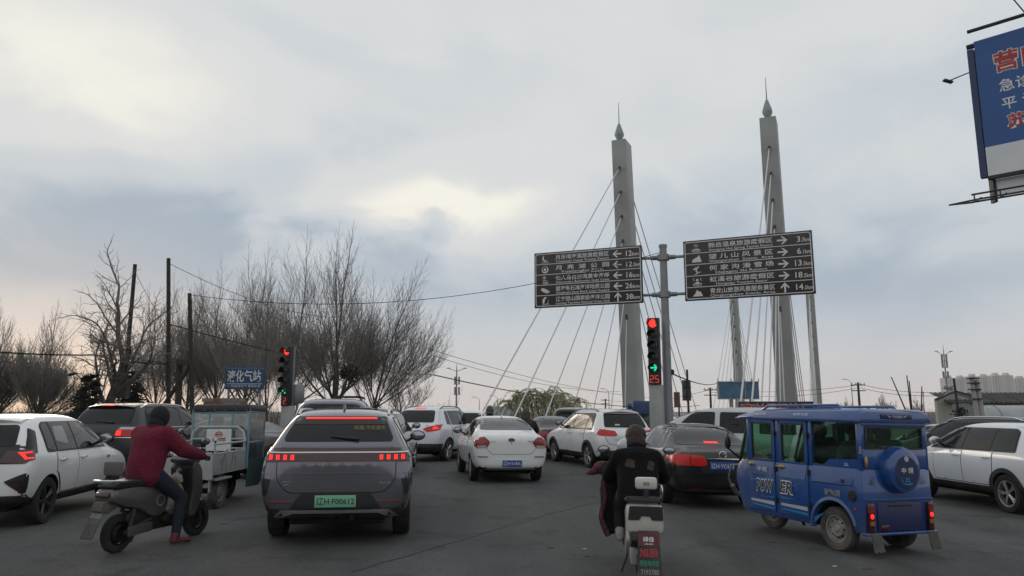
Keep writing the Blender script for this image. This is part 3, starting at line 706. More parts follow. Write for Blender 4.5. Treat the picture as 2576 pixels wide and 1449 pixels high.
# conifers
needle = mat('dark needles', (.030, .036, .026), .9, var=.3, vscale=3)
def conifer(label, X, Y, h, seed, spread):
    rg = random.Random(seed); root = thing('conifer', label, 'tree', loc=(X, Y, .1), group='dark evergreens')
    MB().tube([(0, 0, -.15), (0, 0, h)], [.12, .02], 7, cap=False).build('trunk', bark, root, fix=False)
    mb = MB()
    for k in range(90):
        z = h * (.08 + .9 * (k / 90)); L = spread * (1.05 - z / h) * rg.uniform(.6, 1.15) + .15; a = rg.uniform(0, 6.28)
        d = Vector((math.cos(a), math.sin(a), 0)); q = Vector((0, 0, z)); n = max(4, int(L / .12)); s_ = Vector((-d.y, d.x, 0))
        for i in range(n):
            f = (i + .5) / n; c = q + d * L * f + Vector((0, 0, .28 * L * f - .55 * L * f * f))
            for sd_ in (-1, 1):
                w = (.36 * (1 - f) + .10) * rg.uniform(.7, 1.3)
                for m_ in range(3):
                    e = (s_ * sd_ * rg.uniform(.3, 1) + d * rg.uniform(.3, .9) + Vector((0, 0, rg.uniform(-.5, .25)))).normalized() * w
                    t_ = d * .035 + Vector((0, 0, .03)); mb.add([c - t_, c + t_, c + e], [(0, 1, 2)])
    mb.build('crown', needle, root, fix=False, smooth=False)
conifer('dark evergreen at the foot of the dead tree, left of its trunk', X_at(222, 32), 32, H_at(945, 32), 4, 1.5)
conifer('dark evergreen right of the dead tree trunk, behind the leaning pole', X_at(325, 36), 36, H_at(935, 36), 5, 1.9)
# willow with young green leaves
wl = thing('willow_tree', 'round willow in young olive leaf behind the queue of cars', 'tree', loc=(X_at(1365, 78), 78, .1))
rg = random.Random(8); a, b, c_ = MB(), MB(), MB(); hW = H_at(972, 78)
leafm = mat('young willow leaves', (.30, .29, .13), .8, var=.25, vscale=1.5)
for s_ in range(13):
    x0 = -3.4 + 6.8 * (s_ + rg.uniform(.2, .8)) / 13; base = Vector((x0 * .6, rg.uniform(-1, 1), -.2)); top = Vector((x0 * 1.15, rg.uniform(-1.2, 1.2), hW * rg.uniform(.80, 1.0) * (1 - .032 * x0 * x0)))
    pts = [base.lerp(top, k / 5) + Vector((rg.uniform(-.12, .12), rg.uniform(-.1, .1), 0)) for k in range(6)]
    a.tube(pts, [.12 - .018 * k for k in range(6)], 5, cap=False)
    for j in range(30):
        q = pts[2].lerp(pts[5], rg.random() ** .6) + Vector((rg.uniform(-.25, .25), rg.uniform(-.3, .3), rg.uniform(-.1, .2)))
        an = rg.uniform(0, 6.28); d = Vector((math.cos(an), math.sin(an), .55)).normalized(); L = rg.uniform(1.2, 2.8); P_ = [q]
        for k in range(7):
            d = (d + Vector((rg.uniform(-.12, .12), rg.uniform(-.12, .12), -.30))).normalized(); q = q + d * L / 7
            if q.z < .4: break
            P_.append(q.copy())
            for m_ in range(4):
                e = Vector((rg.uniform(-1, 1), rg.uniform(-1, 1), rg.uniform(-1.4, .2))).normalized() * rg.uniform(.16, .30); t_ = Vector((.035, .02, .02)); w_ = q - d * L / 7 * rg.random()
                c_.add([w_ - t_, w_ + t_, w_ + e], [(0, 1, 2)])
        if len(P_) > 1: b.tube(P_, [.018] * (len(P_) - 1) + [.010], 3, cap=False)
a.build('trunk', bark, wl, fix=False); b.build('branch_strands', twig_m, wl, fix=False, smooth=False); c_.build('crown', leafm, wl, fix=False, smooth=False)
# undergrowth behind the junction
br_ = MB(); rg = random.Random(17)
for k in range(2600):
    Y = rg.uniform(41, 70); x = rg.uniform(-40, -5) * Y / 55 * 1.15 + 1; h = rg.uniform(.6, 2.1) * (1.0 if rg.random() < .85 else 1.5)
    p = Vector((x, Y, .1)); d = Vector((rg.uniform(-.3, .3), rg.uniform(-.3, .3), 1)); m1 = p + d * h * .5; m2 = p + d * h + Vector((rg.uniform(-.2, .2), 0, 0))
    br_.tube([p, m1, m2], [.014, .011, .007], 3, cap=False)
    for j in range(2):
        q = p.lerp(m2, rg.uniform(.3, .8)); br_.tube([q, q + Vector((rg.uniform(-.35, .35), rg.uniform(-.2, .2), rg.uniform(.2, .5)))], [.010, .006], 3, cap=False)
o = br_.build('undergrowth', mat('dry undergrowth', (.085, .07, .052), .95, var=.25, vscale=.7), fix=False, smooth=False); o['kind'] = 'stuff'; o['label'] = 'dry brown undergrowth below the bare trees'; o['category'] = 'undergrowth'
br_ = MB()
for k in range(700):
    Y = rg.uniform(95, 150); x = rg.uniform(.40, .585) * Y; h = rg.uniform(.8, 2.6)
    p = Vector((x, Y, -.35)); m2 = p + Vector((rg.uniform(-.8, .8), 0, h)); br_.tube([p, m2], [.03, .015], 3, cap=False)
o = br_.build('scrub', twig_m, fix=False, smooth=False); o['kind'] = 'stuff'; o['label'] = 'low leafless scrub along the right horizon'; o['category'] = 'scrub'

# ================================================================ POLES AND WIRES
def pole(name, label, top, bot, Y, r, parts=None, group='dark utility poles'):
    T, B = at(*top, Y), at(*bot, Y); d = (T - B); k = (B.z + .2 - gz(B.x)) / d.z; B = B - d * k
    root = thing(name, label, 'utility pole', loc=B, group=group)
    T = T - B
    MB().tube([(0, 0, 0), T * .5, T], [r * 1.25, r * 1.1, r], 9).build('shaft', wood_pole, root)
    return root, B, T
p1, B1, T1 = pole('utility_pole', 'leaning dark pole crossing the dead tree', (340, 665), (313, 985), 34, .085)
MB().box(T1 * .33 + Vector((0, -.2, 0)), (.5, .4, .9)).build('transformer_box', mat('dark grey box', (.05, .05, .05), .8), p1)
p2, B2, T2 = pole('utility_pole', 'tallest upright dark pole left of the bare tree group', (424, 650), (424, 1010), 33, .085)
p3, B3, T3 = pole('utility_pole', 'shorter dark pole with a slanting brace', (477, 738), (483, 1010), 32, .085)
br0 = at(455, 945, 32) - B3
MB().tube([at(453, 905, 32.2) - B3, at(452, 1010, 32.2) - B3 - Vector((0, 0, 2))], .14, 7).build('stub_pole', wood_pole, p3)
MB().tube([at(482, 915, 32) - B3, at(425, 1000, 32.3) - B3 - Vector((.3, 0, .5))], .09, 7).build('brace', wood_pole, p3)
MB().box(at(465, 912, 32) - B3, (.6, .3, .22)).build('bracket', wood_pole, p3)
pw = [('overhead_cable', (-30, 884, 30), (240, 893, 33), .05, .035, 'thick black cable entering from the left edge'),
      ('overhead_cable', (240, 893, 33), (424, 915, 33), .12, .028, 'black cable between the dead tree and the tall pole'),
      ('overhead_cable', (428, 816, 33), (1090, 943, 60), .5, .024, 'black cable sloping from the tall pole across the bare trees'),
      ('overhead_cable', (1090, 943, 60), (1760, 1020, 120), 1.2, .045, 'black cable continuing low toward the bridge'),
      ('overhead_cable', (480, 742, 32), (1664, 634, 29.3), 1.1, .013, 'thin wire from the shorter pole sagging to the sign post'),
      ('overhead_cable', (428, 664, 33), (850, 800, 46), .5, .012, 'faint thin wire from the tall pole top into the trees'),
      ('overhead_cable', (343, 690, 34), (424, 830, 33), .1, .010, 'faint wire between leaning and tall pole'),
      ('overhead_cable', (238, 785, 60), (120, 905, 60), .0, .018, 'faint slanting guy wire left of the dead tree'),
      ('overhead_cable', (1060, 872, 90), (1700, 1003, 160), 1.5, .03, 'faint upper wire running behind the stay cables'),
      ('overhead_cable', (1060, 885, 90), (1560, 985, 150), 1.3, .03, 'faint lower wire running behind the stay cables')]
for nm, a, b, sg, r, lab in pw: wire(nm, at(*a), at(*b), sg, r, lab)
for (px, py, lab, arm, Y) in ((181, 941, 'dark street lamp head hanging in the orange glow', (313, 952), 34), (376, 911, 'dark street lamp head beside the tall pole', (424, 920), 33)):
    q = at(px, py, Y); root = thing('street_lamp', lab, 'street lamp', loc=q)
    MB().ell((0, 0, 0), (.24, .16, .075), 10, 6, Matrix.Rotation(R(-14), 3, 'Y')).build('lamp_head', dark_steel, root)
    e = at(*arm, Y) - q; MB().tube([Vector((.2, 0, .02)), Vector((e.x * .6, 0, e.z * .5 + .05)), e], .022, 6).build('arm', dark_steel, root)
# gas depot sign on two legs and the block wall below it
gsg = thing('gas_station_sign', 'blue sign board with white characters on two legs by the trees', 'sign', loc=at(617, 951, 38))
gw, gh = 95 / FPX * 38.3, 55 / FPX * 38.3
sblue = mat('faded blue sign', (.022, .065, .16), .6, var=.12, vscale=2)
MB().box((0, 0, 0), (gw, .12, gh)).build('board', sblue, gsg)
MB().box((0, -.065, gh * .43), (gw * .99, .01, gh * .08)).build('top_stripe', mat('sign stripe', (.07, .14, .24), .6), gsg)
MB().box((0, -.065, -gh * .26), (gw * .92, .008, gh * .02)).build('divider', white_txt, gsg)
text('液化气站', signw, gsg, (-gw * .46, -.064, -gh * .18), (1, 0, 0), (0, 0, 1), gh * .54, gw * .88, bold=.02)
text('一 充装液化气 零售批发', signw, gsg, (-gw * .46, -.064, -gh * .42), (1, 0, 0), (0, 0, 1), gh * .13, gw * .88)
for s_ in (-.42, .40): MB().box((gw * s_, .05, -gh * .5 - 1.3), (.09, .09, 2.7)).build('leg', galv, gsg)
wallo = thing('block_wall', 'low wall of grey and reddish blocks below the blue gas sign', 'wall', loc=(X_at(562, 37.6), 37.6, .1))
blk = [mat('grey block', (.24, .22, .20), .9, var=.15, vscale=5, bump=.3), mat('red block', (.22, .12, .09), .9, var=.2, vscale=5, bump=.3)]
bm_ = [MB().box((0, 0, 0), (.285, .22, .185)).mesh('block', False), MB().box((0, 0, 0), (.285, .22, .185)).mesh('block', False)]
for m_, q in zip(bm_, blk): m_.materials.append(q)
rg = random.Random(2)
for r_ in range(11):
    for k in range(7):
        o = link('block', bm_[0 if rg.random() < .7 else 1], (), wallo); o.location = ((k - 3) * .30 + (.15 if r_ % 2 else 0), rg.uniform(-.01, .01), .1 + r_ * .2)
MB().box((.07, .02, 1.09), (2.08, .18, 2.17)).build('mortar', mat('mortar', (.19, .18, .17), .95), wallo)

# ================================================================ FAR THINGS
hazeb = mat('far haze-paled block', (.36, .41, .47), .9, var=.05, vscale=.05)  # distance haze is put into this pale bluish wall colour
o = thing('far_building', 'pale bluish low building on the horizon behind the white sedan', 'building', loc=(X_at(1262, 420), 420, -.3)); MB().box((0, 0, 2.2), (16, 10, 4.6)).build('wall', hazeb, o); MB().box((5.5, 0, 5.2), (7, 9, 1.5)).build('roof_block', hazeb, o)
def mast(label, px, ty, Y, kind, group='slender masts'):
    H = H_at(ty, Y) + .3; root = thing('mobile_mast' if kind < 2 else 'far_street_lamp', label, 'mast' if kind < 2 else 'street lamp', loc=(X_at(px, Y), Y, -.3), group=group)
    MB().tube([(0, 0, 0), (0, 0, H * .86), (0, 0, H)], [.2, .13, .03] if kind < 2 else [.09, .07, .05], 7).build('shaft', galv, root)
    if kind < 2:
        am = MB().box((0, 0, 0), (.35, .25, 1.5)).mesh('antenna_panel', False); am.materials.append(galv)
        for z in ((.60, .74, .83) if kind else (.52, .70)):
            for a in (0, 2.1, 4.2):
                q = link('antenna_panel', am, (), root); q.location = (.5 * math.cos(a), .5 * math.sin(a), H * z); q.rotation_euler.z = a
            MB().tube([(0, 0, H * z - .8), (0, 0, H * z - .72)], .6, 10).build('platform', galv, root)
        for s_ in (-1, 1): MB().tube([(0, 0, H * .86), (s_ * 1.6, 0, H * .91)], .06, 5).build('lamp_arm', galv, root); MB().box((s_ * 1.7, 0, H * .915), (.7, .3, .15)).build('lamp_head', galv, root)
    else:
        MB().tube([(0, 0, H), (-.5, 0, H + .45), (-1.1, 0, H + .6)], .04, 5).build('arm', galv, root); MB().box((-1.3, 0, H + .58), (.6, .25, .12)).build('lamp_head', galv, root)
mast('slender mobile mast left of the stay cables', 1148, 914, 150, 0); mast('mobile mast crowded with antennas left of the apartment blocks', 2386, 868, 170, 1)
for px, ty, Y, lab in ((1206, 1006, 160, 'tiny far street lamp above the silver hatchback roof'), (1251, 1002, 150, 'tiny far street lamp above the white sedan'), (1532, 985, 150, 'far street lamp left of the left pylon foot'), (2145, 962, 140, 'far street lamp left of the utility pole on the right horizon')): mast(lab, px, ty, Y, 2, 'far street lamps')
def tpole(label, px, ty, Y):
    H = H_at(ty, Y) + .3; root = thing('power_pole', label, 'utility pole', loc=(X_at(px, Y), Y, -.3), group='far power poles')
    MB().tube([(0, 0, 0), (0, 0, H)], [.2, .14], 8).build('shaft', wood_pole, root)
    for z in (.35, 1.1):
        MB().box((0, 0, H - z), (1.9, .12, .12)).build('crossarm', wood_pole, root)
    im = MB().tube([(0, 0, 0), (0, 0, .25)], .06, 6).mesh('insulator'); im.materials.append(galv)
    for x in (-.85, -.3, .3, .85):
        q = link('insulator', im, (), root); q.location = (x, 0, H - .30)
tpole('far power pole above the rear of the blue tricycle', 2162, 962, 100); tpole('far power pole between the two near pylons', 1788, 975, 110); tpole('far power pole just left of the left pylon foot', 1523, 1003, 170)
for a, b, sg, lab in (((2162, 966, 100), (2400, 985, 90), .5, 'thin wire from the far right power pole to the shed'), ((1788, 980, 110), (2162, 968, 100), .6, 'thin wire strung between the two right power poles'),
                      ((1788, 986, 110), (2162, 975, 100), .9, 'second thin wire strung between the two right power poles'), ((1691, 940, 29.5), (1806, 963, 75), .3, 'thin wire from the sign post to the far blue billboard'), ((1523, 1006, 170), (1788, 980, 110), 1.0, 'thin wire from the left power pole to the middle one'),
                      ((2162, 975, 100), (2440, 992, 60), .5, 'thin wire sagging from the right power pole to the concrete post')): wire('overhead_cable', at(*a), at(*b), sg, .028, lab)
# far blue billboards
for x0, x1, lab in ((1807, 1873, 'faded blue billboard far behind the stay cables, left panel'), (1873.6, 1908, 'narrow faded blue billboard far behind the small pylon, right panel')):
    q = at((x0 + x1) / 2, 982, 90); w = (x1 - x0) / FPX * 90; h = 42 / FPX * 90; root = thing('far_billboard', lab, 'billboard', loc=q, group='far blue billboards')
    MB().box((0, 0, 0), (w, .3, h)).build('board', mat('sun-faded blue', (.05, .12, .20), .7, var=.3, vscale=1.5), root)
    for z in (-.5, .5): MB().box((0, 0, h * z), (w, .5, .12)).build('frame_bar', galv, root)
    MB().box((-w / 2, 0, 0), (.12, .5, h)).build('frame_bar', galv, root); MB().tube([(0, .3, -h / 2 - 3), (0, .3, 0)], .25, 8).build('column', galv, root)
    for k in range(3): MB().tube([(w * (k / 2 - .5), -.2, h / 2), (w * (k / 2 - .5) - .3, -1.0, h / 2 + .35)], .05, 5).build('lamp_arm', galv, root)
# back of a notice board on a post
nb = thing('notice_board', 'dark notice board with crossbars on a post, right of the sign post', 'sign', loc=at(1727, 982, 36)); bw, bh = 21 / FPX * 36.5, 50 / FPX * 36.5
MB().box((0, 0, 0), (bw, .06, bh)).build('board', mat('notice board back', (.10, .095, .085), .8, var=.2, vscale=5), nb)
for z in (-.3, .15): MB().box((0, -.05, bh * z), (bw * 1.02, .05, .05)).build('crossbar', dark_steel, nb)
MB().box((bw * .1, -.08, -.3), (.09, .09, bh + 1.6)).build('post', dark_steel, nb)
o = thing('notice_board', 'small rust red notice board edge between sign post and dark board', 'sign', loc=at(1703, 1005, 38)); MB().box((0, 0, 0), (.30, .05, .75)).build('board', mat('rusty board', (.12, .06, .05), .8), o); MB().box((.1, .06, -.8), (.07, .07, 1.6)).build('post', dark_steel, o)
# shop sign
ss = thing('shop_sign', 'dark banner with red white-edged characters above the blue tricycle roof', 'sign', loc=at(1952, 1028, 46)); sw_, sh_ = 184 / FPX * 46.4, 32 / FPX * 46.4
MB().box((0, 0, 0), (sw_, .15, sh_)).build('board', mat('dark purple banner', (.030, .016, .055), .6, var=.15), ss); MB().box((0, -.02, sh_ / 2 + .02), (sw_ * 1.01, .22, .05)).build('top_edge', galv, ss)
text('建兴保温管厂', white_txt, ss, (-sw_ * .486, -.082, -sh_ * .315), (1, 0, 0), (0, 0, 1), sh_ * .72, sw_ * .965, bold=.05, depth=0)
text('建兴保温管厂', red_txt, ss, (-sw_ * .48, -.088, -sh_ * .28), (1, 0, 0), (0, 0, 1), sh_ * .66, sw_ * .95, bold=.022, depth=0)
for s_ in (-.45, 0, .45): MB().box((sw_ * s_, .1, -1.0), (.08, .08, 2.0)).build('leg', dark_steel, ss)
# leaning bamboo-like sticks
for (a, b, lab) in (((2242, 948), (2268, 1012), 'slanting bare stick leaning left above the tricycle roof'), ((2281, 944), (2288, 1014), 'tall thin stick above the tricycle rear'), ((2287, 958), (2291, 1014), 'thin stick close right of the tall stick'), ((2319, 972), (2317, 1016), 'short thin stick left of the shed'), ((2322, 985), (2323, 1016), 'shortest thin stick left of the shed')):
    A, B = at(*a, 48), at(*b, 48); d = A - B; B = B - d * ((B.z + .25) / d.z); T = A - B
    o = MB().tube([(0, 0, 0), T * .5 + Vector((.05, 0, 0)), T], [.05, .045, .03], 6).build('garden_stick', wood_pole); o.location = B; tag(o, lab, 'stick', 'garden sticks')
# shed with corrugated roof, right
SY = 40.0
shed = thing('shed', 'whitewashed shed with dark corrugated roof at the right edge', 'shed', loc=(X_at(2345, SY), SY, -.32))
e0 = at(2345, 1003, SY).z + .32; rz_ = at(2378, 985, SY).z + .32; wl_m = mat('stained whitewash', (.42, .41, .37), .9, var=.1, vscale=1.2, dirt=(.2, .19, .16), dscale=1.1, damt=.7, bump=.15)
ez = at(2480, 1013, SY - .55).z + .32; gx = 95 / FPX * SY; g0 = 12 / FPX * SY
MB().prism([(g0, 0), (gx, 0), (gx, e0 + .0), (gx * .48, rz_ - .08), (g0, e0 - .05)], ((0, 0, 0), (1, 0, 0), (0, 0, 1)), -.25).build('gable_wall', wl_m, shed, smooth=False)
MB().box((gx + 3.5, .1, ez / 2), (7.2, .2, ez)).build('side_wall', wl_m, shed)
tile_m = mat('weathered roof sheet', (.060, .056, .052), .85, var=.25, vscale=2)
def corr(name, o0, U, V, nw, w, L, amp=.035):
    mb = MB(); vs_ = []; n = nw * 6; N = U.cross(V).normalized()
    for i in range(n + 1):
        for f in (0, 1): vs_.append(o0 + U * (w * i / n) + V * (L * f) + N * (amp * math.sin(i / 6 * 2 * math.pi)))
    mb.add(vs_, [(2 * i, 2 * i + 2, 2 * i + 3, 2 * i + 1) for i in range(n)]); o_ = mb.build(name, tile_m, shed, fix=False)
    md = o_.modifiers.new('s', 'SOLIDIFY'); md.thickness = .03; bake(o_)
RU = Vector((1, 0, 0)); RV = Vector((0, .96, .28)).normalized()
for k in range(6): corr('roof_sheet', Vector((.65 + k * 1.3, -.55, ez + .004 * k)), RU, RV, 5, 1.32, 2.0)
MB().prism([(-.10, e0 - .12), (gx * .48, rz_ - .02), (gx * .48, rz_ + .06), (-.16, e0 - .02)], ((0, -.5, 0), (1, 0, 0), (0, 0, 1)), .18).build('verge_board', tile_m, shed, smooth=False)
MB().prism([(gx * .48, rz_ - .02), (gx * 1.1, e0 - .02), (gx * 1.1, e0 + .05), (gx * .48, rz_ + .06)], ((0, -.45, 0), (1, 0, 0), (0, 0, 1)), .12).build('verge_board', tile_m, shed, smooth=False)
MB().box((gx * .92, -.30, e0 - .35), (.42, .06, .3)).build('lamp_plate', mat('pale plate', (.35, .36, .28), .6), shed); MB().box((gx * .92, -.28, e0 - .35), (.5, .05, .38)).build('plate_frame', dark_steel, shed)
# silver cylindrical tank in front of the shed
tk = thing('storage_tank', 'long dull silver cylindrical tank in front of the shed', 'tank', loc=(X_at(2440, 36), 36, -.32)); tank_m = mat('dull silver sheet', (.34, .36, .36), .38, .5, var=.08, vscale=1, dirt=(.15, .15, .14), dscale=.8, damt=.4)
tr_ = .85; tz = at(2500, 1020, 36).z + .32 - tr_
MB().lathe([(0, -.3), (tr_ * .6, -.22), (tr_, 0), (tr_, 7.5), (tr_ * .6, 7.7), (0, 7.8)], 28, 'x', (.6, 0, tz)).build('shell', tank_m, tk)
bdm = MB().lathe([(tr_ * 1.0, -.05), (tr_ * 1.02, -.04), (tr_ * 1.02, .04), (tr_, .05)], 28, 'x').mesh('band'); bdm.materials.append(galv)
for k in range(5): q = link('band', bdm, (), tk); q.location = (1.0 + 1.55 * k, 0, tz)
for x in (1.2, 4.5): MB().box((x, 0, (tz - tr_ * .7) / 2), (.4, 1.2, tz - tr_ * .6)).build('saddle', concrete, tk)
gs = thing('metal_panel', 'plain grey green sheet panel between the shed and the tank', 'panel', loc=(X_at(2425, 35.5), 35.5, -.32)); MB().prism([(-.55, 0), (.55, 0), (.55, tz + .55), (.1, tz + .95), (-.55, tz + .9)], ((0, 0, 0), (1, 0, 0), (0, 0, 1)), .06).build('sheet', mat('grey green sheet', (.20, .22, .21), .6, var=.08), gs, smooth=False)
cpst = thing('concrete_post', 'twin concrete post with clamps in front of the silver tank', 'post', loc=(X_at(2462, 33), 33, -.32)); tz2 = at(2450, 948, 33).z + .32
MB().tube([(0, 0, 0), (-.22, 0, tz2)], [.11, .09], 10).build('pole', concrete, cpst); MB().tube([(.22, .1, 0), (.05, .1, tz2 * .96)], [.16, .12], 10).build('pole', concrete, cpst)
for z in (.72, .84, .92, .98): MB().box((.0 - .15 * z, 0, tz2 * z), (.42, .3, .06)).build('clamp', dark_steel, cpst)
lpst = thing('lamp_post', 'black post with a camera arm in front of the shed gable', 'lamp post', loc=(X_at(2412, 34), 34, -.32)); tz3 = at(2404, 952, 34).z + .32
MB().tube([(0, 0, 0), (-.12, 0, tz3)], [.07, .05], 8).build('pole', dark_steel, lpst); MB().tube([(-.12, 0, tz3 - .35), (-.5, -.1, tz3 - .42)], .02, 6).build('arm', dark_steel, lpst); MB().box((-.5, -.1, tz3 - .45), (.42, .14, .12), Matrix.Rotation(.25, 3, 'Y')).build('camera_body', galv, lpst)
rg = random.Random(6); ivm = MB()
for k in range(260):
    c = Vector((rg.gauss(-.02, .13), rg.gauss(-.05, .1), tz3 * rg.uniform(.32, .60))); e = Vector((rg.uniform(-1, 1), rg.uniform(-1, 1), rg.uniform(-1, 1))) * .12; ivm.add([c, c + e, c + Vector((e.z, e.x, e.y))], [(0, 1, 2)])
ivm.build('tangled_wires', dark_steel, lpst, fix=False, smooth=False)['kind'] = 'stuff'
# apartment blocks
apm = mat('pinkish render', (.60, .53, .50), .9, var=.06, vscale=.1); apm2 = mat('grey render', (.48, .45, .44), .9, var=.06, vscale=.1); apg = mat('apartment glass', (.12, .125, .135), .3)
def block(label, x0, x1, ytop, Y, seed, floors=9):
    X0, X1 = X_at(x0, Y), X_at(x1, Y); H = H_at(ytop, Y) + 1; W = X1 - X0; root = thing('apartment_block', label, 'building', loc=((X0 + X1) / 2, Y, -1), group='apartment blocks on the horizon'); rg = random.Random(seed)
    MB().box((0, 6, H / 2), (W, 12, H)).build('wall', apm, root)
    nb_ = max(2, int(W / 17))
    for k in range(nb_):
        cx_ = -W / 2 + W * (k + .5) / nb_
        MB().box((cx_, 5.2, H / 2 + .7), (W / nb_ * .34, 12, H + 1.4)).build('bay', apm2, root)
        MB().box((cx_ + 1.2, 7, H + 1.5), (W / nb_ * .30, 8, 5.0)).build('stair_tower', apm, root)
    wm = MB().box((0, 0, 0), (1.5, .14, 1.5)).mesh('window', False); wm.materials.append(apg)
    nc = int(W / 3.4)
    for f in range(floors):
        z = H - 2.2 - f * 3.0
        if z < 26: break
        for c in range(nc):
            x = -W / 2 + W * (c + .5) / nc; inb = any(abs(x - (-W / 2 + W * (k + .5) / nb_)) < W / nb_ * .17 for k in range(nb_))
            o_ = link('window', wm, (), root); o_.location = (x, (-.86 if inb else -.05), z)
block('pinkish apartment block on the horizon, left of the concrete post', 2381, 2440, 951, 1150, 1, 20)
block('pinkish apartment block on the horizon, right of the concrete post', 2442, 2500, 947, 1150, 2, 20)
block('pinkish apartment block on the horizon below the billboard', 2502, 2556, 944, 1160, 3, 20)
block('pinkish apartment block cut by the right edge of the view', 2558, 2630, 952, 1180, 4, 20)

# ================================================================ CARS
class Car: pass
def suv_st(L, W, H, zw=1.10, rake=.38, belt=1.0, hood=1.02, wt=None, tail=0.0):
    h = W / 2; wt = wt or h * .67
    return [(0, .46, h * .76, h * .84, .80, h * .82, h * .68, zw - .22), (.06, .36, h * .88, h * .955, .90, h * .91, h * .76, zw - .09), (.16, .30, h * .92, h, belt, h * .95, h * .76, zw + .02),
            (.16 + rake * .55, .28, h * .93, h, belt + .02, h * .95, wt + .04, zw + (H - zw) * .62), (.16 + rake, .27, h * .93, h, belt + .02, h * .95, wt, H - .06),
            (.5 + rake, .26, h * .93, h, belt + .01, h * .95, wt + .01, H - .01), (L * .42, .26, h * .93, h, belt, h * .95, wt, H), (L * .53, .26, h * .93, h, belt - .005, h * .95, wt - .01, H - .025),
            (L * .62, .26, h * .93, h, belt - .01, h * .95, wt - .03, H - .14), (L * .70, .26, h * .93, h, belt - .02, h * .94, wt, (H + hood) / 2 + .02), (L * .775, .26, h * .93, h, belt - .03, h * .93, h * .74, hood + .03),
            (L * .88, .27, h * .92, h * .99, hood - .09, h * .90, h * .66, hood - .03), (L * .955, .30, h * .86, h * .94, hood - .18, h * .82, h * .60, hood - .13), (L * .99, .36, h * .74, h * .82, hood - .34, h * .70, h * .5, hood - .29)]
def sedan_st(L, W, H, deck=1.05, belt=.92, hood=.95, dl=.62, wt=None):
    h = W / 2; wt = wt or h * .64
    return [(0, .42, h * .76, h * .84, deck - .26, h * .82, h * .66, deck - .16), (.05, .32, h * .88, h * .95, deck - .12, h * .90, h * .74, deck - .045), (.16, .28, h * .92, h * .99, belt - .01, h * .94, h * .76, deck - .01),
            (dl, .27, h * .93, h, belt, h * .95, h * .74, deck + .03), (dl + .45, .26, h * .93, h, belt, h * .95, wt + .05, deck + (H - deck) * .60), (dl + .85, .26, h * .93, h, belt, h * .95, wt + .01, H - .06),
            (dl + 1.25, .26, h * .93, h, belt, h * .95, wt, H - .005), (L * .52, .26, h * .93, h, belt - .005, h * .95, wt, H - .01), (L * .60, .26, h * .93, h, belt - .01, h * .95, wt - .03, H - .10),
            (L * .68, .26, h * .93, h, belt - .02, h * .94, wt, (H + hood) / 2 + .02), (L * .755, .26, h * .93, h, belt - .03, h * .93, h * .74, hood + .02), (L * .87, .27, h * .92, h * .99, hood - .09, h * .90, h * .66, hood - .05),
            (L * .95, .29, h * .86, h * .94, hood - .2, h * .82, h * .60, hood - .16), (L * .99, .34, h * .74, h * .82, hood - .36, h * .70, h * .5, hood - .32)]
def cage(st):
    vs_ = []; fs = []
    for (x, zb, ws, wm, zl, wb, wr, zr) in st:
        half = [(ws * .82, zb), (ws, zb + .07), (wm, zb + (zl - zb) * .52), (wm * .985, zl - .08 * min(1, (zl - zb) / .5)), (wb, zl), (wb + (wr - wb) * .84, zr - (zr - zl) * .17), (wr * .84, zr - .012)]
        ring = [(0, zb)] + half + [(0, zr)] + [(-a, b) for a, b in reversed(half)]
        vs_ += [(x, y, z) for y, z in ring]
    n = 16
    for i in range(len(st) - 1):
        for k in range(n): fs.append((i * n + k, i * n + (k + 1) % n, (i + 1) * n + (k + 1) % n, (i + 1) * n + k))
    for base, fl in ((0, False), ((len(st) - 1) * n, True)):
        caps = [(0, 1, 15)] + [(k, k + 1, 15 - k, 16 - k) for k in range(1, 7)] + [(7, 8, 9)]
        for c in caps: fs.append(tuple(base + q for q in (c if not fl else c[::-1])))
    return vs_, fs
VIEW = {'L': ((0, 5, 0), (0, -1, 0)), 'R': ((0, -5, 0), (0, 1, 0)), 'B': ((-5, 0, 0), (1, 0, 0)), 'F': ((12, 0, 0), (-1, 0, 0)), 'T': ((0, 0, 5), (0, 0, -1))}
def rpoly(pts, r, n=4):
    """polygon with rounded corners"""
    out_ = []; m = len(pts)
    for i in range(m):
        p, a, b = Vector((*pts[i], 0)), Vector((*pts[i - 1], 0)), Vector((*pts[(i + 1) % m], 0))
        q = min(r, (a - p).length * .45, (b - p).length * .45); s, e = p + (a - p).normalized() * q, p + (b - p).normalized() * q
        for k in range(n + 1):
            t = k / n; v = s * (1 - t) ** 2 + p * 2 * t * (1 - t) + e * t * t; out_.append((v.x, v.y))
    return out_
def dens(pts, d=.06):
    out_ = []
    for a, b in zip(pts, pts[1:] + pts[:1]):
        n = max(1, int(math.hypot(b[0] - a[0], b[1] - a[1]) / d)); out_ += [(a[0] + (b[0] - a[0]) * k / n, a[1] + (b[1] - a[1]) * k / n) for k in range(n)]
    return out_
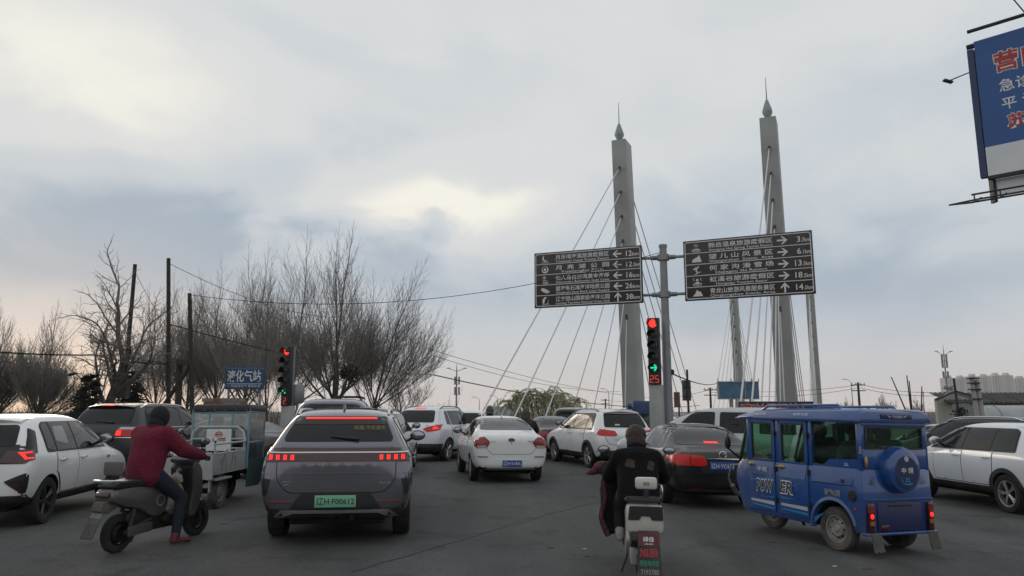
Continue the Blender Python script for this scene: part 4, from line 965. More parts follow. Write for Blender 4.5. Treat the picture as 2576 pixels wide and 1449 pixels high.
def decal(C, name, pts, view, mtl, off=.006, step=.10, thick=.02, rnd=0.0, parent=None, avoid=None):
    if rnd: pts = rpoly(pts, rnd)
    if avoid:
        pts = dens(pts, .05); q = []
        for x, z in pts:
            for (cx_, cz_, r_) in avoid:
                d = math.hypot(x - cx_, z - cz_)
                if d < r_: k = r_ / max(d, .01); x, z = cx_ + (x - cx_) * k, cz_ + (z - cz_) * k
            q.append((x, z))
        pts = q
    bm = bmesh.new(); o0, dr = Vector(VIEW[view][0]), Vector(VIEW[view][1])
    P3 = {'L': lambda a, b: Vector((a, o0.y, b)), 'R': lambda a, b: Vector((a, o0.y, b)), 'B': lambda a, b: Vector((o0.x, a, b)), 'F': lambda a, b: Vector((o0.x, a, b)), 'T': lambda a, b: Vector((a, b, o0.z))}[view]
    f = bm.faces.new([bm.verts.new(P3(*p)) for p in pts]); bmesh.ops.triangulate(bm, faces=[f])
    for _ in range(5):
        lo = [e for e in bm.edges if e.calc_length() > step]
        if not lo: break
        bmesh.ops.subdivide_edges(bm, edges=lo, cuts=1); bmesh.ops.triangulate(bm, faces=[q for q in bm.faces if len(q.verts) > 3])
    for v in bm.verts:
        h, n, _, _ = C.bvh.ray_cast(v.co, dr)
        if h is None:
            c0 = v.co + dr * (5 - (C.W / 2 if view in 'LR' else 0)); h, n, _, _ = C.bvh.find_nearest(c0)
        v.co = h + (n * .6 - dr * .4) * off
    be = [e for e in bm.edges if e.is_boundary]
    ex = bmesh.ops.extrude_edge_only(bm, edges=be)
    for v in ex['geom']:
        if isinstance(v, bmesh.types.BMVert): v.co += dr * thick
    bmesh.ops.recalc_face_normals(bm, faces=bm.faces)
    me = bpy.data.meshes.new(name); bm.to_mesh(me); bm.free(); me.shade_smooth(); me.set_sharp_from_angle(angle=R(50))
    return link(name, me, mtl, parent or C.root)
def both(C, name, pts, mtl, **kw): return [decal(C, name, pts, v, mtl, **kw) for v in 'LR']
def mir(C, name, pts, mtl, **kw): return [decal(C, name, [(s * y, z) for y, z in pts], 'B', mtl, **kw) for s in (1, -1)]
def surf(C, view, a, b):
    o0, dr = Vector(VIEW[view][0]), Vector(VIEW[view][1])
    p = {'L': (a, o0.y, b), 'R': (a, o0.y, b), 'B': (o0.x, a, b), 'F': (o0.x, a, b), 'T': (a, b, o0.z)}[view]
    h = C.bvh.ray_cast(Vector(p), dr)[0]
    return h if h is not None else C.bvh.find_nearest(Vector(p) + dr * 5)[0]
WHEELS = {}
def wheel_meshes(r, w, rim_r, spokes, kind, tyre=rubber, rimm=alloy):
    key = (r, w, rim_r, spokes, kind, tyre.name, rimm.name)
    if key in WHEELS: return WHEELS[key]
    t = MB().lathe([(rim_r, -w * .42), (rim_r + (r - rim_r) * .45, -w * .5), (r * .965, -w * .44), (r, -w * .30), (r, w * .30), (r * .965, w * .44), (rim_r + (r - rim_r) * .45, w * .5), (rim_r, w * .42)], 36, 'y')
    for k in range(36):                         # tread blocks
        a = k * math.pi / 18; t.box((r * math.cos(a), 0, r * math.sin(a)), (.010, w * .52, .03), Matrix.Rotation(-a, 3, 'Y'))
    tm = t.mesh('wheel'); tm.materials.append(tyre)
    b = MB().lathe([(rim_r * 1.0, w * .42), (rim_r * .93, w * .40), (rim_r * .90, w * .1), (rim_r * .88, -w * .4)], 32, 'y')
    if kind == 'alloy':
        for k in range(spokes):
            a = 2 * math.pi * k / spokes
            for s in (-.12, .12) if spokes < 8 else (0,):
                a2 = a + s; c0 = Vector((math.cos(a) * rim_r * .12, w * .30, math.sin(a) * rim_r * .12)); c1 = Vector((math.cos(a2) * rim_r * .92, w * .37, math.sin(a2) * rim_r * .92))
                b.tube([c0, c1], [rim_r * .085, rim_r * .065], 5)
        b.lathe([(rim_r * .2, w * .25), (rim_r * .2, w * .36), (0, w * .38)], 14, 'y')
    elif kind == 'steel':
        b.lathe([(rim_r * .9, w * .22), (rim_r * .72, w * .16), (rim_r * .55, w * .34), (rim_r * .3, w * .30), (rim_r * .16, w * .42), (0, w * .42)], 28, 'y')
    rm = b.mesh('rim'); rm.materials.append(rimm)
    d = MB().lathe([(rim_r * .88, w * .05), (0, w * .06)], 24, 'y')
    if kind == 'steel':
        for k in range(8):
            a = k * math.pi / 4; d.tube([(math.cos(a) * rim_r * .63, w * .18, math.sin(a) * rim_r * .63), (math.cos(a) * rim_r * .63, w * .285, math.sin(a) * rim_r * .63)], rim_r * .085, 8)
    dm = d.mesh('brake_disc'); dm.materials.append(under_m)
    WHEELS[key] = (tm, rm, dm); return WHEELS[key]
def put_wheel(root, x, y, r, ms, z=None, rz=0.0):
    w = link('wheel', ms[0], (), root); w.location = (x, y, r if z is None else z); w.rotation_euler = (0, 0, (0 if y >= 0 else math.pi) + rz)
    link('rim', ms[1], (), w); link('brake_disc', ms[2], (), w); return w
def car(name, label, X, Y, head, st, L, W, H, ro, wb, wr=.34, tw=.22, pm=white_paint, spokes=5, rim=alloy, cat='car', group='cars queuing at the junction', rim_f=.68, belt=1.0, arch=True, clad_m=None, sub=2, scale=1.0):
    C = Car(); M = frame(X, Y, head)
    if scale != 1: M = M @ Matrix.Scale(scale, 4)
    C.root = thing(name, label, cat, M, group); C.L, C.W, C.H, C.ro, C.wb, C.wr, C.belt, C.pm = L, W, H, ro, wb, wr, belt, pm
    v, f = cage(st); me = bpy.data.meshes.new('body'); me.from_pydata(v, [], f)
    bm = bmesh.new(); bm.from_mesh(me); bmesh.ops.recalc_face_normals(bm, faces=bm.faces); bm.to_mesh(me); bm.free()
    o = link('body', me, [pm, under_m], C.root)
    md = o.modifiers.new('s', 'SUBSURF'); md.levels = sub; md.render_levels = sub
    me2 = evaluated(o); o.modifiers.clear(); o.data = me2
    C.bvh = BVHTree.FromPolygons([q.co.copy() for q in me2.vertices], [tuple(p.vertices) for p in me2.polygons])
    C.arches = [(ro, wr * .98, wr * 1.15), (ro + wb, wr * .98, wr * 1.15)]
    cut = MB()
    for (ax, az_, ar) in C.arches:
        for s in (-1, 1): cut.lathe([(0, s * (W / 2 - .34)), (ar, s * (W / 2 - .34)), (ar, s * (W / 2 + .3)), (0, s * (W / 2 + .3))], 32, 'y', (ax, 0, az_), mi=1)
        cut.box((ax, 0, az_ - ar * .75), (ar * 1.72, W + .6, ar * .9), mi=1) if False else None
    co = cut.build('cut', [pm, under_m], C.root, smooth=False)
    bd = o.modifiers.new('b', 'BOOLEAN'); bd.operation = 'DIFFERENCE'; bd.object = co; bd.solver = 'EXACT'
    bake(o, co); bpy.data.objects.remove(co)
    for p in o.data.polygons:
        if p.normal.z < -.6 and p.center.z < .5: p.material_index = 1
    o.data.set_sharp_from_angle(angle=R(32)); C.body = o
    ms = wheel_meshes(wr, tw, wr * rim_f, spokes, 'alloy', rubber, rim)
    for ax in (ro, ro + wb):
        for s in (1, -1): put_wheel(C.root, ax, s * (W / 2 - tw / 2 - .025), wr, ms)
    MB().tube([(ro, -W / 2 + .2, wr), (ro, W / 2 - .2, wr)], .06, 8).build('axle', under_m, C.root)
    MB().box((L * .5, 0, .30), (L * .88, W * .62, .16)).build('underbody', under_m, C.root, bevel=.03)
    if clad_m:
        for (ax, az_, ar) in C.arches:
            ring = [(ax + (ar - .015) * math.cos(R(a)), az_ + (ar - .015) * math.sin(R(a))) for a in range(-8, 189, 14)] + [(ax + (ar + .065) * math.cos(R(a)), az_ + (ar + .065) * math.sin(R(a))) for a in range(188, -9, -14)]
            both(C, 'arch_trim', ring, clad_m, off=.010)
        both(C, 'sill_trim', [(ro + wr * 1.1, .27), (ro + wb - wr * 1.1, .27), (ro + wb - wr * 1.15, .43), (ro + wr * 1.15, .43)], clad_m, off=.010)
    return C
def glasshouse(C, xr, xq, xb, xa, zt, zb, gm=glass, quarter=True, taper=.13, frame_m=plastic, slope=.0):
    """side windows: xr tail end at belt, xq / xb pillar positions, xa windscreen foot; zt top, zb bottom"""
    L = C.L; top_r = xr + taper; top_a = xa - (zt - zb) * 1.12
    full = [(xr - .02, zb - .02), (xa + .03, zb - .03), (top_a + .02, zt + .012), (top_r + .10, zt + .012), (top_r - .03, zt - .05)]
    both(C, 'window_surround', rpoly(full, .05), frame_m, off=.005)
    g = .022; wins = []
    if quarter: wins.append([(xr + .02, zb + .03), (xq - g * 1.3, zb), (xq - g * 1.3, zt - .005), (top_r + .09, zt - .01), (top_r + .0, zt - .06)])
    else: xq = xr + .02
    wins.append([(xq + g, zb), (xb - g, zb), (xb - g, zt), (xq + g + (taper * .7 if not quarter else 0), zt)])
    wins.append([(xb + g, zb), (xa - .06, zb), (top_a - .02, zt - .03), (top_a - .10, zt), (xb + g, zt)])
    for w in wins: both(C, 'side_window', rpoly(w, .03, 2), gm, off=.010)
def doors(C, xq, xb, xa, z0=.40, z1=None, handle=None, hm=None):
    z1 = z1 or C.belt - .01; av = [(a, b, r + .075) for a, b, r in C.arches]
    for (a, b) in ((xq, xb), (xb, xa)):
        P = [(a + .01, z0), (b - .01, z0), (b - .01, z1), (a + .01, z1)]; Q = [(a - .006, z0 - .014), (b + .006, z0 - .014), (b + .006, z1 + .004), (a - .006, z1 + .004)]
        av2 = [(x, z, r - .016) for x, z, r in av]
        for v in 'LR':
            decal(C, 'door_gap', Q, v, seam_m, off=.002, avoid=av2)
            d = decal(C, 'door', P, v, C.pm, off=.007, avoid=av)
            hx, hz = a + .16, z1 - .10; p = surf(C, v, hx, hz); s = 1 if v == 'L' else -1
            MB().tube([p + Vector((-.10, s * .012, 0)), p + Vector((-.06, s * .04, .004)), p + Vector((.06, s * .04, .004)), p + Vector((.10, s * .012, 0))], .014, 6).build('handle', hm or C.pm, d)
def mirrors(C, x, z, m_, y=None):
    for s in (1, -1):
        p = surf(C, 'L' if s > 0 else 'R', x, z - .08); c = p + Vector((-.02, s * .17, .10))
        o = MB().ell((0, 0, 0), (.075, .125, .085), 12, 8).build('wing_mirror', m_, C.root); o.location = c
        MB().tube([Vector((0, -s * .18, -.09)), Vector((0, -s * .06, -.03))], .025, 6).build('mirror_stalk', plastic, o)
        MB().ell((-.06, 0, 0), (.02, .105, .07), 12, 6).build('mirror_glass', mat('mirror glass', (.35, .37, .4), .08, .8), o)
def rails(C, x0, x1, y, m_, lift=.05, r=.016):
    for s in (1, -1):
        n = 9; pts = []
        for i in range(n):
            x = x0 + (x1 - x0) * i / (n - 1); p = surf(C, 'T', x, s * y); pts.append(p + Vector((0, 0, lift if 0 < i < n - 1 else .0)))
        MB().tube(pts, r, 6).build('roof_rail', m_, C.root)
def fin(C, x):
    p = surf(C, 'T', x, 0); MB().prism([(-.09, -.01), (.09, -.01), (-.04, .07), (-.08, .07)], (p + Vector((0, .015, 0)), (1, 0, 0), (0, 0, 1)), .03).build('antenna_fin', C.pm, C.root, bevel=.006)
def plate(C, z, y, mtl, txt, tm, w=.44, h=.14, x_=None):
    p = surf(C, 'B', y, z); o = MB().box((p.x - .012, y, z), (.014, w, h)).build('number_plate', mtl, C.root, bevel=.004)
    text(txt, tm, o, (p.x - .020, y + w * .46, z - h * .31), (0, -1, 0), (0, 0, 1), h * .62, w * .92, bold=.006)
    return o
def btext(C, s, m_, y, z, h, w=None, align='CENTER', bold=.0, lift=.012):
    p = surf(C, 'B', y, z); return text(s, m_, C.root, (p.x - lift, y, z), (0, -1, 0), (0, 0, 1), h, w, align, bold=bold)
def windscreen(C, x0, x1, w0, w1, gm=glass):
    decal(C, 'windscreen', rpoly([(x0, -w0), (x1, -w1), (x1, w1), (x0, w0)], .06), 'T', gm, off=.006, step=.12)
def sunroof(C, x0, x1, w): decal(C, 'sunroof', rpoly([(x0, -w), (x1, -w), (x1, w), (x0, w)], .05), 'T', glass, off=.006, step=.15)
def spoiler(C, xe, w, m_, back=.15):
    zs = surf(C, 'T', xe + .28, 0).z; ze = surf(C, 'T', xe + .28, w).z; mb = MB(); vs_ = []
    for k in range(9):
        y = -w + 2 * w * k / 8; z = zs + (ze - zs) * (y / w) ** 2
        vs_ += [(xe + .30, y, z + .004), (xe + .02, y, z - .012), (xe - back + .06 * (y / w) ** 2, y, z - .045), (xe - back + .02 + .06 * (y / w) ** 2, y, z - .075), (xe + .05, y, z - .075), (xe + .30, y, z - .06)]
    fs = [(i * 6 + k, (i + 1) * 6 + k, (i + 1) * 6 + (k + 1) % 6, i * 6 + (k + 1) % 6) for i in range(8) for k in range(6)] + [tuple(range(6)), tuple(range(53, 47, -1))]
    mb.add(vs_, fs); return mb.build('spoiler', m_, C.root)
def wiper(C, y0, y1, z):
    a, b = surf(C, 'B', y0, z), surf(C, 'B', y1, z + .03); MB().tube([a + Vector((-.03, 0, 0)), b + Vector((-.02, 0, 0))], [.028, .012], 6).build('rear_wiper', plastic, C.root)

# --- silver violet SUV straight ahead
C = car('suv', 'violet grey SUV with full-width tail light bar and green number plate', -2.19, 9.47, -7.8, suv_st(4.70, 1.90, 1.69, zw=1.25, rake=.44, belt=1.09, hood=1.06, wt=.63), 4.70, 1.90, 1.69, .95, 2.77, .355, .235, grey_paint, 5, alloy_dark, belt=1.08)
decal(C, 'rear_window', rpoly([(-.70, 1.255), (.70, 1.255), (.575, 1.545), (-.575, 1.545)], .07), 'B', glass, off=.008)
decal(C, 'window_tint_band', rpoly([(-.60, 1.46), (.60, 1.46), (.585, 1.56), (-.585, 1.56)], .03), 'B', plastic, off=.012)
decal(C, 'high_brake_light', [(-.46, 1.525), (.46, 1.525), (.455, 1.543), (-.455, 1.543)], 'B', red_hot, off=.02, thick=.03)
decal(C, 'tailgate_gap', rpoly([(-.60, .63), (.60, .63), (.735, .80), (.735, 1.19), (-.735, 1.19), (-.735, .80)], .08), 'B', seam_m, off=.002)
tg = decal(C, 'tailgate', rpoly([(-.592, .642), (.592, .642), (.723, .80), (.723, 1.185), (-.723, 1.185), (-.723, .80)], .08), 'B', grey_paint, off=.008)
decal(C, 'tail_light_bar', [(-.90, 1.01), (-.50, 1.01), (-.36, 1.085), (.36, 1.085), (.50, 1.01), (.90, 1.01), (.915, 1.10), (.86, 1.175), (-.86, 1.175), (-.915, 1.10)], 'B', red_dark, off=.016, thick=.03)
both(C, 'tail_light_side', [(.02, 1.01), (.20, 1.05), (.14, 1.13), (.02, 1.13)], red_dark, off=.014)
decal(C, 'chrome_strip', [(-.87, 1.112), (.87, 1.112), (.87, 1.126), (-.87, 1.126)], 'B', chrome, off=.024, thick=.02)
for s in (1, -1):
    for k in range(4):
        for q in (-.012, .012):
            y = s * (.545 + .088 * k) + q; decal(C, 'brake_light', [(y - .008, 1.035), (y + .008, 1.035), (y + .008, 1.092), (y - .008, 1.092)], 'B', red_hot, off=.022)
btext(C, 'BUILD YOUR DREAMS', silver_txt, .02, .97, .022, .56, bold=.004); btext(C, 'SONG', silver_txt, .60, .765, .018, .10); btext(C, 'DM-i', silver_txt, .60, .73, .016, .07); btext(C, 'PLUS', silver_txt, -.60, .745, .02, .13)
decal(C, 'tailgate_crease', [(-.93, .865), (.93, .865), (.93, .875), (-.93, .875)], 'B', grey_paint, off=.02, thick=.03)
decal(C, 'plate_recess', [(-.56, .445), (.56, .445), (.41, .645), (-.41, .645)], 'B', plastic, off=.010)
plate(C, .535, .0, plate_green, '辽H·F00612', black_txt, .50, .145)
mir(C, 'reflector', [(.53, .52), (.88, .525), (.88, .54), (.52, .535)], red_lens, off=.012)
decal(C, 'bumper_lower', rpoly([(-.92, .30), (.92, .30), (.93, .455), (.50, .44), (-.50, .44), (-.93, .455)], .03), 'B', clad, off=.012, thick=.05)
decal(C, 'skid_plate', [(-.78, .335), (-.66, .335), (-.52, .395), (.52, .395), (.66, .335), (.78, .335), (.66, .435), (-.66, .435)], 'B', mat('silver skid', (.45, .45, .46), .32, .6), off=.024, thick=.03)
mir(C, 'corner_vent', [(.84, .62), (.93, .58), (.935, .82), (.80, .80)], plastic, off=.008)
wiper(C, -.25, .1, 1.285); text('祝福 平安喜乐', mat('yellow sticker', (.30, .22, .05), .6), C.root, surf(C, 'B', -.18, 1.40) + Vector((-.03, 0, 0)), (0, -1, 0), (.2, 0, 1), .055, .40)
glasshouse(C, .55, 1.15, 2.15, 3.32, 1.54, 1.13); doors(C, 1.15, 2.12, 3.1, .42, 1.08, hm=grey_paint); mirrors(C, 2.95, 1.22, plastic)
rails(C, .75, 2.7, .60, chrome, .045, .02); fin(C, .85); sunroof(C, 1.0, 2.5, .45); windscreen(C, 2.65, 3.5, .52, .66)
MB().tube([(.25, -.2, .33), (.06, -.2, .33)], .03, 8).build('tow_eye', under_m, C.root)

# --- white sedan ahead
C = car('sedan', 'white sedan with dusty rear glass and blue plate 5183L', -.02, 17.5, -10.2, sedan_st(4.42, 1.77, 1.54, deck=1.15, belt=1.0, hood=1.0, dl=.60, wt=.58), 4.42, 1.77, 1.54, .88, 2.63, .31, .20, white_paint, 7, alloy, belt=.99)
decal(C, 'rear_window', rpoly([(-.66, 1.20), (.66, 1.20), (.53, 1.475), (-.53, 1.475)], .06), 'B', glass_dusty, off=.008)
decal(C, 'trunk_gap', rpoly([(-.46, .66), (.46, .66), (.60, .80), (.66, 1.15), (-.66, 1.15), (-.60, .80)], .05), 'B', seam_m, off=.002); decal(C, 'trunk_lid', rpoly([(-.453, .668), (.453, .668), (.592, .802), (.652, 1.15), (-.652, 1.15), (-.592, .802)], .05), 'B', white_paint, off=.007)
mir(C, 'tail_light', rpoly([(.50, .93), (.56, .82), (.80, .80), (.85, .84), (.85, 1.03), (.62, 1.05), (.56, 1.0)], .03), red_lens, off=.016); mir(C, 'reverse_light', [(.60, .815), (.78, .808), (.80, .85), (.58, .865)], white_lens, off=.020)
both(C, 'tail_light_side', [(.02, .84), (.14, .86), (.22, 1.03), (.04, 1.03)], red_lens, off=.014)
mir(C, 'reflector', [(.55, .595), (.84, .595), (.84, .615), (.55, .615)], red_lens, off=.012)
decal(C, 'bumper_recess', rpoly([(-.56, .36), (.56, .36), (.40, .55), (-.40, .55)], .03), 'B', white_paint, off=.012, thick=.03); plate(C, .455, -.02, plate_blue, '辽H·5183L', white_txt, .46, .145)
decal(C, 'bumper_lower', [(-.62, .31), (.62, .31), (.56, .355), (-.56, .355)], 'B', mat('grey bumper strip', (.30, .30, .30), .6), off=.014, thick=.04)
em = MB(); p = surf(C, 'B', 0, .985); em.lathe([(0, -.02), (.055, -.016), (.06, 0)], 20, 'x', (0, 0, 0)); em.v = [(v[0], v[1] * 1.35, v[2] * .72) for v in em.v]; o = em.build('badge', black_txt, C.root); o.location = p; text('KIA', silver_txt, o, (-.024, 0, -.018), (0, -1, 0), (0, 0, 1), .036, .08, 'CENTER', bold=.01)
btext(C, '东风悦达', black_txt, .46, .935, .022, .17); btext(C, '焕驰', black_txt, -.45, .945, .026, .14); btext(C, 'KX', black_txt, -.48, .91, .018, .09); MB().ell(surf(C, 'B', 0, .91) + Vector((-.012, 0, 0)), (.006, .012, .012), 8, 6).build('lock', black_txt, C.root)
glasshouse(C, .95, 1.28, 2.12, 3.15, 1.42, 1.04, quarter=True, taper=.22); doors(C, 1.28, 2.1, 2.98, .36, 1.0); mirrors(C, 2.72, 1.12, plastic); fin(C, 1.55); windscreen(C, 2.6, 3.25, .5, .62)
MB().tube([(.2, -.5, .25), (.02, -.5, .24)], .03, 8).build('exhaust', under_m, C.root)

# --- black sedan right of the scooter
C = car('sedan', 'black sedan with chrome trunk strip, half hidden by the blue tricycle', 3.72, 13.4, -2.6, sedan_st(4.72, 1.83, 1.48, deck=1.04, belt=.95, hood=.95, dl=.62, wt=.60), 4.72, 1.83, 1.48, 1.05, 2.80, .33, .215, black_paint, 5, alloy, belt=.94)
decal(C, 'rear_window', rpoly([(-.68, 1.09), (.68, 1.09), (.55, 1.41), (-.55, 1.41)], .07), 'B', glass, off=.008); p = surf(C, 'B', 0, 1.115)
decal(C, 'high_brake_light', [(-.13, 1.115), (.13, 1.115), (.13, 1.145), (-.13, 1.145)], 'B', red_lit, off=.016)
mir(C, 'tail_light', rpoly([(.28, .78), (.36, .745), (.86, .76), (.90, .84), (.86, .95), (.60, .945), (.34, .92)], .03), red_glow, off=.016); mir(C, 'lamp_divider', [(.575, .75), (.59, .75), (.59, .945), (.575, .945)], red_dark, off=.022)
both(C, 'tail_light_side', [(.02, .78), (.22, .80), (.30, .93), (.05, .94)], red_glow, off=.014)
decal(C, 'chrome_strip', [(-.36, .868), (.36, .868), (.36, .884), (-.36, .884)], 'B', chrome, off=.018); decal(C, 'plate_recess', rpoly([(-.40, .64), (.40, .64), (.36, .855), (-.36, .855)], .04), 'B', plastic, off=.006)
plate(C, .755, .02, plate_blue, '辽H·YC673', white_txt, .44, .14); p = surf(C, 'B', 0, .945)
lg = MB(); lg.lathe([(.062, -.004), (.070, -.012), (.062, -.02), (.054, -.012)], 24, 'x', close=True)
for pts in (((-.030, .044), (-.012, .004), (0, .03), (.012, .004), (.030, .044)), ((-.046, .030), (-.020, -.045), (0, -.004), (.020, -.045), (.046, .030))):
    lg.tube([(-.012, y, z) for y, z in pts], .0055, 5)
o = lg.build('badge', chrome, C.root); o.location = p + Vector((-.004, 0, 0)); btext(C, '上海大众', silver_txt, .58, .965, .032, .24, lift=.02)
decal(C, 'bumper_chrome', [(-.86, .315), (.86, .315), (.86, .335), (-.86, .335)], 'B', chrome, off=.012); mir(C, 'reflector', [(.36, .345), (.62, .345), (.62, .365), (.36, .365)], red_lens, off=.012); decal(C, 'bumper_step', [(-.90, .60), (.90, .60), (.90, .615), (-.90, .615)], 'B', black_paint, off=.02, thick=.03)
glasshouse(C, 1.0, 1.42, 2.32, 3.40, 1.37, .985, taper=.26, frame_m=chrome); doors(C, 1.42, 2.3, 3.2, .36, .945, hm=chrome); mirrors(C, 2.95, 1.06, black_paint); windscreen(C, 2.75, 3.45, .52, .64)
decal(C, 'sunroof', rpoly([(1.75, -.42), (2.5, -.42), (2.5, .42), (1.75, .42)], .04), 'T', glass, off=.005)

# --- white SUV left of the sign post
C = car('suv', 'white SUV with roof rails and black lower trim behind the white scooter rider', 3.42, 22.3, -18.0, suv_st(4.75, 1.92, 1.78, zw=1.20, rake=.36, belt=1.10, hood=1.08, wt=.64), 4.75, 1.92, 1.78, .88, 2.83, .36, .235, white_paint, 5, alloy, belt=1.10, clad_m=clad)
decal(C, 'rear_window', rpoly([(-.70, 1.22), (.70, 1.22), (.60, 1.62), (-.60, 1.62)], .08), 'B', glass, off=.008); spoiler(C, .52, .58, white_paint)
mir(C, 'tail_light', rpoly([(.34, 1.00), (.42, .965), (.90, .98), (.93, 1.10), (.90, 1.17), (.40, 1.12)], .02), red_glow, off=.016); both(C, 'tail_light_side', [(.02, .98), (.20, 1.0), (.16, 1.15), (.03, 1.16)], red_glow, off=.014)
decal(C, 'tailgate_gap', rpoly([(-.62, .72), (.62, .72), (.74, .95), (.74, 1.2), (-.74, 1.2), (-.74, .95)], .1), 'B', seam_m, off=.002); decal(C, 'tailgate', rpoly([(-.612, .73), (.612, .73), (.73, .95), (.73, 1.195), (-.73, 1.195), (-.73, .95)], .1), 'B', white_paint, off=.007)
decal(C, 'bumper_lower', rpoly([(-.90, .30), (.90, .30), (.94, .56), (-.94, .56)], .03), 'B', clad, off=.012, thick=.05); btext(C, '东风风行 S50', black_txt, .30, .845, .03, .28); btext(C, '风行', black_txt, -.52, .845, .03, .16)
for y, s in ((.30, .05), (.22, .04)): MB().ell(surf(C, 'B', y, 1.29) + Vector((-.014, 0, 0)), (.004, s, s * .8), 10, 6).build('sticker', white_txt, C.root)
wiper(C, -.3, .05, 1.25); glasshouse(C, .62, 1.12, 2.12, 3.30, 1.62, 1.15, frame_m=plastic); doors(C, 1.12, 2.1, 3.12, .44, 1.10, hm=chrome); mirrors(C, 2.98, 1.26, plastic); rails(C, .75, 2.8, .60, galv, .05, .022); windscreen(C, 2.7, 3.5, .52, .66); sunroof(C, 1.1, 2.5, .42)

# --- silver white SUV left of the sedan
C = car('suv', 'silver white compact SUV with swept tail lights, left of the white sedan', -3.30, 24.6, 19, suv_st(4.40, 1.84, 1.70, zw=1.16, rake=.46, belt=1.05, hood=1.04), 4.40, 1.84, 1.70, .86, 2.64, .345, .225, white_paint2, 5, alloy, belt=1.05, scale=1.07)
decal(C, 'rear_window', rpoly([(-.68, 1.18), (.68, 1.18), (.56, 1.55), (-.56, 1.55)], .09), 'B', glass, off=.008); decal(C, 'high_brake_light', [(-.2, 1.60), (.2, 1.60), (.2, 1.625), (-.2, 1.625)], 'B', red_lit, off=.012)
mir(C, 'tail_light', rpoly([(.38, .98), (.55, .90), (.88, .95), (.92, 1.10), (.80, 1.10), (.5, 1.05)], .03), red_glow, off=.016); both(C, 'tail_light_side', [(.02, .96), (.20, 1.0), (.46, 1.13), (.16, 1.11), (.03, 1.08)], red_glow, off=.014); mir(C, 'brake_light', [(.70, .98), (.86, .99), (.87, 1.06), (.72, 1.05)], red_hot, off=.022)
decal(C, 'bumper_lower', rpoly([(-.88, .28), (.88, .28), (.91, .55), (-.91, .55)], .03), 'B', clad, off=.012, thick=.05); both(C, 'bumper_side', [(.02, .30), (.44, .32), (.40, .55), (.02, .55)], clad, off=.010)
glasshouse(C, .74, 1.10, 1.98, 3.1, 1.54, 1.10, frame_m=white_paint2); doors(C, 1.08, 1.96, 2.9, .40, 1.05, hm=chrome); mirrors(C, 2.74, 1.2, plastic); rails(C, .8, 2.5, .58, galv, .05, .02); windscreen(C, 2.5, 3.2, .5, .64)

# --- white hatchback at the left edge
C = car('hatchback', 'white compact hatchback with black rear and lit brake light, at left edge', -7.62, 10.45, -8.0, suv_st(4.12, 1.78, 1.60, zw=1.16, rake=.34, belt=1.0, hood=1.0, wt=.60), 4.12, 1.78, 1.60, .72, 2.52, .335, .20, white_paint, 5, alloy_dark, belt=1.0)
decal(C, 'rear_window', rpoly([(-.63, 1.13), (.63, 1.13), (.55, 1.43), (-.55, 1.43)], .07), 'B', glass, off=.010); both(C, 'rear_quarter_glass', rpoly([(.13, 1.04), (.34, 1.03), (.52, 1.34), (.41, 1.385)], .02), glass, off=.010, step=.05); decal(C, 'rear_black_panel', rpoly([(-.80, .90), (.80, .90), (.78, 1.16), (-.78, 1.16)], .04), 'B', plastic, off=.006)
spoiler(C, .50, .54, white_paint)
mir(C, 'tail_light', rpoly([(.50, .92), (.82, .90), (.86, 1.06), (.56, 1.08)], .03), red_dark, off=.016); both(C, 'tail_light_side', rpoly([(.03, .92), (.22, .95), (.30, 1.09), (.04, 1.09)], .02), red_dark, off=.014)
for v in 'LR':
    for P_ in ([(.09, .955), (.20, .965), (.20, .98), (.09, .975)], [(.09, 1.03), (.22, 1.04), (.22, 1.055), (.09, 1.05)], [(.09, .975), (.115, .975), (.115, 1.03), (.09, 1.03)]): decal(C, 'brake_light', P_, v, red_hot, off=.022, step=.04)
mir(C, 'fog_reflector', rpoly([(.58, .66), (.84, .78), (.80, .50)], .03), plastic, off=.012); mir(C, 'rear_fog_light', rpoly([(.66, .66), (.79, .68), (.78, .60)], .02), red_dark, off=.018); both(C, 'side_vent', rpoly([(.03, .62), (.10, .76), (.12, .50), (.06, .50)], .015), plastic, off=.012)
decal(C, 'bumper_lower', [(-.86, .27), (.86, .27), (.88, .47), (-.88, .47)], 'B', clad, off=.012, thick=.05); both(C, 'bumper_side', [(.02, .28), (.36, .27), (.38, .40), (.03, .47)], clad, off=.01); both(C, 'sill_trim', [(1.1, .27), (2.82, .27), (2.80, .40), (1.14, .40)], clad, off=.01)
glasshouse(C, .66, .95, 1.66, 2.86, 1.46, 1.045, taper=.05, frame_m=plastic); doors(C, .92, 1.66, 2.62, .42, 1.0, hm=chrome); mirrors(C, 2.50, 1.15, plastic)
windscreen(C, 2.36, 3.05, .48, .62); p = surf(C, 'R', 2.86, .86); MB().ell(p + Vector((0, -.01, 0)), (.05, .012, .035), 12, 6).build('fender_badge', chrome, C.root)
p = surf(C, 'R', .95, 1.38); decal(C, 'side_window_curtain', rpoly([(1.00, 1.18), (1.40, 1.12), (1.40, 1.40), (1.05, 1.40)], .05), 'R', mat('pale seat cover', (.10, .10, .105), .15, coat=.5), off=.013)

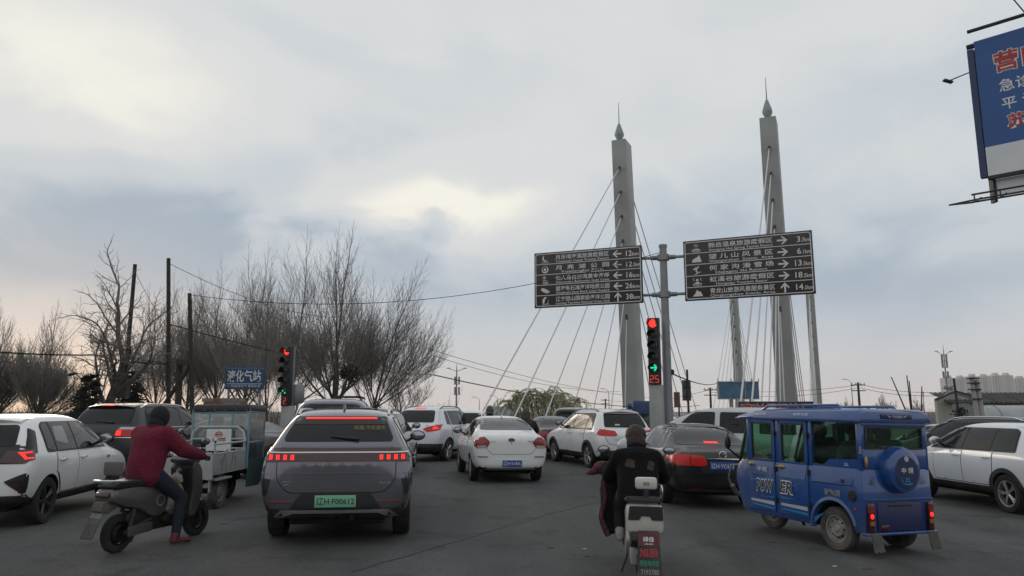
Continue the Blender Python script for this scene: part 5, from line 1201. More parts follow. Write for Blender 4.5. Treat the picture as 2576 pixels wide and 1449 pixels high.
# --- big navy SUV behind it
C = car('suv', 'large navy SUV with roof rails, seen behind the red jacket rider', -10.55, 19.2, 5.0, suv_st(4.95, 1.97, 1.86, zw=1.32, rake=.36, belt=1.18, hood=1.15, wt=.72), 4.95, 1.97, 1.86, 1.05, 2.85, .39, .27, navy_paint, 6, alloy, belt=1.17)
decal(C, 'rear_window', rpoly([(-.76, 1.30), (.76, 1.30), (.68, 1.72), (-.68, 1.72)], .08), 'B', glass, off=.008); spoiler(C, .52, .64, navy_paint); MB().box((.375, 0, 1.775), (.02, .26, .022)).build('high_brake_light', red_lit, C.root)
mir(C, 'tail_light', rpoly([(.44, 1.00), (.95, 1.0), (.96, 1.16), (.50, 1.16)], .03), red_glow, off=.016); both(C, 'tail_light_side', rpoly([(.02, 1.0), (.30, 1.02), (.30, 1.16), (.03, 1.16)], .02), red_glow, off=.014); mir(C, 'brake_light', [(.46, 1.02), (.60, 1.02), (.60, 1.14), (.49, 1.14)], red_hot, off=.022); mir(C, 'clear_lamp', [(.50, 1.165), (.95, 1.165), (.93, 1.225), (.56, 1.225)], white_lens, off=.016); both(C, 'clear_lamp', [(.03, 1.165), (.30, 1.165), (.26, 1.225), (.05, 1.225)], white_lens, off=.014)
decal(C, 'chrome_strip', [(-.94, .955), (.94, .955), (.94, .975), (-.94, .975)], 'B', chrome, off=.016); wiper(C, -.3, .2, 1.34); glasshouse(C, .62, 1.25, 2.35, 3.5, 1.72, 1.22); doors(C, 1.25, 2.33, 3.3, .46, 1.17, hm=chrome); both(C, 'chrome_belt', [(.7, 1.19), (3.5, 1.19), (3.5, 1.205), (.7, 1.205)], chrome, off=.012); mirrors(C, 3.1, 1.34, navy_paint); rails(C, .6, 3.0, .70, chrome, .06, .025); windscreen(C, 2.9, 3.7, .58, .70)

# --- white crossover at the right edge
C = car('crossover', 'white crossover with dark side glass and black wheel arches, right of the blue tricycle', 9.95, 13.05, -3.0, suv_st(4.46, 1.85, 1.63, zw=1.12, rake=.52, belt=1.05, hood=1.02, wt=.62), 4.46, 1.85, 1.63, .92, 2.64, .345, .225, white_paint2, 5, alloy, belt=1.06, clad_m=clad)
decal(C, 'rear_window', rpoly([(-.68, 1.14), (.68, 1.14), (.56, 1.48), (-.56, 1.48)], .07), 'B', glass, off=.008); spoiler(C, .68, .56, white_paint2)
both(C, 'tail_light_side', rpoly([(.02, .95), (.20, .96), (.16, 1.10), (.03, 1.12)], .02), red_lens, off=.014); mir(C, 'tail_light', rpoly([(.4, .98), (.9, .96), (.9, 1.12), (.45, 1.08)], .03), red_lens, off=.016); decal(C, 'bumper_lower', [(-.88, .30), (.88, .30), (.9, .55), (-.9, .55)], 'B', clad, off=.012, thick=.05)
glasshouse(C, .64, 1.28, 2.1, 3.2, 1.50, 1.10, taper=.10); doors(C, 1.22, 2.1, 3.0, .46, 1.06, hm=white_paint2); mirrors(C, 2.8, 1.2, white_paint2); windscreen(C, 2.6, 3.3, .5, .64)

# --- the plainer cars farther back
def simple(name, label, X, Y, head, kind, L, W, H, pm, lit=None, rail=None, cl=None, zt=None, belt=None, sp=5, gm=glass):
    sd_ = kind == 'sedan'; belt = belt or (.95 if sd_ else 1.05); zw = belt + .12
    st = sedan_st(L, W, H, deck=belt + .12, belt=belt, hood=belt) if sd_ else suv_st(L, W, H, zw=zw, rake=.30 if kind == 'box' else .40, belt=belt, hood=belt + .02, wt=W / 2 * (.76 if kind == 'box' else .67))
    C = car(name, label, X, Y, head, st, L, W, H, .9, L * .59, .34, .22, pm, sp, alloy, belt=belt, clad_m=cl)
    hw = W / 2; z1 = H - .09
    decal(C, 'rear_window', rpoly([(-hw * .76, zw + .03), (hw * .76, zw + .03), (hw * .63, z1 - .04), (-hw * .63, z1 - .04)], .07), 'B', gm, off=.008)
    mir(C, 'tail_light', rpoly([(hw * .50, belt - .20), (hw * .94, belt - .20), (hw * .97, belt + .02), (hw * .58, belt + .02)], .03), lit or red_lens, off=.016); both(C, 'tail_light_side', [(.02, belt - .18), (.20, belt - .16), (.16, belt), (.03, belt + .01)], lit or red_lens, off=.014)
    glasshouse(C, (1.0 if sd_ else .60), (1.35 if sd_ else L * .25), L * .45, L * .71, (H - .10) if sd_ else (H - .155), belt + .045, taper=.22 if sd_ else .10)
    doors(C, (1.35 if sd_ else L * .25), L * .45, L * .67, .40, belt, hm=chrome); mirrors(C, L * .63, belt + .15, plastic); windscreen(C, L * .575, L * .74, hw * .58, hw * .72)
    decal(C, 'bumper_lower', [(-hw * .9, .30), (hw * .9, .30), (hw * .95, .50), (-hw * .95, .50)], 'B', clad, off=.012, thick=.05)
    if rail: rails(C, .75, L * .58, hw * .62, rail, .05, .02)
    return C
C = simple('suv', 'white SUV hidden behind the violet grey SUV, its mirror showing', -3.80, 18.9, 0.5, 'suv', 4.6, 1.86, 1.70, white_paint, gm=glass, rail=galv)
simple('suv', 'white SUV in front of the sedan, only its roof and rear glass showing', -1.75, 26.5, 2, 'suv', 4.6, 1.86, 1.70, white_paint)
simple('suv', 'dark boxy SUV with tall red tail light ahead of the white SUV', 2.55, 33.0, 8, 'box', 4.7, 1.92, 1.86, dkgrey_paint, lit=red_glow, rail=galv, belt=1.15)
C = simple('sedan', 'black sedan squeezed between the white sedan and the white SUV', 1.75, 26.5, -8, 'sedan', 4.6, 1.8, 1.50, black_paint)
C = simple('sedan', 'dark sedan glimpsed between the cargo tricycle and the violet grey SUV', -5.45, 19.0, -66, 'sedan', 4.7, 1.83, 1.47, black_paint, lit=red_dark)
simple('sedan', 'white car roof glimpsed beside the sign column behind the white SUV', 7.3, 33.0, 0, 'sedan', 4.6, 1.82, 1.55, white_paint)
simple('suv', 'black SUV with chrome roof rail behind the white crossover', 12.3, 16.4, -16, 'suv', 4.9, 1.95, 1.76, black_paint, rail=chrome, belt=1.1)
simple('sedan', 'silver car whose roof shows between the tricycle and the shed', 14.6, 21.5, -30, 'sedan', 4.7, 1.85, 1.55, silver_paint)
# pale van-like SUV with big side windows, side on
C = car('pickup', 'silver white double cab vehicle with large dark side windows, left of the tricycle roof', 7.6, 18.2, -64, suv_st(5.2, 1.88, 1.86, zw=1.25, rake=.16, belt=1.18, hood=1.16, wt=.72), 5.2, 1.88, 1.86, 1.1, 3.05, .37, .25, silver_paint, 6, alloy, belt=1.17)
decal(C, 'rear_window', rpoly([(-.7, 1.28), (.7, 1.28), (.66, 1.68), (-.66, 1.68)], .06), 'B', glass, off=.008); doors(C, 1.6, 2.45, 3.45, .46, 1.17, hm=chrome); mirrors(C, 3.25, 1.32, plastic); windscreen(C, 3.0, 3.9, .58, .70); mir(C, 'tail_light', [(.7, .85), (.9, .85), (.9, 1.2), (.7, 1.2)], red_lens, off=.014)
for w in ([(.62, 1.22), (1.46, 1.22), (1.46, 1.72), (.66, 1.72)], [(1.66, 1.22), (2.40, 1.22), (2.40, 1.72), (1.66, 1.72)], [(2.52, 1.22), (3.60, 1.22), (3.12, 1.66), (2.98, 1.72), (2.52, 1.72)]): both(C, 'side_window', rpoly(w, .05), glass, off=.008)
# slate blue van roof beyond the SUV
C = simple('van', 'slate blue van with a roof rack beyond the violet grey SUV', -3.48, 14.3, -8, 'box', 4.0, 1.68, 1.90, blue_van, belt=1.15)
rk = MB()
for x in (1.3, 2.0): rk.tube([(x, -.55, 1.88), (x, -.5, 1.93), (x, .0, 1.93), (x, .05, 1.88)], .018, 6)
rk.box((1.65, -.3, 1.925), (.7, .4, .03)); rk.build('roof_rack', plastic, C.root)
# blue tarpaulin truck
tr = thing('truck', 'truck with a blue tarpaulin load just left of the sign column', 'truck', frame(X_at(1626, 40), 40, 0))
tarp = mat('blue tarpaulin', (.02, .05, .13), .7, var=.2, vscale=3, bump=.5, bscale=4)
o = MB().box((.9, 0, 1.95), (2.0, 1.7, .75), taper=.86).build('tarpaulin', tarp, tr, bevel=.12); MB().box((1.2, 0, 1.0), (2.6, 1.6, .6)).build('cargo_bed', dkgrey_paint, tr); MB().box((3.1, 0, 1.2), (1.2, 1.6, 1.5)).build('cab', dkgrey_paint, tr, bevel=.08); MB().tube([(.4, .9, 1.5), (-.1, .95, 2.1)], .12, 7).build('tarp_flap', tarp, tr)
ms = wheel_meshes(.36, .2, .22, 6, 'steel', rubber, steel_rim)
for x in (.7, 3.1):
    for y in (.7, -.7): put_wheel(tr, x, y, .36, ms)

# ================================================================ PEOPLE
def skin(name, nodes, edges, rootk, mtl, parent, vox=.018):
    """one continuous surface grown round a skeleton of joints; radius (sideways, front-back)"""
    mb = MB()
    for a, b in edges:
        (p, r), (q, s_) = nodes[a], nodes[b]; p, q = Vector(p), Vector(q)
        r = r if isinstance(r, tuple) else (r, r); s_ = s_ if isinstance(s_, tuple) else (s_, s_)
        n = max(2, int((q - p).length / (min(r[1], s_[1]) * .45)) + 1)
        for k in range(n + 1):
            t = k / n; ry = r[0] + (s_[0] - r[0]) * t; rx = r[1] + (s_[1] - r[1]) * t; mb.ell(p.lerp(q, t), (rx, ry, min(rx, ry)), 12, 8)
    o = mb.build(name, mtl, parent, fix=False)
    md = o.modifiers.new('r', 'REMESH'); md.mode = 'VOXEL'; md.voxel_size = vox; md.use_smooth_shade = True
    s = o.modifiers.new('s', 'SMOOTH'); s.factor = .5; s.iterations = 5
    bake(o); o.data.materials.clear(); o.data.materials.append(mtl); o.data.shade_smooth(); return o
def V3(*a): return Vector(a)
def person(label, M, J, jm, tm, sm, hair, hairm, scale=1.0, jr=1.0, collar=None, group=None, hood=False):
    """J: joints in the frame M (x forward): pelvis, chest, neck, head, and for L/R: sh, el, ha, hi, kn, an, toe"""
    root = thing('person', label, 'person', M, group)
    g = lambda k: Vector(J[k]); mid = lambda a, b, t=.5: a.lerp(b, t)
    pel, ch, ne, he = g('pelvis'), g('chest'), g('neck'), g('head'); up = (he - ne).normalized()
    N = {'pel': (pel, (.13, .10)), 'ch': (ch, (.14, .10)), 'ne': (ne, .055), 'h0': (mid(ne, he, .55), .06), 'h1': (he, (.078, .092)), 'h2': (he + up * .085, (.07, .08))}
    E = [('pel', 'ch'), ('ch', 'ne'), ('ne', 'h0'), ('h0', 'h1'), ('h1', 'h2')]
    for s in 'LR':
        if 'sh' + s in J:
            N.update({'s' + s: (g('sh' + s), .055), 'e' + s: (g('el' + s), .045), 'w' + s: (g('ha' + s), .032)}); E += [('ch', 's' + s), ('s' + s, 'e' + s), ('e' + s, 'w' + s)]
        if 'hi' + s in J:
            N.update({'i' + s: (g('hi' + s), .085), 'k' + s: (g('kn' + s), .06), 'a' + s: (g('an' + s), .042)}); E += [('pel', 'i' + s), ('i' + s, 'k' + s), ('k' + s, 'a' + s)]
    skin('body', N, E, 'pel', skin_m, root)
    fx = Vector((1, 0, 0))
    MB().ell(he + fx * .10 - up * .01, (.022, .014, .026), 8, 6).build('nose', skin_m, root)
    for s in (1, -1): MB().ell(he + Vector((.0, s * .088, 0)), (.022, .012, .034), 8, 6).build('ear', skin_m, root)
    # jacket
    w = .165 * jr; N = {'p0': (pel + (pel - ch).normalized() * (.06 if jr > 1.22 else .10), (w * 1.14, .13 * jr)), 'p1': (mid(pel, ch, .35), (w * 1.12, .15 * jr)), 'c': (ch, (w * 1.15, .15 * jr)), 'n': (mid(ch, ne, .66), (.11, .095)), 'n2': (ne + (ne - ch).normalized() * .04, .085)}
    E = [('p0', 'p1'), ('p1', 'c'), ('c', 'n'), ('n', 'n2')]
    for s in 'LR':
        if 'sh' + s in J:
            S, El, Ha = g('sh' + s), g('el' + s), g('ha' + s)
            N.update({'s' + s: (S, .088 * jr), 'm' + s: (mid(S, El), .082 * jr), 'e' + s: (El, .074 * jr), 'f' + s: (mid(El, Ha, .55), .062 * jr), 'w' + s: (mid(El, Ha, .93), .048 * jr)}); E += [('c', 's' + s), ('s' + s, 'm' + s), ('m' + s, 'e' + s), ('e' + s, 'f' + s), ('f' + s, 'w' + s)]
    skin('jacket', N, E, 'p1', jm, root)
    if collar: MB().lathe([(.12, -.07), (.105, .0), (.098, .045), (.08, .04)], 18, 'z', ne + Vector((-.015, 0, .0)), close=True).build('collar', collar, root)
    if 'hiL' in J:
        N = {'p': (pel, (.165, .125))}; E = []
        for s in 'LR':
            h, k, a = g('hi' + s), g('kn' + s), g('an' + s); N.update({'i' + s: (h, .112), 't' + s: (mid(h, k), .098), 'k' + s: (k, .078), 'c' + s: (mid(k, a), .07), 'a' + s: (a, .056)}); E += [('p', 'i' + s), ('i' + s, 't' + s), ('t' + s, 'k' + s), ('k' + s, 'c' + s), ('c' + s, 'a' + s)]
        skin('trousers', N, E, 'p', tm, root)
        for s in 'LR':
            a, t = g('an' + s), g('toe' + s); d = (t - a); d.z = 0; d.normalize()
            skin('shoe', {'a': (a + Vector((0, 0, .02)), .055), 'h': (a - d * .03 + Vector((0, 0, -.05)), (.048, .045)), 'm': (a + d * .09 + Vector((0, 0, -.055)), (.048, .036)), 't': (t + Vector((0, 0, .0)), (.045, .028))}, [('a', 'h'), ('h', 'm'), ('m', 't')], 'h', sm, root, .012)
    if 'shL' in J:
        for s in 'LR':
            El, Ha = g('el' + s), g('ha' + s); d = (Ha - El).normalized(); side = Vector((0, 1, 0)) * (1 if s == 'L' else -1)
            hb = MB(); hb.ell(Ha + d * .035, (.048, .040, .026), 10, 6, d.to_track_quat('X', 'Z').to_matrix())
            ac = side.cross(d)
            for k in range(4):
                q = Ha + d * .065 + side * (.030 - .020 * k); L = (.8, .95, 1, .85)[k]
                hb.tube([q, q + d * .030 * L + Vector((0, 0, .012)), q + d * .045 * L + Vector((0, 0, -.018)), q + d * .022 + Vector((0, 0, -.04))], [.0105, .010, .0095, .008], 6)
            q = Ha + d * .02 - side * .04; hb.tube([q, q + d * .03 - side * .012 + Vector((0, 0, -.02)), q + d * .05 + Vector((0, 0, -.032))], [.012, .011, .009], 6)
            hb.build('hand', J.get('glove') or skin_m, root)
    # hair, cap or hood
    rr = random.Random(len(label)); hm = MB()
    if hood:
        hm.ell(he + up * .02 + Vector((-.015, 0, 0)), (.125, .118, .145), 18, 12); hm.ell(mid(ne, he, .45) + Vector((-.03, 0, 0)), (.10, .105, .11), 14, 8)
        hm.build('hood', hairm, root)
    else:
        hm.ell(he + up * .035 + Vector((-.02, 0, 0)), (.118, .112, .12), 18, 12); hm.ell(he + Vector((-.055, 0, -.05)), (.08, .105, .13), 14, 8)
        hm.ell(he + Vector((-.07, .01, -.10)), (.05, .07, .07), 12, 8)
        hm.v = [(x + .006 * math.sin(z * 160 + y * 60), y + .005 * math.sin(z * 120 + x * 90), z) for x, y, z in hm.v]
        hm.build('hair', hairm, root)
    return root

# ================================================================ SCOOTERS
red_fleece = mat('dark red fleece', (.125, .006, .024), .95, var=.2, vscale=10, bump=.8, bscale=35); jeans = mat('dark jeans', (.010, .014, .025), .9, var=.2, vscale=12, bump=.4, bscale=60)
black_cloth = mat('black cloth', (.009, .009, .010), .9, var=.2, vscale=8, bump=.5, bscale=25); brown_hair = mat('brown hair', (.026, .011, .007), .55, var=.3, vscale=20, bump=.6, bscale=90)
black_jacket = mat('black puffer jacket', (.007, .007, .008), .95, var=.3, vscale=6, bump=.9, bscale=7, spec=.15); red_boot = mat('red boots', (.12, .025, .03), .8); grey_shoe = mat('grey trainer', (.30, .30, .29), .7, var=.2, vscale=20)
scoot_grey = paint('mauve grey scooter plastic', (.095, .085, .088), .25, .4); scoot_white = paint('cream scooter plastic', (.52, .51, .46), 0, .4)
def side_prism(mb, pts, w, mi=0, r=.05):
    return mb.prism(rpoly(pts, r), ((0, w / 2, 0), (1, 0, 0), (0, 0, 1)), w, mi)
def scooter(label, X, Y, head, pm, seatm, wb=1.30, wr=.215):
    root = thing('scooter', label, 'scooter', frame(X, Y, head), 'electric scooters')
    def sp(name, pts, w, m_, r=.05, bevel=.035, parent=None):
        mb = MB(); side_prism(mb, pts, w, 0, r); return mb.build(name, m_, parent or root, bevel=bevel)
    ms = wheel_meshes(wr, .085, wr * .62, 5, 'alloy', rubber, alloy_dark)
    for x in (0, wb): put_wheel(root, x, 0.0001, wr, ms)
    sp('rear_body', [(-.26, .60), (-.24, .74), (.10, .76), (.62, .70), (.66, .50), (.58, .36), (.40, .34), (.20, .46), (-.06, .52)], .30, pm, .07, .07)
    sp('seat', [(-.22, .75), (-.20, .80), (.20, .83), (.56, .80), (.70, .76), (.66, .70), (.1, .74)], .27, seatm, .05, .05)
    sp('under_frame', [(.02, .38), (.10, .46), (.55, .40), (.98, .32), (1.0, .20), (.45, .19), (.12, .26)], .16, plastic, .04, .02)
    sp('footboard', [(.55, .30), (.60, .36), (1.0, .36), (1.04, .29), (.98, .26), (.6, .26)], .34, plastic, .03, .02)
    sp('front_shield', [(.96, .28), (1.02, .62), (.98, .92), (1.06, .98), (1.16, .90), (1.20, .60), (1.10, .30)], .36, pm, .06, .08)
    sp('inner_shield', [(.93, .34), (.99, .62), (.94, .90), (.98, .92), (1.03, .62), (.98, .34)], .30, plastic, .03, .02)
    sp('handlebar_cover', [(.90, .98), (.98, 1.08), (1.12, 1.06), (1.16, .96), (1.02, .93)], .30, pm, .05, .05)
    MB().tube([(1.10, 0, .92), (1.24, 0, .42)], .035, 8).build('steering_tube', dark_steel, root)
    for s in (-.075, .075): MB().tube([(1.22, s, .48), (wb, s, wr)], .022, 8).build('fork_leg', alloy_dark, root); MB().tube([(.42, s * 1.2, .34), (0, s * 1.2, wr)], .026, 8).build('swing_arm', dark_steel, root); MB().tube([(.08, s * 1.25, wr + .02), (.16, s * 1.2, .55)], .028, 8).build('shock_absorber', dark_steel, root)
    MB().lathe([(wr + .035, -.06), (wr + .05, 0), (wr + .035, .06)], 16, 'y', (wb, 0, wr), a0=R(25), a1=R(165)).build('front_fender', pm, root)
    MB().lathe([(wr * .42, -.07), (wr * .5, 0), (wr * .42, .07)], 16, 'y', (0, 0, wr), close=True).build('hub_motor', dark_steel, root)
    bar = MB(); bar.tube([(.98, -.36, 1.03), (1.0, -.18, 1.04), (1.02, 0, 1.02), (1.0, .18, 1.04), (.98, .36, 1.03)], .014, 8); bar.build('handlebar', dark_steel, root)
    for s in (1, -1):
        MB().tube([(.98, s * .36, 1.03), (.985, s * .26, 1.035)], .021, 10).build('grip', plastic, root); MB().tube([(1.02, s * .33, 1.05), (1.07, s * .20, 1.045)], .007, 6).build('brake_lever', dark_steel, root)
        m = MB(); m.ell((.97, s * .36, 1.24), (.02, .068, .045), 12, 8); o = m.build('mirror', plastic, root); MB().tube([(1.0, s * .22, 1.05), (.99, s * .33, 1.21)], .007, 6).build('mirror_stem', dark_steel, o); MB().ell((.953, s * .36, 1.24), (.006, .058, .037), 12, 6).build('mirror_glass', mat('mirror glass', (.35, .37, .4), .08, .8), o)
    sp('rear_light', [(-.275, .645), (-.27, .70), (-.22, .71), (-.22, .64)], .20, red_dark, .015, .012)
    for s in (-1, 1): MB().tube([(.12, s * .16, .80), (-.10, s * .17, .82), (-.27, s * .13, .83), (-.28, 0, .83)], .014, 7, flat=1.3).build('grab_rail', chrome if pm is scoot_grey else dark_steel, root)
    MB().tube([(.45, .13, .22), (.42, .20, .04)], .012, 6).build('kick_stand', dark_steel, root)
    return root, sp
SX = (-4.64, 9.04, 18.0)
sc1, sp = scooter('mauve grey electric scooter under the red jacket rider', *SX, scoot_grey, mat('black scooter seat', (.012, .012, .013), .5))
dusty = mat('dusty black plastic', (.06, .055, .05), .8, dirt=(.16, .14, .12), dscale=6, damt=.5)
MB().box((-.13, 0, .965), (.06, .27, .17)).build('backrest', mat('grey backrest', (.10, .095, .095), .7, var=.1), sc1, bevel=.03); MB().tube([(-.11, 0, .80), (-.13, 0, .90)], .025, 8).build('backrest_post', dark_steel, sc1)
sp('rear_fender', [(-.30, .60), (-.18, .62), (-.10, .52), (-.24, .46), (-.34, .50)], .15, dusty, .02, .015)
fl = MB(); fl.prism([(-.09, .02), (-.075, 0), (-.06, .02), (-.045, 0), (-.03, .02), (-.015, 0), (0, .02), (.015, 0), (.03, .02), (.045, 0), (.06, .02), (.075, 0), (.09, .02), (.085, .24), (-.085, .24)], ((-.43, 0, .21), (0, -1, 0), (.42, 0, .9)), .012); fl.build('mud_flap', dusty, sc1, smooth=False)
MB().prism([(-.08, 0), (.08, 0), (.07, .15), (-.07, .15)], ((-.325, 0, .415), (0, -1, 0), (.42, 0, .9)), .014).build('licence_plate', mat('dull grey green plate', (.14, .16, .14), .7, var=.25, vscale=20), sc1, smooth=False)
sp('chain_cover', [(.02, .17), (.02, .29), (.38, .31), (.40, .20)], .02, scoot_grey, .03, .006).location.y = -.135
MB().lathe([(.055, 0), (.062, .006), (.068, 0)], 20, 'y', (.48, -.157, .55), close=True).build('round_badge', silver_txt, sc1)
bag = mat('plastic bag', (.34, .30, .26), .5, var=.35, vscale=14, bump=.6, bscale=14); bagy = mat('yellow green packet', (.30, .28, .07), .6, var=.3, vscale=16)
rg = random.Random(9)
def lumpy(name, label, M, r, m_, seed, cat='bag'):
    rg = random.Random(seed); mb = MB(); mb.ell((0, 0, r[2]), r, 12, 8); mb.v = [(x * rg.uniform(.82, 1.15), y * rg.uniform(.82, 1.15), z * rg.uniform(.9, 1.08)) for x, y, z in mb.v]
    mb.tube([(0, 0, r[2] * 1.8), (.01, .01, r[2] * 2.3), (.03, -.02, r[2] * 2.6)], [.03, .02, .035], 6); o = mb.build(name, m_); o.matrix_world = M; return tag(o, label, cat)
FM = frame(*SX)
lumpy('plastic_bag', 'pale plastic bag on the footboard of the grey scooter', FM @ Matrix.Translation((.70, -.06, .37)), (.12, .10, .09), bag, 1)
lumpy('plastic_bag', 'yellowish carrier bag hanging behind the front shield of the grey scooter', FM @ Matrix.Translation((.86, -.05, .50)), (.07, .10, .11), bagy, 2)
lumpy('plastic_bag', 'crumpled white bag above the yellowish bag on the grey scooter', FM @ Matrix.Translation((.87, -.03, .68)), (.06, .09, .08), bag, 3)
gl = mat('dark glove', (.015, .015, .016), .8)
person('rider in dark red fleece jacket and black hood, astride the grey scooter', FM, dict(pelvis=(.34, 0, .91), chest=(.42, 0, 1.24), neck=(.48, 0, 1.42), head=(.53, 0, 1.54),
    shL=(.44, .20, 1.34), elL=(.64, .33, 1.14), haL=(.93, .36, 1.06), shR=(.44, -.20, 1.34), elR=(.60, -.34, 1.15), haR=(.93, -.36, 1.06),
    hiL=(.36, .12, .87), knL=(.74, .17, .74), anL=(.74, .16, .44), toeL=(.92, .18, .385), hiR=(.36, -.13, .87), knR=(.70, -.27, .56), anR=(.60, -.31, .11), toeR=(.80, -.34, .035), glove=gl), red_fleece, jeans, red_boot, None, black_cloth, jr=1.32, collar=red_fleece, hood=True)

SW = (1.27, 7.50, 6.0)
sc2, sp = scooter('cream white electric scooter with seat back and long printed mud flap', *SW, scoot_white, mat('black scooter seat', (.012, .012, .013), .5), wb=1.28)
GM = frame(*SW)
MB().box((-.20, -.02, .985), (.055, .21, .115)).build('backrest', scoot_white, sc2, bevel=.03); MB().box((-.20, -.02, .885), (.03, .045, .13)).build('backrest_post', dark_steel, sc2); MB().box((-.22, 0, .845), (.05, .34, .03)).build('rack_bar', dark_steel, sc2, bevel=.008)
text('绿佳', black_txt, sc2, (-.229, -.02, .965), (0, -1, 0), (0, 0, 1), .035, .06, 'CENTER')
bx = MB().box((-.17, 0, .66), (.24, .36, .26), taper=.97).build('rear_box', scoot_white, sc2, bevel=.045)
MB().prism(rpoly([(-.165, .0), (-.06, 0), (-.04, .035), (.04, .035), (.06, 0), (.165, 0), (.16, .125), (-.15, .125)], .012), ((-.288, -.005, .655), (0, -1, 0), (.03, 0, 1)), .012).build('rear_panel', mat('smoked rear panel', (.016, .016, .018), .25), sc2, smooth=False)
o = MB().lathe([(.024, 0), (.03, .003), (.033, 0)], 18, 'y', (-.18, .181, .70), close=True).build('round_badge', red_txt, sc2); text('i7', red_txt, sc2, (-.165, .182, .685), (-1, 0, 0), (0, 0, 1), .03, .026)
sp('side_fairing', [(.06, .40), (.10, .52), (.55, .36), (.62, .26), (.40, .22)], .32, scoot_white, .04, .04); sp('rear_inner_fender', [(-.28, .56), (-.05, .56), (.10, .46), (-.20, .40), (-.32, .46)], .26, plastic, .03, .03); sp('motor_cover', [(-.05, .20), (-.04, .33), (.20, .36), (.22, .24)], .25, mat('grey motor cover', (.30, .29, .27), .6), .02, .015)
fU, fV = Vector((0, -1, 0)), Vector((.34, 0, .94)); fo = Vector((-.54, -.02, .13)); flapm = mat('black mud flap', (.020, .020, .021), .7, dirt=DUST, dscale=5, damt=.4)
f = MB(); f.prism([(-.115, 0), (.115, 0), (.095, .47), (-.095, .47)], (fo, fU, fV), .012); fo_ = f.build('mud_flap', flapm, sc2, smooth=False); fN = fU.cross(fV).normalized()
MB().prism([(-.095, .33), (.095, .33), (.09, .45), (-.09, .45)], (fo + fN * .012, fU, fV), .004).build('plate_sticker', mat('dark red sticker', (.10, .015, .02), .6, var=.4, vscale=30), sc2, smooth=False)
for s_, m_, v_, h_, w_ in (('绿佳', white_txt, .37, .045, .10), ('LUJIA EBIKE', white_txt, .345, .012, .08), ('旭辰', red_txt, .235, .075, .17), ('绿佳电动车', mat('green lettering', (.03, .22, .14), .6), .155, .055, .175), ('7193788', mat('grey lettering', (.25, .25, .25), .6), .085, .045, .16)):
    text(s_, m_, sc2, fo + fN * .017 + fV.normalized() * v_, fU, fV, h_, w_, 'CENTER', bold=.015, depth=.001)
person('rider in black patterned jacket with brown hair, on the white scooter', GM, dict(pelvis=(.34, .02, .86), chest=(.50, .02, 1.12), neck=(.62, .02, 1.27), head=(.70, .02, 1.38),
    shL=(.52, .19, 1.17), elL=(.70, .30, .98), haL=(.93, .36, 1.06), shR=(.52, -.15, 1.17), elR=(.72, -.26, .98), haR=(.93, -.36, 1.06),
    hiL=(.40, .13, .84), knL=(.78, .19, .68), anL=(.66, .20, .40), toeL=(.86, .21, .385), hiR=(.40, -.10, .84), knR=(.80, -.15, .68), anR=(.68, -.13, .42), toeR=(.88, -.13, .39), glove=gl), black_jacket, black_cloth, grey_shoe, 'hair', brown_hair, jr=1.2, collar=black_jacket)
patch_m = mat('tan jacket patch', (.034, .023, .016), .9, var=.6, vscale=14)
rider2 = bpy.data.objects['person.001']
jk = [c for c in rider2.children if c.name.startswith('jacket')][0]
JB = BVHTree.FromPolygons([v.co.copy() for v in jk.data.vertices], [tuple(p.vertices) for p in jk.data.polygons])
JC = Car(); JC.bvh = JB; JC.W = .5; JC.root = rider2
for P_ in (rpoly([(.16, 1.10), (.05, 1.09), (.06, 1.17), (.13, 1.18)], .02), rpoly([(-.06, 1.08), (-.13, 1.06), (-.15, 1.14), (-.09, 1.17)], .02)): decal(JC, 'jacket_patch', P_, 'B', patch_m, off=.006, step=.04, thick=.008)
# riding apron: quilted sheet hung from the handlebar round the rider's left side
ap_m = mat('dark quilted apron', (.008, .008, .010), .9, bump=.9, bscale=14, var=.3, vscale=12); ap_e = mat('red patterned apron edge', (.08, .018, .025), .9, var=.9, vscale=45)
n, m = 14, 12; vs_ = []; ap = MB()
for i in range(n + 1):
    a = -.35 + 1.80 * i / n
    for j in range(m + 1):
        f = j / m; z = 1.10 - .74 * f; w = .27 + .09 * math.sin(f * 2.6) + .02 * math.sin(i * 1.7 + j); x = 1.02 - .02 * f + .05 * math.cos(a) - .42 * (1 - math.cos(a)) * (.55 + .45 * f)
        vs_.append((x, w * math.sin(a) / math.sin(1.45) * 1.05, z - .02 * math.sin(i * .9)))
ap.add(vs_, [(i * (m + 1) + j, (i + 1) * (m + 1) + j, (i + 1) * (m + 1) + j + 1, i * (m + 1) + j + 1) for i in range(n) for j in range(m)])
apo = ap.build('riding_apron', ap_m, fix=False); md = apo.modifiers.new('s', 'SOLIDIFY'); md.thickness = .035; bake(apo); apo.matrix_world = GM; tag(apo, 'dark quilted wind apron wrapped around the front of the white scooter', 'apron')
MB().tube([vs_[n * (m + 1) + j] for j in range(m + 1)], .022, 7).build('patterned_edge', ap_e, apo)
wing = MB(); wing.ell((.93, .38, 1.04), (.11, .10, .075), 12, 8); wing.tube([(.92, .42, 1.03), (.90, .50, .99), (.88, .56, .97)], [.06, .035, .006], 8); wing.build('hand_muff', ap_e, apo)

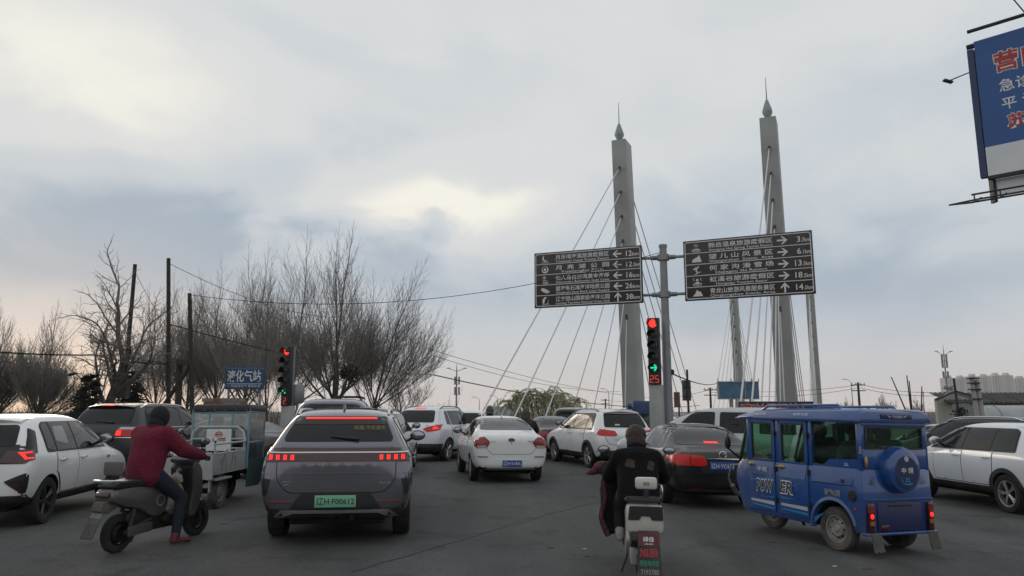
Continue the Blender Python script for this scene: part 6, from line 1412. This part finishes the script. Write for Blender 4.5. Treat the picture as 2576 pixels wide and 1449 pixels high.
# ================================================================ BLUE PASSENGER TRICYCLE
def tint_glass(name, col, gl_=.10, rough=.03):
    m = bpy.data.materials.new(name); m.use_nodes = True; t_ = m.node_tree; t_.nodes.clear()
    a = t_.nodes.new('ShaderNodeBsdfTransparent'); a.inputs[0].default_value = (*col, 1); b = t_.nodes.new('ShaderNodeBsdfGlossy'); b.inputs['Roughness'].default_value = rough
    x = t_.nodes.new('ShaderNodeMixShader'); x.inputs[0].default_value = gl_; o = t_.nodes.new('ShaderNodeOutputMaterial')
    t_.links.new(a.outputs[0], x.inputs[1]); t_.links.new(b.outputs[0], x.inputs[2]); t_.links.new(x.outputs[0], o.inputs[0]); return m
green_glass = tint_glass('green tinted glass', (.66, .84, .72), .08); cab_glass = tint_glass('dusty cab glazing', (.88, .92, .92), .26, .3)
TF = (4.75, 9.44, -22.0); TM = frame(*TF); hw = .58
tri = thing('passenger_tricycle', 'blue enclosed passenger tricycle with POWER lettering and spare wheel cover', 'tricycle', TM)
prof = [(0, .26), (-.02, .66), (0, 1.03), (2.04, 1.02), (2.22, .99), (2.32, .88), (2.34, .72), (2.20, .32), (2.12, .27)]
lb = MB(); lb.prism(prof, ((0, hw, 0), (1, 0, 0), (0, 0, 1)), 2 * hw); lbo = lb.build('lower_body', [blue_paint, under_m], tri, bevel=.03)
ct = MB()
for s in (1, -1): ct.lathe([(0, s * .26), (.335, s * .26), (.335, s * .9), (0, s * .9)], 28, 'y', (.46, 0, .27), mi=1)
ct.lathe([(0, -.16), (.33, -.16), (.33, .16), (0, .16)], 24, 'y', (2.20, 0, .24), mi=1)
co = ct.build('cut', [blue_paint, under_m], tri, smooth=False); bd = lbo.modifiers.new('b', 'BOOLEAN'); bd.object = co; bd.solver = 'EXACT'; bake(lbo, co); bpy.data.objects.remove(co)
for s in (1, -1):
    MB().lathe([(.325, -.03), (.37, -.015), (.385, .02), (.345, .03)], 22, 'y', (.46, s * hw, .27), a0=R(-4), a1=R(168), close=True).build('wheel_arch', blue_paint, tri)
    for x0, x1 in ((.0, .055), (.79, .85), (1.41, 1.47), (2.02, 2.07)): MB().box(((x0 + x1) / 2, s * (hw - .03), 1.31), (x1 - x0, .05, .62)).build('pillar', blue_paint, tri, bevel=.008)
    MB().tube([(2.30, s * (hw - .06), .98), (2.08, s * (hw - .06), 1.60)], .022, 6).build('windscreen_pillar', plastic, tri)
    MB().prism([(.05, 1.02), (.80, 1.02), (.80, 1.05), (.62, 1.04), (.50, 1.12), (.05, 1.14)], ((0, s * (hw - .03) + .012, 0), (1, 0, 0), (0, 0, 1)), .025).build('side_panel', blue_paint, tri, smooth=False)
    def pane(nm, pts): MB().prism(pts, ((0, s * (hw - .035) + .003, 0), (1, 0, 0), (0, 0, 1)), .006).build(nm, green_glass, tri, smooth=False)
    pane('side_window', [(.05, 1.10), (.80, 1.04), (.80, 1.60), (.05, 1.60)]); pane('quarter_window', [(2.07, 1.02), (2.27, 1.0), (2.09, 1.56), (2.07, 1.58)])
    for q, (a, b) in enumerate(((.86, 1.40), (1.48, 2.01))):
        dz0 = .335
        d = MB().prism(rpoly([(a, dz0), (b, dz0 if q == 0 else dz0 - .0), (b, 1.01), (a, 1.01)], .02), ((0, s * hw + (.018 if s > 0 else 0), 0), (1, 0, 0), (0, 0, 1)), .018).build('door', blue_paint, tri, bevel=.006)
        for x0, x1, z0, z1 in ((a, a + .05, 1.01, 1.60), (b - .05, b, 1.01, 1.60), (a, b, 1.55, 1.60), (a, b, 1.005, 1.035)): MB().box(((x0 + x1) / 2, s * (hw - .012), (z0 + z1) / 2), (x1 - x0, .035, z1 - z0)).build('window_frame', blue_paint, d)
        MB().prism([(a + .05, 1.035), (b - .05, 1.035), (b - .05, 1.55), (a + .05, 1.55)], ((0, s * (hw - .02) + .003, 0), (1, 0, 0), (0, 0, 1)), .006).build('window_pane', green_glass, d, smooth=False)
        for x0, x1, z0, z1 in ((a + .05, a + .07, 1.04, 1.55), (b - .07, b - .05, 1.04, 1.55), (a + .05, b - .05, 1.53, 1.55)): MB().box(((x0 + x1) / 2, s * (hw - .010), (z0 + z1) / 2), (x1 - x0, .02, z1 - z0)).build('window_seal', plastic, d)
        for xx in (a + .11, b - .11): MB().box((xx, s * (hw + .004), 1.037), (.085, .012, .014)).build('window_clip', chrome, d)
        hx = b - .055; gold = mat('worn gold handle', (.34, .25, .11), .35, .7); hd = MB(); hd.ell((hx, s * (hw + .020), .955), (.062, .012, .034), 14, 8); hd.tube([(hx + .08, s * (hw + .045), .965), (hx - .03, s * (hw + .04), .955)], [.010, .014], 8); hd.build('handle', gold, d)
        for zz in (1.40, .92, .50): MB().box((a - .012, s * (hw + .010), zz), (.035, .035, .07)).build('hinge', plastic, d)
        bandm = mat('pale blue panel', (.19, .22, .38), .32, coat=.4); bx_ = MB(); y_ = s * (hw + .018)
        if s > 0:
            def st(nm, pts, m_, lift): MB().prism(pts, ((0, hw + .018 + lift + .004, 0), (1, 0, 0), (0, 0, 1)), .004).build(nm, m_, d, smooth=False)
            cyan = mat('cyan stripe', (.02, .20, .42), .4); wst = mat('white stripe', (.44, .44, .50), .4)
            e = MB(); e.prism([(.835, .0), (.93, -.022), (.80, .0)], ((0, 0, 0), (0, 0, 1), (0, 1, 0)), 0.0) if False else None
            lg_ = MB(); lg_.add([(a + .02, hw + .018, .93), (b - .02, hw + .018, .93), (b - .04, hw + .032, .82), (a + .04, hw + .032, .82), (b - .04, hw + .018, .815), (a + .04, hw + .018, .815)], [(0, 1, 2, 3), (3, 2, 4, 5), (0, 3, 5), (1, 4, 2)]); lg_.build('panel_ledge', blue_paint, d, smooth=False)
            st('stripe', [(a + .03, .76), (b - .03, .73), (b - .03, .745), (a + .03, .795)] if q else [(a + .04, .805), (b - .02, .79), (b - .02, .80), (a + .04, .815)], cyan, 0)
            st('stripe', [(a + .02, .425), (b - .04, .445), (b - .03, .475), (a + .02, .475)], wst, 0); st('stripe', [(a + .02, .365), (b - .06, .395), (b - .06, .41), (a + .02, .40)], cyan, 0)
            if q == 0: st('stripe', [(a + .04, .80), (b - .12, .68), (b - .16, .68), (a + .06, .785)], cyan, 0); st('stripe', [(b - .04, .56), (b - .30, .545), (b - .04, .535)], cyan, 0)
            else: st('stripe', [(a + .02, .545), (b - .24, .52), (a + .02, .525)], cyan, 0)
if True:
    Uq = (-1, 0, 0); Vq = (0, 0, 1); yt = hw + .026
    outl = mat('pale lettering edge', (.62, .62, .64), .5); darkf = mat('charcoal lettering', (.045, .048, .06), .5)
    for s_, x_, w_ in (('POW', 1.86, .36), ('ER', 1.385, .26)):
        text(s_, outl, tri, (x_, yt, .60 if s_ == 'POW' else .612), Uq, Vq, .165, w_, bold=.065, shear=.18, depth=0, name='lettering'); text(s_, darkf, tri, (x_ - .008, yt + .004, .606 if s_ == 'POW' else .618), Uq, Vq, .153, w_ - .016, bold=.018, shear=.18, depth=0)
    text('中翎', white_txt, tri, (1.80, yt + .022, .87), Uq, Vq, .065, .19, depth=0); text('ZL', outl, tri, (.26, hw - .012, 1.05), Uq, Vq, .035, .075, depth=.004); text('劲霸山猫', outl, tri, (.60, hw + .004, .66), Uq, Vq, .085, .26, bold=.03, depth=0); text('劲霸山猫', black_txt, tri, (.598, hw + .008, .663), Uq, Vq, .079, .255, bold=.0, depth=0)
    MB().lathe([(0, .02), (.058, .018), (.066, .0)], 22, 'y', (.14, hw, .70)).build('charging_cap', plastic, tri); MB().box((.28, hw + .006, .86), (.05, .012, .05)).build('side_marker', plastic, tri); MB().box((.11, hw + .004, .55), (.03, .01, .03)).build('warning_sticker', red_txt, tri)
    stp = MB(); stp.prism([(.06, .50), (.30, .64), (.50, .66), (.82, .60), (.82, .62), (.50, .70), (.28, .68), (.06, .58)], ((0, hw + .006, 0), (1, 0, 0), (0, 0, 1)), .005) if False else stp.prism([(.78, .30), (.62, .44), (.80, .36)], ((0, hw + .004, 0), (1, 0, 0), (0, 0, 1)), .004); stp.build('stripe', mat('cyan stripe', (.02, .20, .42), .4), tri, smooth=False)
    lg_ = MB(); lg_.add([(.10, hw, .93), (.80, hw, .93), (.80, hw + .014, .82), (.14, hw + .014, .82), (.80, hw, .81), (.14, hw, .81)], [(0, 1, 2, 3), (3, 2, 4, 5), (0, 3, 5), (1, 4, 2)]); lg_.build('panel_ledge', blue_paint, tri, smooth=False)
    text('鸿程万里', white_txt, tri, (1.86, hw + .038, 1.655), Uq, (0, -.35, .94), .034, .27, depth=.012); text('如愿以往', white_txt, tri, (1.05, hw + .038, 1.655), Uq, (0, -.35, .94), .034, .27, depth=.012)
# rear wall with window, spare wheel cover and lamps
for y0, y1, z0, z1 in ((-hw + .03, hw - .03, 1.03, 1.27), (-hw + .03, -hw + .10, 1.27, 1.56), (hw - .10, hw - .03, 1.27, 1.56), (-hw + .03, hw - .03, 1.53, 1.60)): MB().box((.02, (y0 + y1) / 2, (z0 + z1) / 2), (.04, y1 - y0, z1 - z0)).build('rear_panel', blue_paint, tri, bevel=.008)
MB().box((.022, 0, 1.40), (.006, 2 * hw - .2, .27)).build('rear_window', green_glass, tri); 
for z0 in (1.272, 1.528): MB().box((-.003, 0, z0), (.012, 2 * hw - .19, .018)).build('window_seal', plastic, tri)
for y0 in (-hw + .103, hw - .103): MB().box((-.003, y0, 1.40), (.012, .018, .25)).build('window_seal', plastic, tri)
sw = MB().lathe([(0, -.135), (.20, -.135), (.262, -.11), (.282, -.06), (.285, .02), (.24, .04)], 36, 'x', (-.02, .0, 1.02)).build('spare_wheel_cover', blue_paint, tri)
MB().lathe([(0, -.008), (.19, -.006), (.195, 0)], 32, 'x', (-.155, 0, 1.0)).build('cover_disc', mat('dark blue disc', (.012, .022, .085), .4), sw); MB().lathe([(0, -.014), (.032, -.012), (.036, 0)], 18, 'x', (-.157, 0, 1.155)).build('lock_cap', mat('pale cap', (.42, .43, .45), .4), sw)
text('中 翎', white_txt, sw, (-.166, 0, .985), (0, -1, 0), (0, 0, 1), .07, .19, 'CENTER', depth=.002, bold=.01); text('ZL', mat('cyan stripe', (.02, .20, .42), .4), sw, (-.166, 0, .885), (0, -1, 0), (0, 0, 1), .045, .10, 'CENTER', depth=.002, bold=.04)
arc = MB(); arc.tube([(-.165, .11, .93), (-.166, .07, .865), (-.166, 0, .85), (-.166, -.07, .862)], .008, 6); arc.build('logo_arc', MATS['cyan stripe'], sw)
for s in (1, -1):
    wg = MB()
    for k in range(4): wg.prism([(0, 0), (.10 - .018 * k, .03), (.085 - .018 * k, .012)], ((-.024, s * .37, .84 + .028 * k), (0, s, 0), (0, 0, 1)), -.004 * s)
    wg.build('wing_mark', mat('dull gold print', (.07, .065, .06), .5), tri, smooth=False)
    lp = MB().box((-.03, s * (hw - .085), .445), (.05, .085, .36)).build('tail_lamp', red_dark, tri, bevel=.008); MB().box((-.058, s * (hw - .085), .555), (.012, .07, .09)).build('red_segment', red_lens, lp); MB().ell((-.06, s * (hw - .085), .475), (.016, .026, .030), 10, 8).build('lit_bulb', red_hot, lp); MB().box((-.058, s * (hw - .085), .395), (.012, .07, .05)).build('amber_segment', mat('amber lens', (.30, .12, .03), .3), lp)
    fl = MB(); fl.prism([(-.085, .02), (-.05, 0), (-.02, .025), (.02, 0), (.05, .02), (.085, .005), (.07, .22), (-.07, .22)], ((-.02 - .10, s * .47, .06), (0, -1, 0), (.25, 0, .97)), .010); fl.build('mud_flap', mat('dusty black plastic', (.06, .055, .05), .8), tri, smooth=False)
MB().box((-.022, 0, .46), (.02, .74, .34)).build('plate_panel', mat('dark navy panel', (.014, .022, .085), .45), tri, bevel=.012); MB().box((-.036, .27, .33), (.012, .13, .07)).build('reflector', red_dark, tri, bevel=.004); MB().box((-.036, 0, .59), (.012, .40, .02)).build('panel_slot', plastic, tri)
MB().box((-.03, 0, .665), (.03, 2 * hw - .06, .012)).build('body_crease', blue_paint, tri); MB().box((-.02, 0, .265), (.08, 2 * hw + .03, .035)).build('rear_bumper', blue_paint, tri, bevel=.01)
MB().tube([(-.02, hw + .01, 1.30), (-.02, hw + .01, 1.21)], .014, 8).build('rear_hinge', galv, tri); MB().ell((-.035, hw - .06, 1.11), (.022, .022, .075), 12, 8).build('rear_handle', mat('worn gold handle', (.34, .25, .11), .35, .7), tri)
# roof
ro_ = MB(); rs_ = [(-.05, .60, 1.59, 1.72), (.02, .62, 1.585, 1.76), (.5, .62, 1.585, 1.765), (1.3, .615, 1.59, 1.755), (1.9, .60, 1.595, 1.73), (2.25, .57, 1.60, 1.67), (2.38, .53, 1.60, 1.625)]; vs_ = []
for x, w, z0, z1 in rs_: vs_ += [(x, y, z) for y, z in ((-w, z0), (-w, z0 + (z1 - z0) * .35), (-w * .93, z0 + (z1 - z0) * .8), (-w * .8, z1), (w * .8, z1), (w * .93, z0 + (z1 - z0) * .8), (w, z0 + (z1 - z0) * .35), (w, z0))]
ro_.add(vs_, [(i * 8 + k, i * 8 + (k + 1) % 8, (i + 1) * 8 + (k + 1) % 8, (i + 1) * 8 + k) for i in range(6) for k in range(8)] + [tuple(range(7, -1, -1)), tuple(range(48, 56))])
ro_.build('roof', blue_paint, tri, bevel=.02)
for s in (1, -1):
    MB().tube([(.35, s * .47, 1.755), (.40, s * .48, 1.80), (1.7, s * .47, 1.79), (1.85, s * .45, 1.735)], .018, 8).build('roof_rail', blue_paint, tri)
    for x in (.8, 1.3): MB().box((x, s * .475, 1.775), (.03, .03, .05)).build('rail_foot', blue_paint, tri)
MB().box((-.056, 0, 1.665), (.016, .52, .055)).build('roof_emblem_recess', mat('dark navy panel', (.014, .022, .085), .45), tri, bevel=.005); text('YOUREN', silver_txt, tri, (-.066, 0, 1.650), (0, -1, 0), (0, 0, 1), .032, .17, 'CENTER', bold=.03)
em = MB()
for s in (1, -1): em.prism([(0, 0), (.08, .025), (.02, -.012)], ((-.066, s * .10, 1.664), (0, s, 0), (0, 0, 1)), -.004 * s)
em.build('wing_emblem', silver_txt, tri, smooth=False)
MB().box((1.0, 0, .30), (2.0, .5, .10)).build('chassis', under_m, tri); MB().tube([(.46, -.5, .26), (.46, .5, .26)], .05, 8).build('rear_axle', under_m, tri)
ms = wheel_meshes(.265, .15, .165, 6, 'steel', rubber_dusty, steel_rim)
for y in (hw - .09, -hw + .09): put_wheel(tri, .46, y, .265, ms)
put_wheel(tri, 2.20, .0001, .245, wheel_meshes(.245, .12, .15, 6, 'steel', rubber_dusty, steel_rim), .245, R(6))
MB().tube([(2.2, .09, .245), (2.12, .09, .55)], .025, 8).build('fork', under_m, tri); MB().tube([(1.7, .12, .25), (1.5, .14, .22), (1.42, .16, .16)], .02, 6).build('lever', under_m, tri)
MB().box((2.28, 0, 1.30), (.006, 2 * hw - .2, .62), Matrix.Rotation(R(-20), 3, 'Y')).build('windscreen', green_glass, tri)
bm_ = MB(); bm_.tube([(2.32, .50, .92), (2.46, .56, .90), (2.52, .57, .70), (2.50, .52, .58)], .014, 7); bm_.tube([(2.50, .52, .60), (2.56, .40, .48), (2.52, .25, .40)], .03, 8); bm_.build('front_guard_bar', galv, tri)
mi = MB(); mi.ell((2.30, .74, 1.24), (.03, .055, .095), 12, 8); mo = mi.build('mirror', plastic, tri); MB().tube([(2.28, .55, 1.50), (2.30, .72, 1.52), (2.30, .74, 1.30)], .010, 6).build('mirror_arm', plastic, mo); MB().tube([(2.28, .55, 1.02), (2.30, .74, 1.16)], .014, 6).build('mirror_arm', plastic, mo)
for x, z in ((.18, .50), (1.02, .50)): MB().box((x + .2, 0, z + .22), (.42, 1.0, .14)).build('seat', mat('dark seat', (.02, .02, .022), .8), tri, bevel=.04); MB().box((x + (.02), 0, z + .48), (.1, 1.0, .44)).build('seat_back', mat('dark seat', (.02, .02, .022), .8), tri, bevel=.04)
def sitter(label, M, x, y, z, jm, hm, group=None, hood=False, lean=0.0):
    return person(label, M, dict(pelvis=(x, y, z + .10), chest=(x + .02 + lean, y, z + .44), neck=(x + .05 + lean, y, z + .62), head=(x + .08 + lean, y, z + .74), shL=(x + .02 + lean, y + .19, z + .53), elL=(x + .12, y + .24, z + .30), haL=(x + .34, y + .16, z + .22), shR=(x + .02 + lean, y - .19, z + .53), elR=(x + .12, y - .24, z + .30), haR=(x + .34, y - .16, z + .22),
        hiL=(x + .04, y + .10, z + .08), knL=(x + .44, y + .13, z + .12), anL=(x + .42, y + .13, z - .26), toeL=(x + .58, y + .13, z - .31), hiR=(x + .04, y - .10, z + .08), knR=(x + .44, y - .13, z + .12), anR=(x + .42, y - .13, z - .26), toeR=(x + .58, y - .13, z - .31)), jm, black_cloth, black_cloth, None, hm, hood=hood, group=group)
dkc = mat('dark grey coat', (.022, .022, .025), .9, var=.2, vscale=8); tanc = mat('brown coat', (.07, .055, .045), .9, var=.2, vscale=8); bhair = mat('black hair', (.008, .007, .007), .6)
sitter('dark passenger seen through the rear window of the blue tricycle, right', TM, .32, -.22, .76, dkc, bhair); sitter('dark passenger in brown coat at the near side window of the blue tricycle', TM, .32, .24, .74, tanc, bhair); sitter('dark seated driver behind the middle window of the blue tricycle', TM, 1.15, .05, .76, dkc, bhair)

# ================================================================ CARGO TRICYCLE
CM = frame(-5.50, 12.62, .4); cg = thing('cargo_tricycle', 'grey cargo tricycle with glazed teal cab, left of the violet grey SUV', 'tricycle', CM)
bedm = mat('dull galvanised bed', (.44, .45, .44), .5, .3, var=.12, vscale=3, dirt=(.14, .13, .12), dscale=3, damt=.4); teal = mat('faded teal paint', (.16, .33, .38), .55, var=.12, vscale=3, dirt=(.12, .12, .11), dscale=3, damt=.4); dteal = mat('dark teal panel', (.04, .08, .08), .6, var=.1)
MB().box((.74, 0, .60), (1.5, 1.06, .05)).build('bed_floor', bedm, cg)
for y in (-.52, .52):
    s = 1 if y > 0 else -1
    sd = MB().box((.74, y, .77), (1.46, .025, .29)).build('side_board', bedm, cg); 
    for z in (.92, 1.08): MB().tube([(.02, y, z), (1.46, y, z)], .02, 6).build('side_rail', bedm, cg)
    for x in (.10, .55, 1.0, 1.4): MB().box((x, y * 1.03, .80), (.05, .025, .36)).build('stake', bedm, cg)
    for x in (.35, .75): MB().tube([(x, y * 1.04, .64), (x + .10, y * 1.06, .90)], .016, 6).build('latch', galv, cg)
    for x in (.25, .9): text('五星', red_txt, cg, (x + (.10 if s > 0 else 0), y + s * .014, .74), (-s, 0, 0), (0, 0, 1), .09, .09, depth=.002)
    MB().tube([(.05, y, .92), (.05, y, 1.14), (.10, y, 1.18), (.45, y, 1.18)], .02, 6).build('corner_rail', bedm, cg)
MB().box((.0, 0, .77), (.025, 1.04, .29)).build('tailgate', bedm, cg); MB().tube([(0, -.5, .93), (0, .5, .93)], .02, 6).build('tail_rail', bedm, cg); MB().box((0, 0, .55), (.06, 1.06, .08)).build('rear_beam', bedm, cg)
ar = [(1.46, -.50, .62), (1.46, -.50, 1.10), (1.46, -.46, 1.26), (1.46, -.36, 1.34), (1.46, .36, 1.34), (1.46, .46, 1.26), (1.46, .50, 1.10), (1.46, .50, .62)]
MB().tube(ar, .025, 8).build('headboard_arch', bedm, cg); lpn = MB().box((1.45, -.02, 1.10), (.02, .46, .40)).build('logo_panel', mat('white logo board', (.62, .62, .61), .6, var=.08), cg)
for z in (.95, 1.12): MB().tube([(1.46, -.5, z), (1.46, .5, z)], .015, 6).build('headboard_rail', bedm, cg)
text('五星车辆', red_txt, lpn, (1.436, -.02, 1.075), (0, -1, 0), (0, 0, 1), .055, .26, 'CENTER', depth=.003, bold=.012)
lg = MB(); lg.lathe([(.05, -.004), (.062, 0), (.07, -.004)], 22, 'x', close=True); lg.tube([(-.003, .05, -.005), (-.004, .01, .012), (-.004, -.03, .01), (-.004, -.02, -.012), (-.004, .02, -.016)], .008, 5); lg.v = [(x, y, z * .78) for x, y, z in lg.v]; o = lg.build('logo', red_txt, lpn); o.location = (1.437, -.02, 1.20)
for x, y in ((1.55, -.53), (1.55, -.22), (1.55, .22), (1.55, .53), (2.50, -.50), (2.50, .50)): MB().tube([(x, y, .58 if x < 2 else .5), (x, y, 1.68)], .022, 6).build('cab_post', teal, cg)
for z in (.62, 1.12, 1.60): MB().tube([(1.55, -.53, z), (1.55, .53, z)], .02, 6).build('cab_rail', teal, cg)
for s in (-1, 1):
    for z in (1.05, 1.62): MB().tube([(1.55, s * .53, z), (2.50, s * .50, z)], .018, 6).build('cab_rail', teal, cg)
    MB().prism([(1.56, 1.06), (2.49, 1.06), (2.49, 1.61), (1.56, 1.61)], ((0, s * .515, 0), (1, 0, 0), (0, 0, 1)), .006).build('cab_side_pane', cab_glass, cg, smooth=False); MB().prism([(1.56, .74), (2.46, .74), (2.49, 1.05), (1.56, 1.05)], ((0, s * .518, 0), (1, 0, 0), (0, 0, 1)), .006).build('cab_lower_pane', cab_glass, cg, smooth=False)
    MB().prism([(1.56, .24), (2.20, .22), (2.46, .40), (2.46, .74), (1.56, .74)], ((0, s * .53, 0), (1, 0, 0), (0, 0, 1)), .02).build('cab_door_panel', dteal, cg, smooth=False)
for y0, y1 in ((-.51, -.24), (-.20, .20), (.24, .51)): MB().box((1.55, (y0 + y1) / 2, 1.36), (.006, y1 - y0, .46)).build('rear_pane', cab_glass, cg)
MB().box((2.52, 0, 1.30), (.006, .98, .62), Matrix.Rotation(R(-6), 3, 'Y')).build('windscreen', cab_glass, cg); MB().box((2.50, 0, .70), (.04, 1.0, .60)).build('front_panel', dteal, cg, bevel=.015)
MB().box((2.02, 0, 1.69), (1.08, 1.12, .13), taper=.94).build('cab_roof', mat('black vinyl roof', (.012, .013, .013), .6), cg, bevel=.05)
for k in range(6): MB().ell((1.475, -.5 + .2 * k, 1.65), (.008, .012, .012), 6, 4).build('roof_stud', galv, cg)
MB().box((1.95, 0, .62), (.40, .90, .10)).build('bench', mat('dark seat', (.02, .02, .022), .8), cg, bevel=.03); MB().box((1.2, 0, .42), (2.2, .14, .10)).build('frame_beam', under_m, cg)
for s in (-1, 1): MB().box((.38, s * .50, .50), (.60, .20, .03)).build('wheel_guard', bedm, cg); MB().prism([(.02, .30), (.10, .30), (.16, .56), (.02, .56)], ((0, s * .46, 0), (1, 0, 0), (0, 0, 1)), .02).build('mud_guard', bedm, cg, smooth=False)
ms = wheel_meshes(.285, .13, .17, 6, 'steel', rubber_dusty, steel_rim)
for y in (.46, -.46): put_wheel(cg, .42, y, .285, ms)
put_wheel(cg, 2.12, .0001, .265, wheel_meshes(.265, .11, .16, 6, 'steel', rubber_dusty, steel_rim)); MB().tube([(.42, -.42, .285), (.42, .42, .285)], .045, 8).build('axle', under_m, cg)
for s in (.075, -.075): MB().tube([(2.12, s, .265), (2.2, s, .66)], .02, 6).build('fork_leg', under_m, cg)
sitter('dark figure behind the left pane of the cargo tricycle cab', CM, 1.88, .22, .66, dkc, bhair); sitter('dark figure behind the right pane of the cargo tricycle cab', CM, 1.88, -.22, .66, dkc, bhair)

# ================================================================ FAR RIDERS between the cars
for (px, py, Y, lab, hm_, hd) in ((1231, 1034, 21.3, 'far rider whose black helmet shows above the white sedan roof', 'black', 1), (1321, 1045, 20.9, 'far rider in a khaki cap above the right of the white sedan roof', 'khaki', 1)):
    q = at(px, py, Y); M = frame(q.x, Y, -6); M = M @ Matrix.Translation((-.46, 0, q.z - 1.55 - gz(q.x)))
    J = dict(pelvis=(.30, 0, .90), chest=(.36, 0, 1.24), neck=(.42, 0, 1.43), head=(.46, 0, 1.55), shL=(.38, .20, 1.34), elL=(.62, .33, 1.14), haL=(.93, .36, 1.06), shR=(.38, -.20, 1.34), elR=(.60, -.34, 1.15), haR=(.93, -.36, 1.06), hiL=(.36, .12, .87), knL=(.74, .17, .74), anL=(.74, .16, .44), toeL=(.92, .18, .385), hiR=(.36, -.12, .87), knR=(.74, -.17, .74), anR=(.74, -.16, .44), toeR=(.92, -.18, .385), glove=gl)
    pr_ = person(lab, M, J, dkc, jeans, black_cloth, None, mat('khaki cap', (.05, .048, .035), .9) if hm_ == 'khaki' else mat('glossy black helmet', (.01, .01, .01), .2, coat=.5), hood=True)
    f0 = frame(q.x, Y, -6) @ Vector((-.46, 0, 0))
    c = copy_tree(sc1) if False else None
    s2, _ = scooter('dark scooter under the far %s rider, hidden behind the white sedan' % ('helmeted' if hm_ == 'black' else 'khaki capped'), f0.x, f0.y, -6, navy_paint, plastic)

bpy.data.scenes.remove(TMP)
# ================================================================ AIR
hzb = MB().box((0, 750, 40), (3600, 2300, 84)).build('haze', [], smooth=False)
hm = bpy.data.materials.new('evening haze'); hm.use_nodes = True; ht = hm.node_tree; ht.nodes.clear()
pv = ht.nodes.new('ShaderNodeVolumePrincipled'); pv.inputs['Color'].default_value = (.95, .94, .93, 1); pv.inputs['Density'].default_value = .00022; pv.inputs['Anisotropy'].default_value = .2
ho = ht.nodes.new('ShaderNodeOutputMaterial'); ht.links.new(pv.outputs[0], ho.inputs['Volume'])
hzb.data.materials.append(hm); hzb['kind'] = 'stuff'; hzb['label'] = 'thin pale evening haze over the whole place'; hzb['category'] = 'haze'
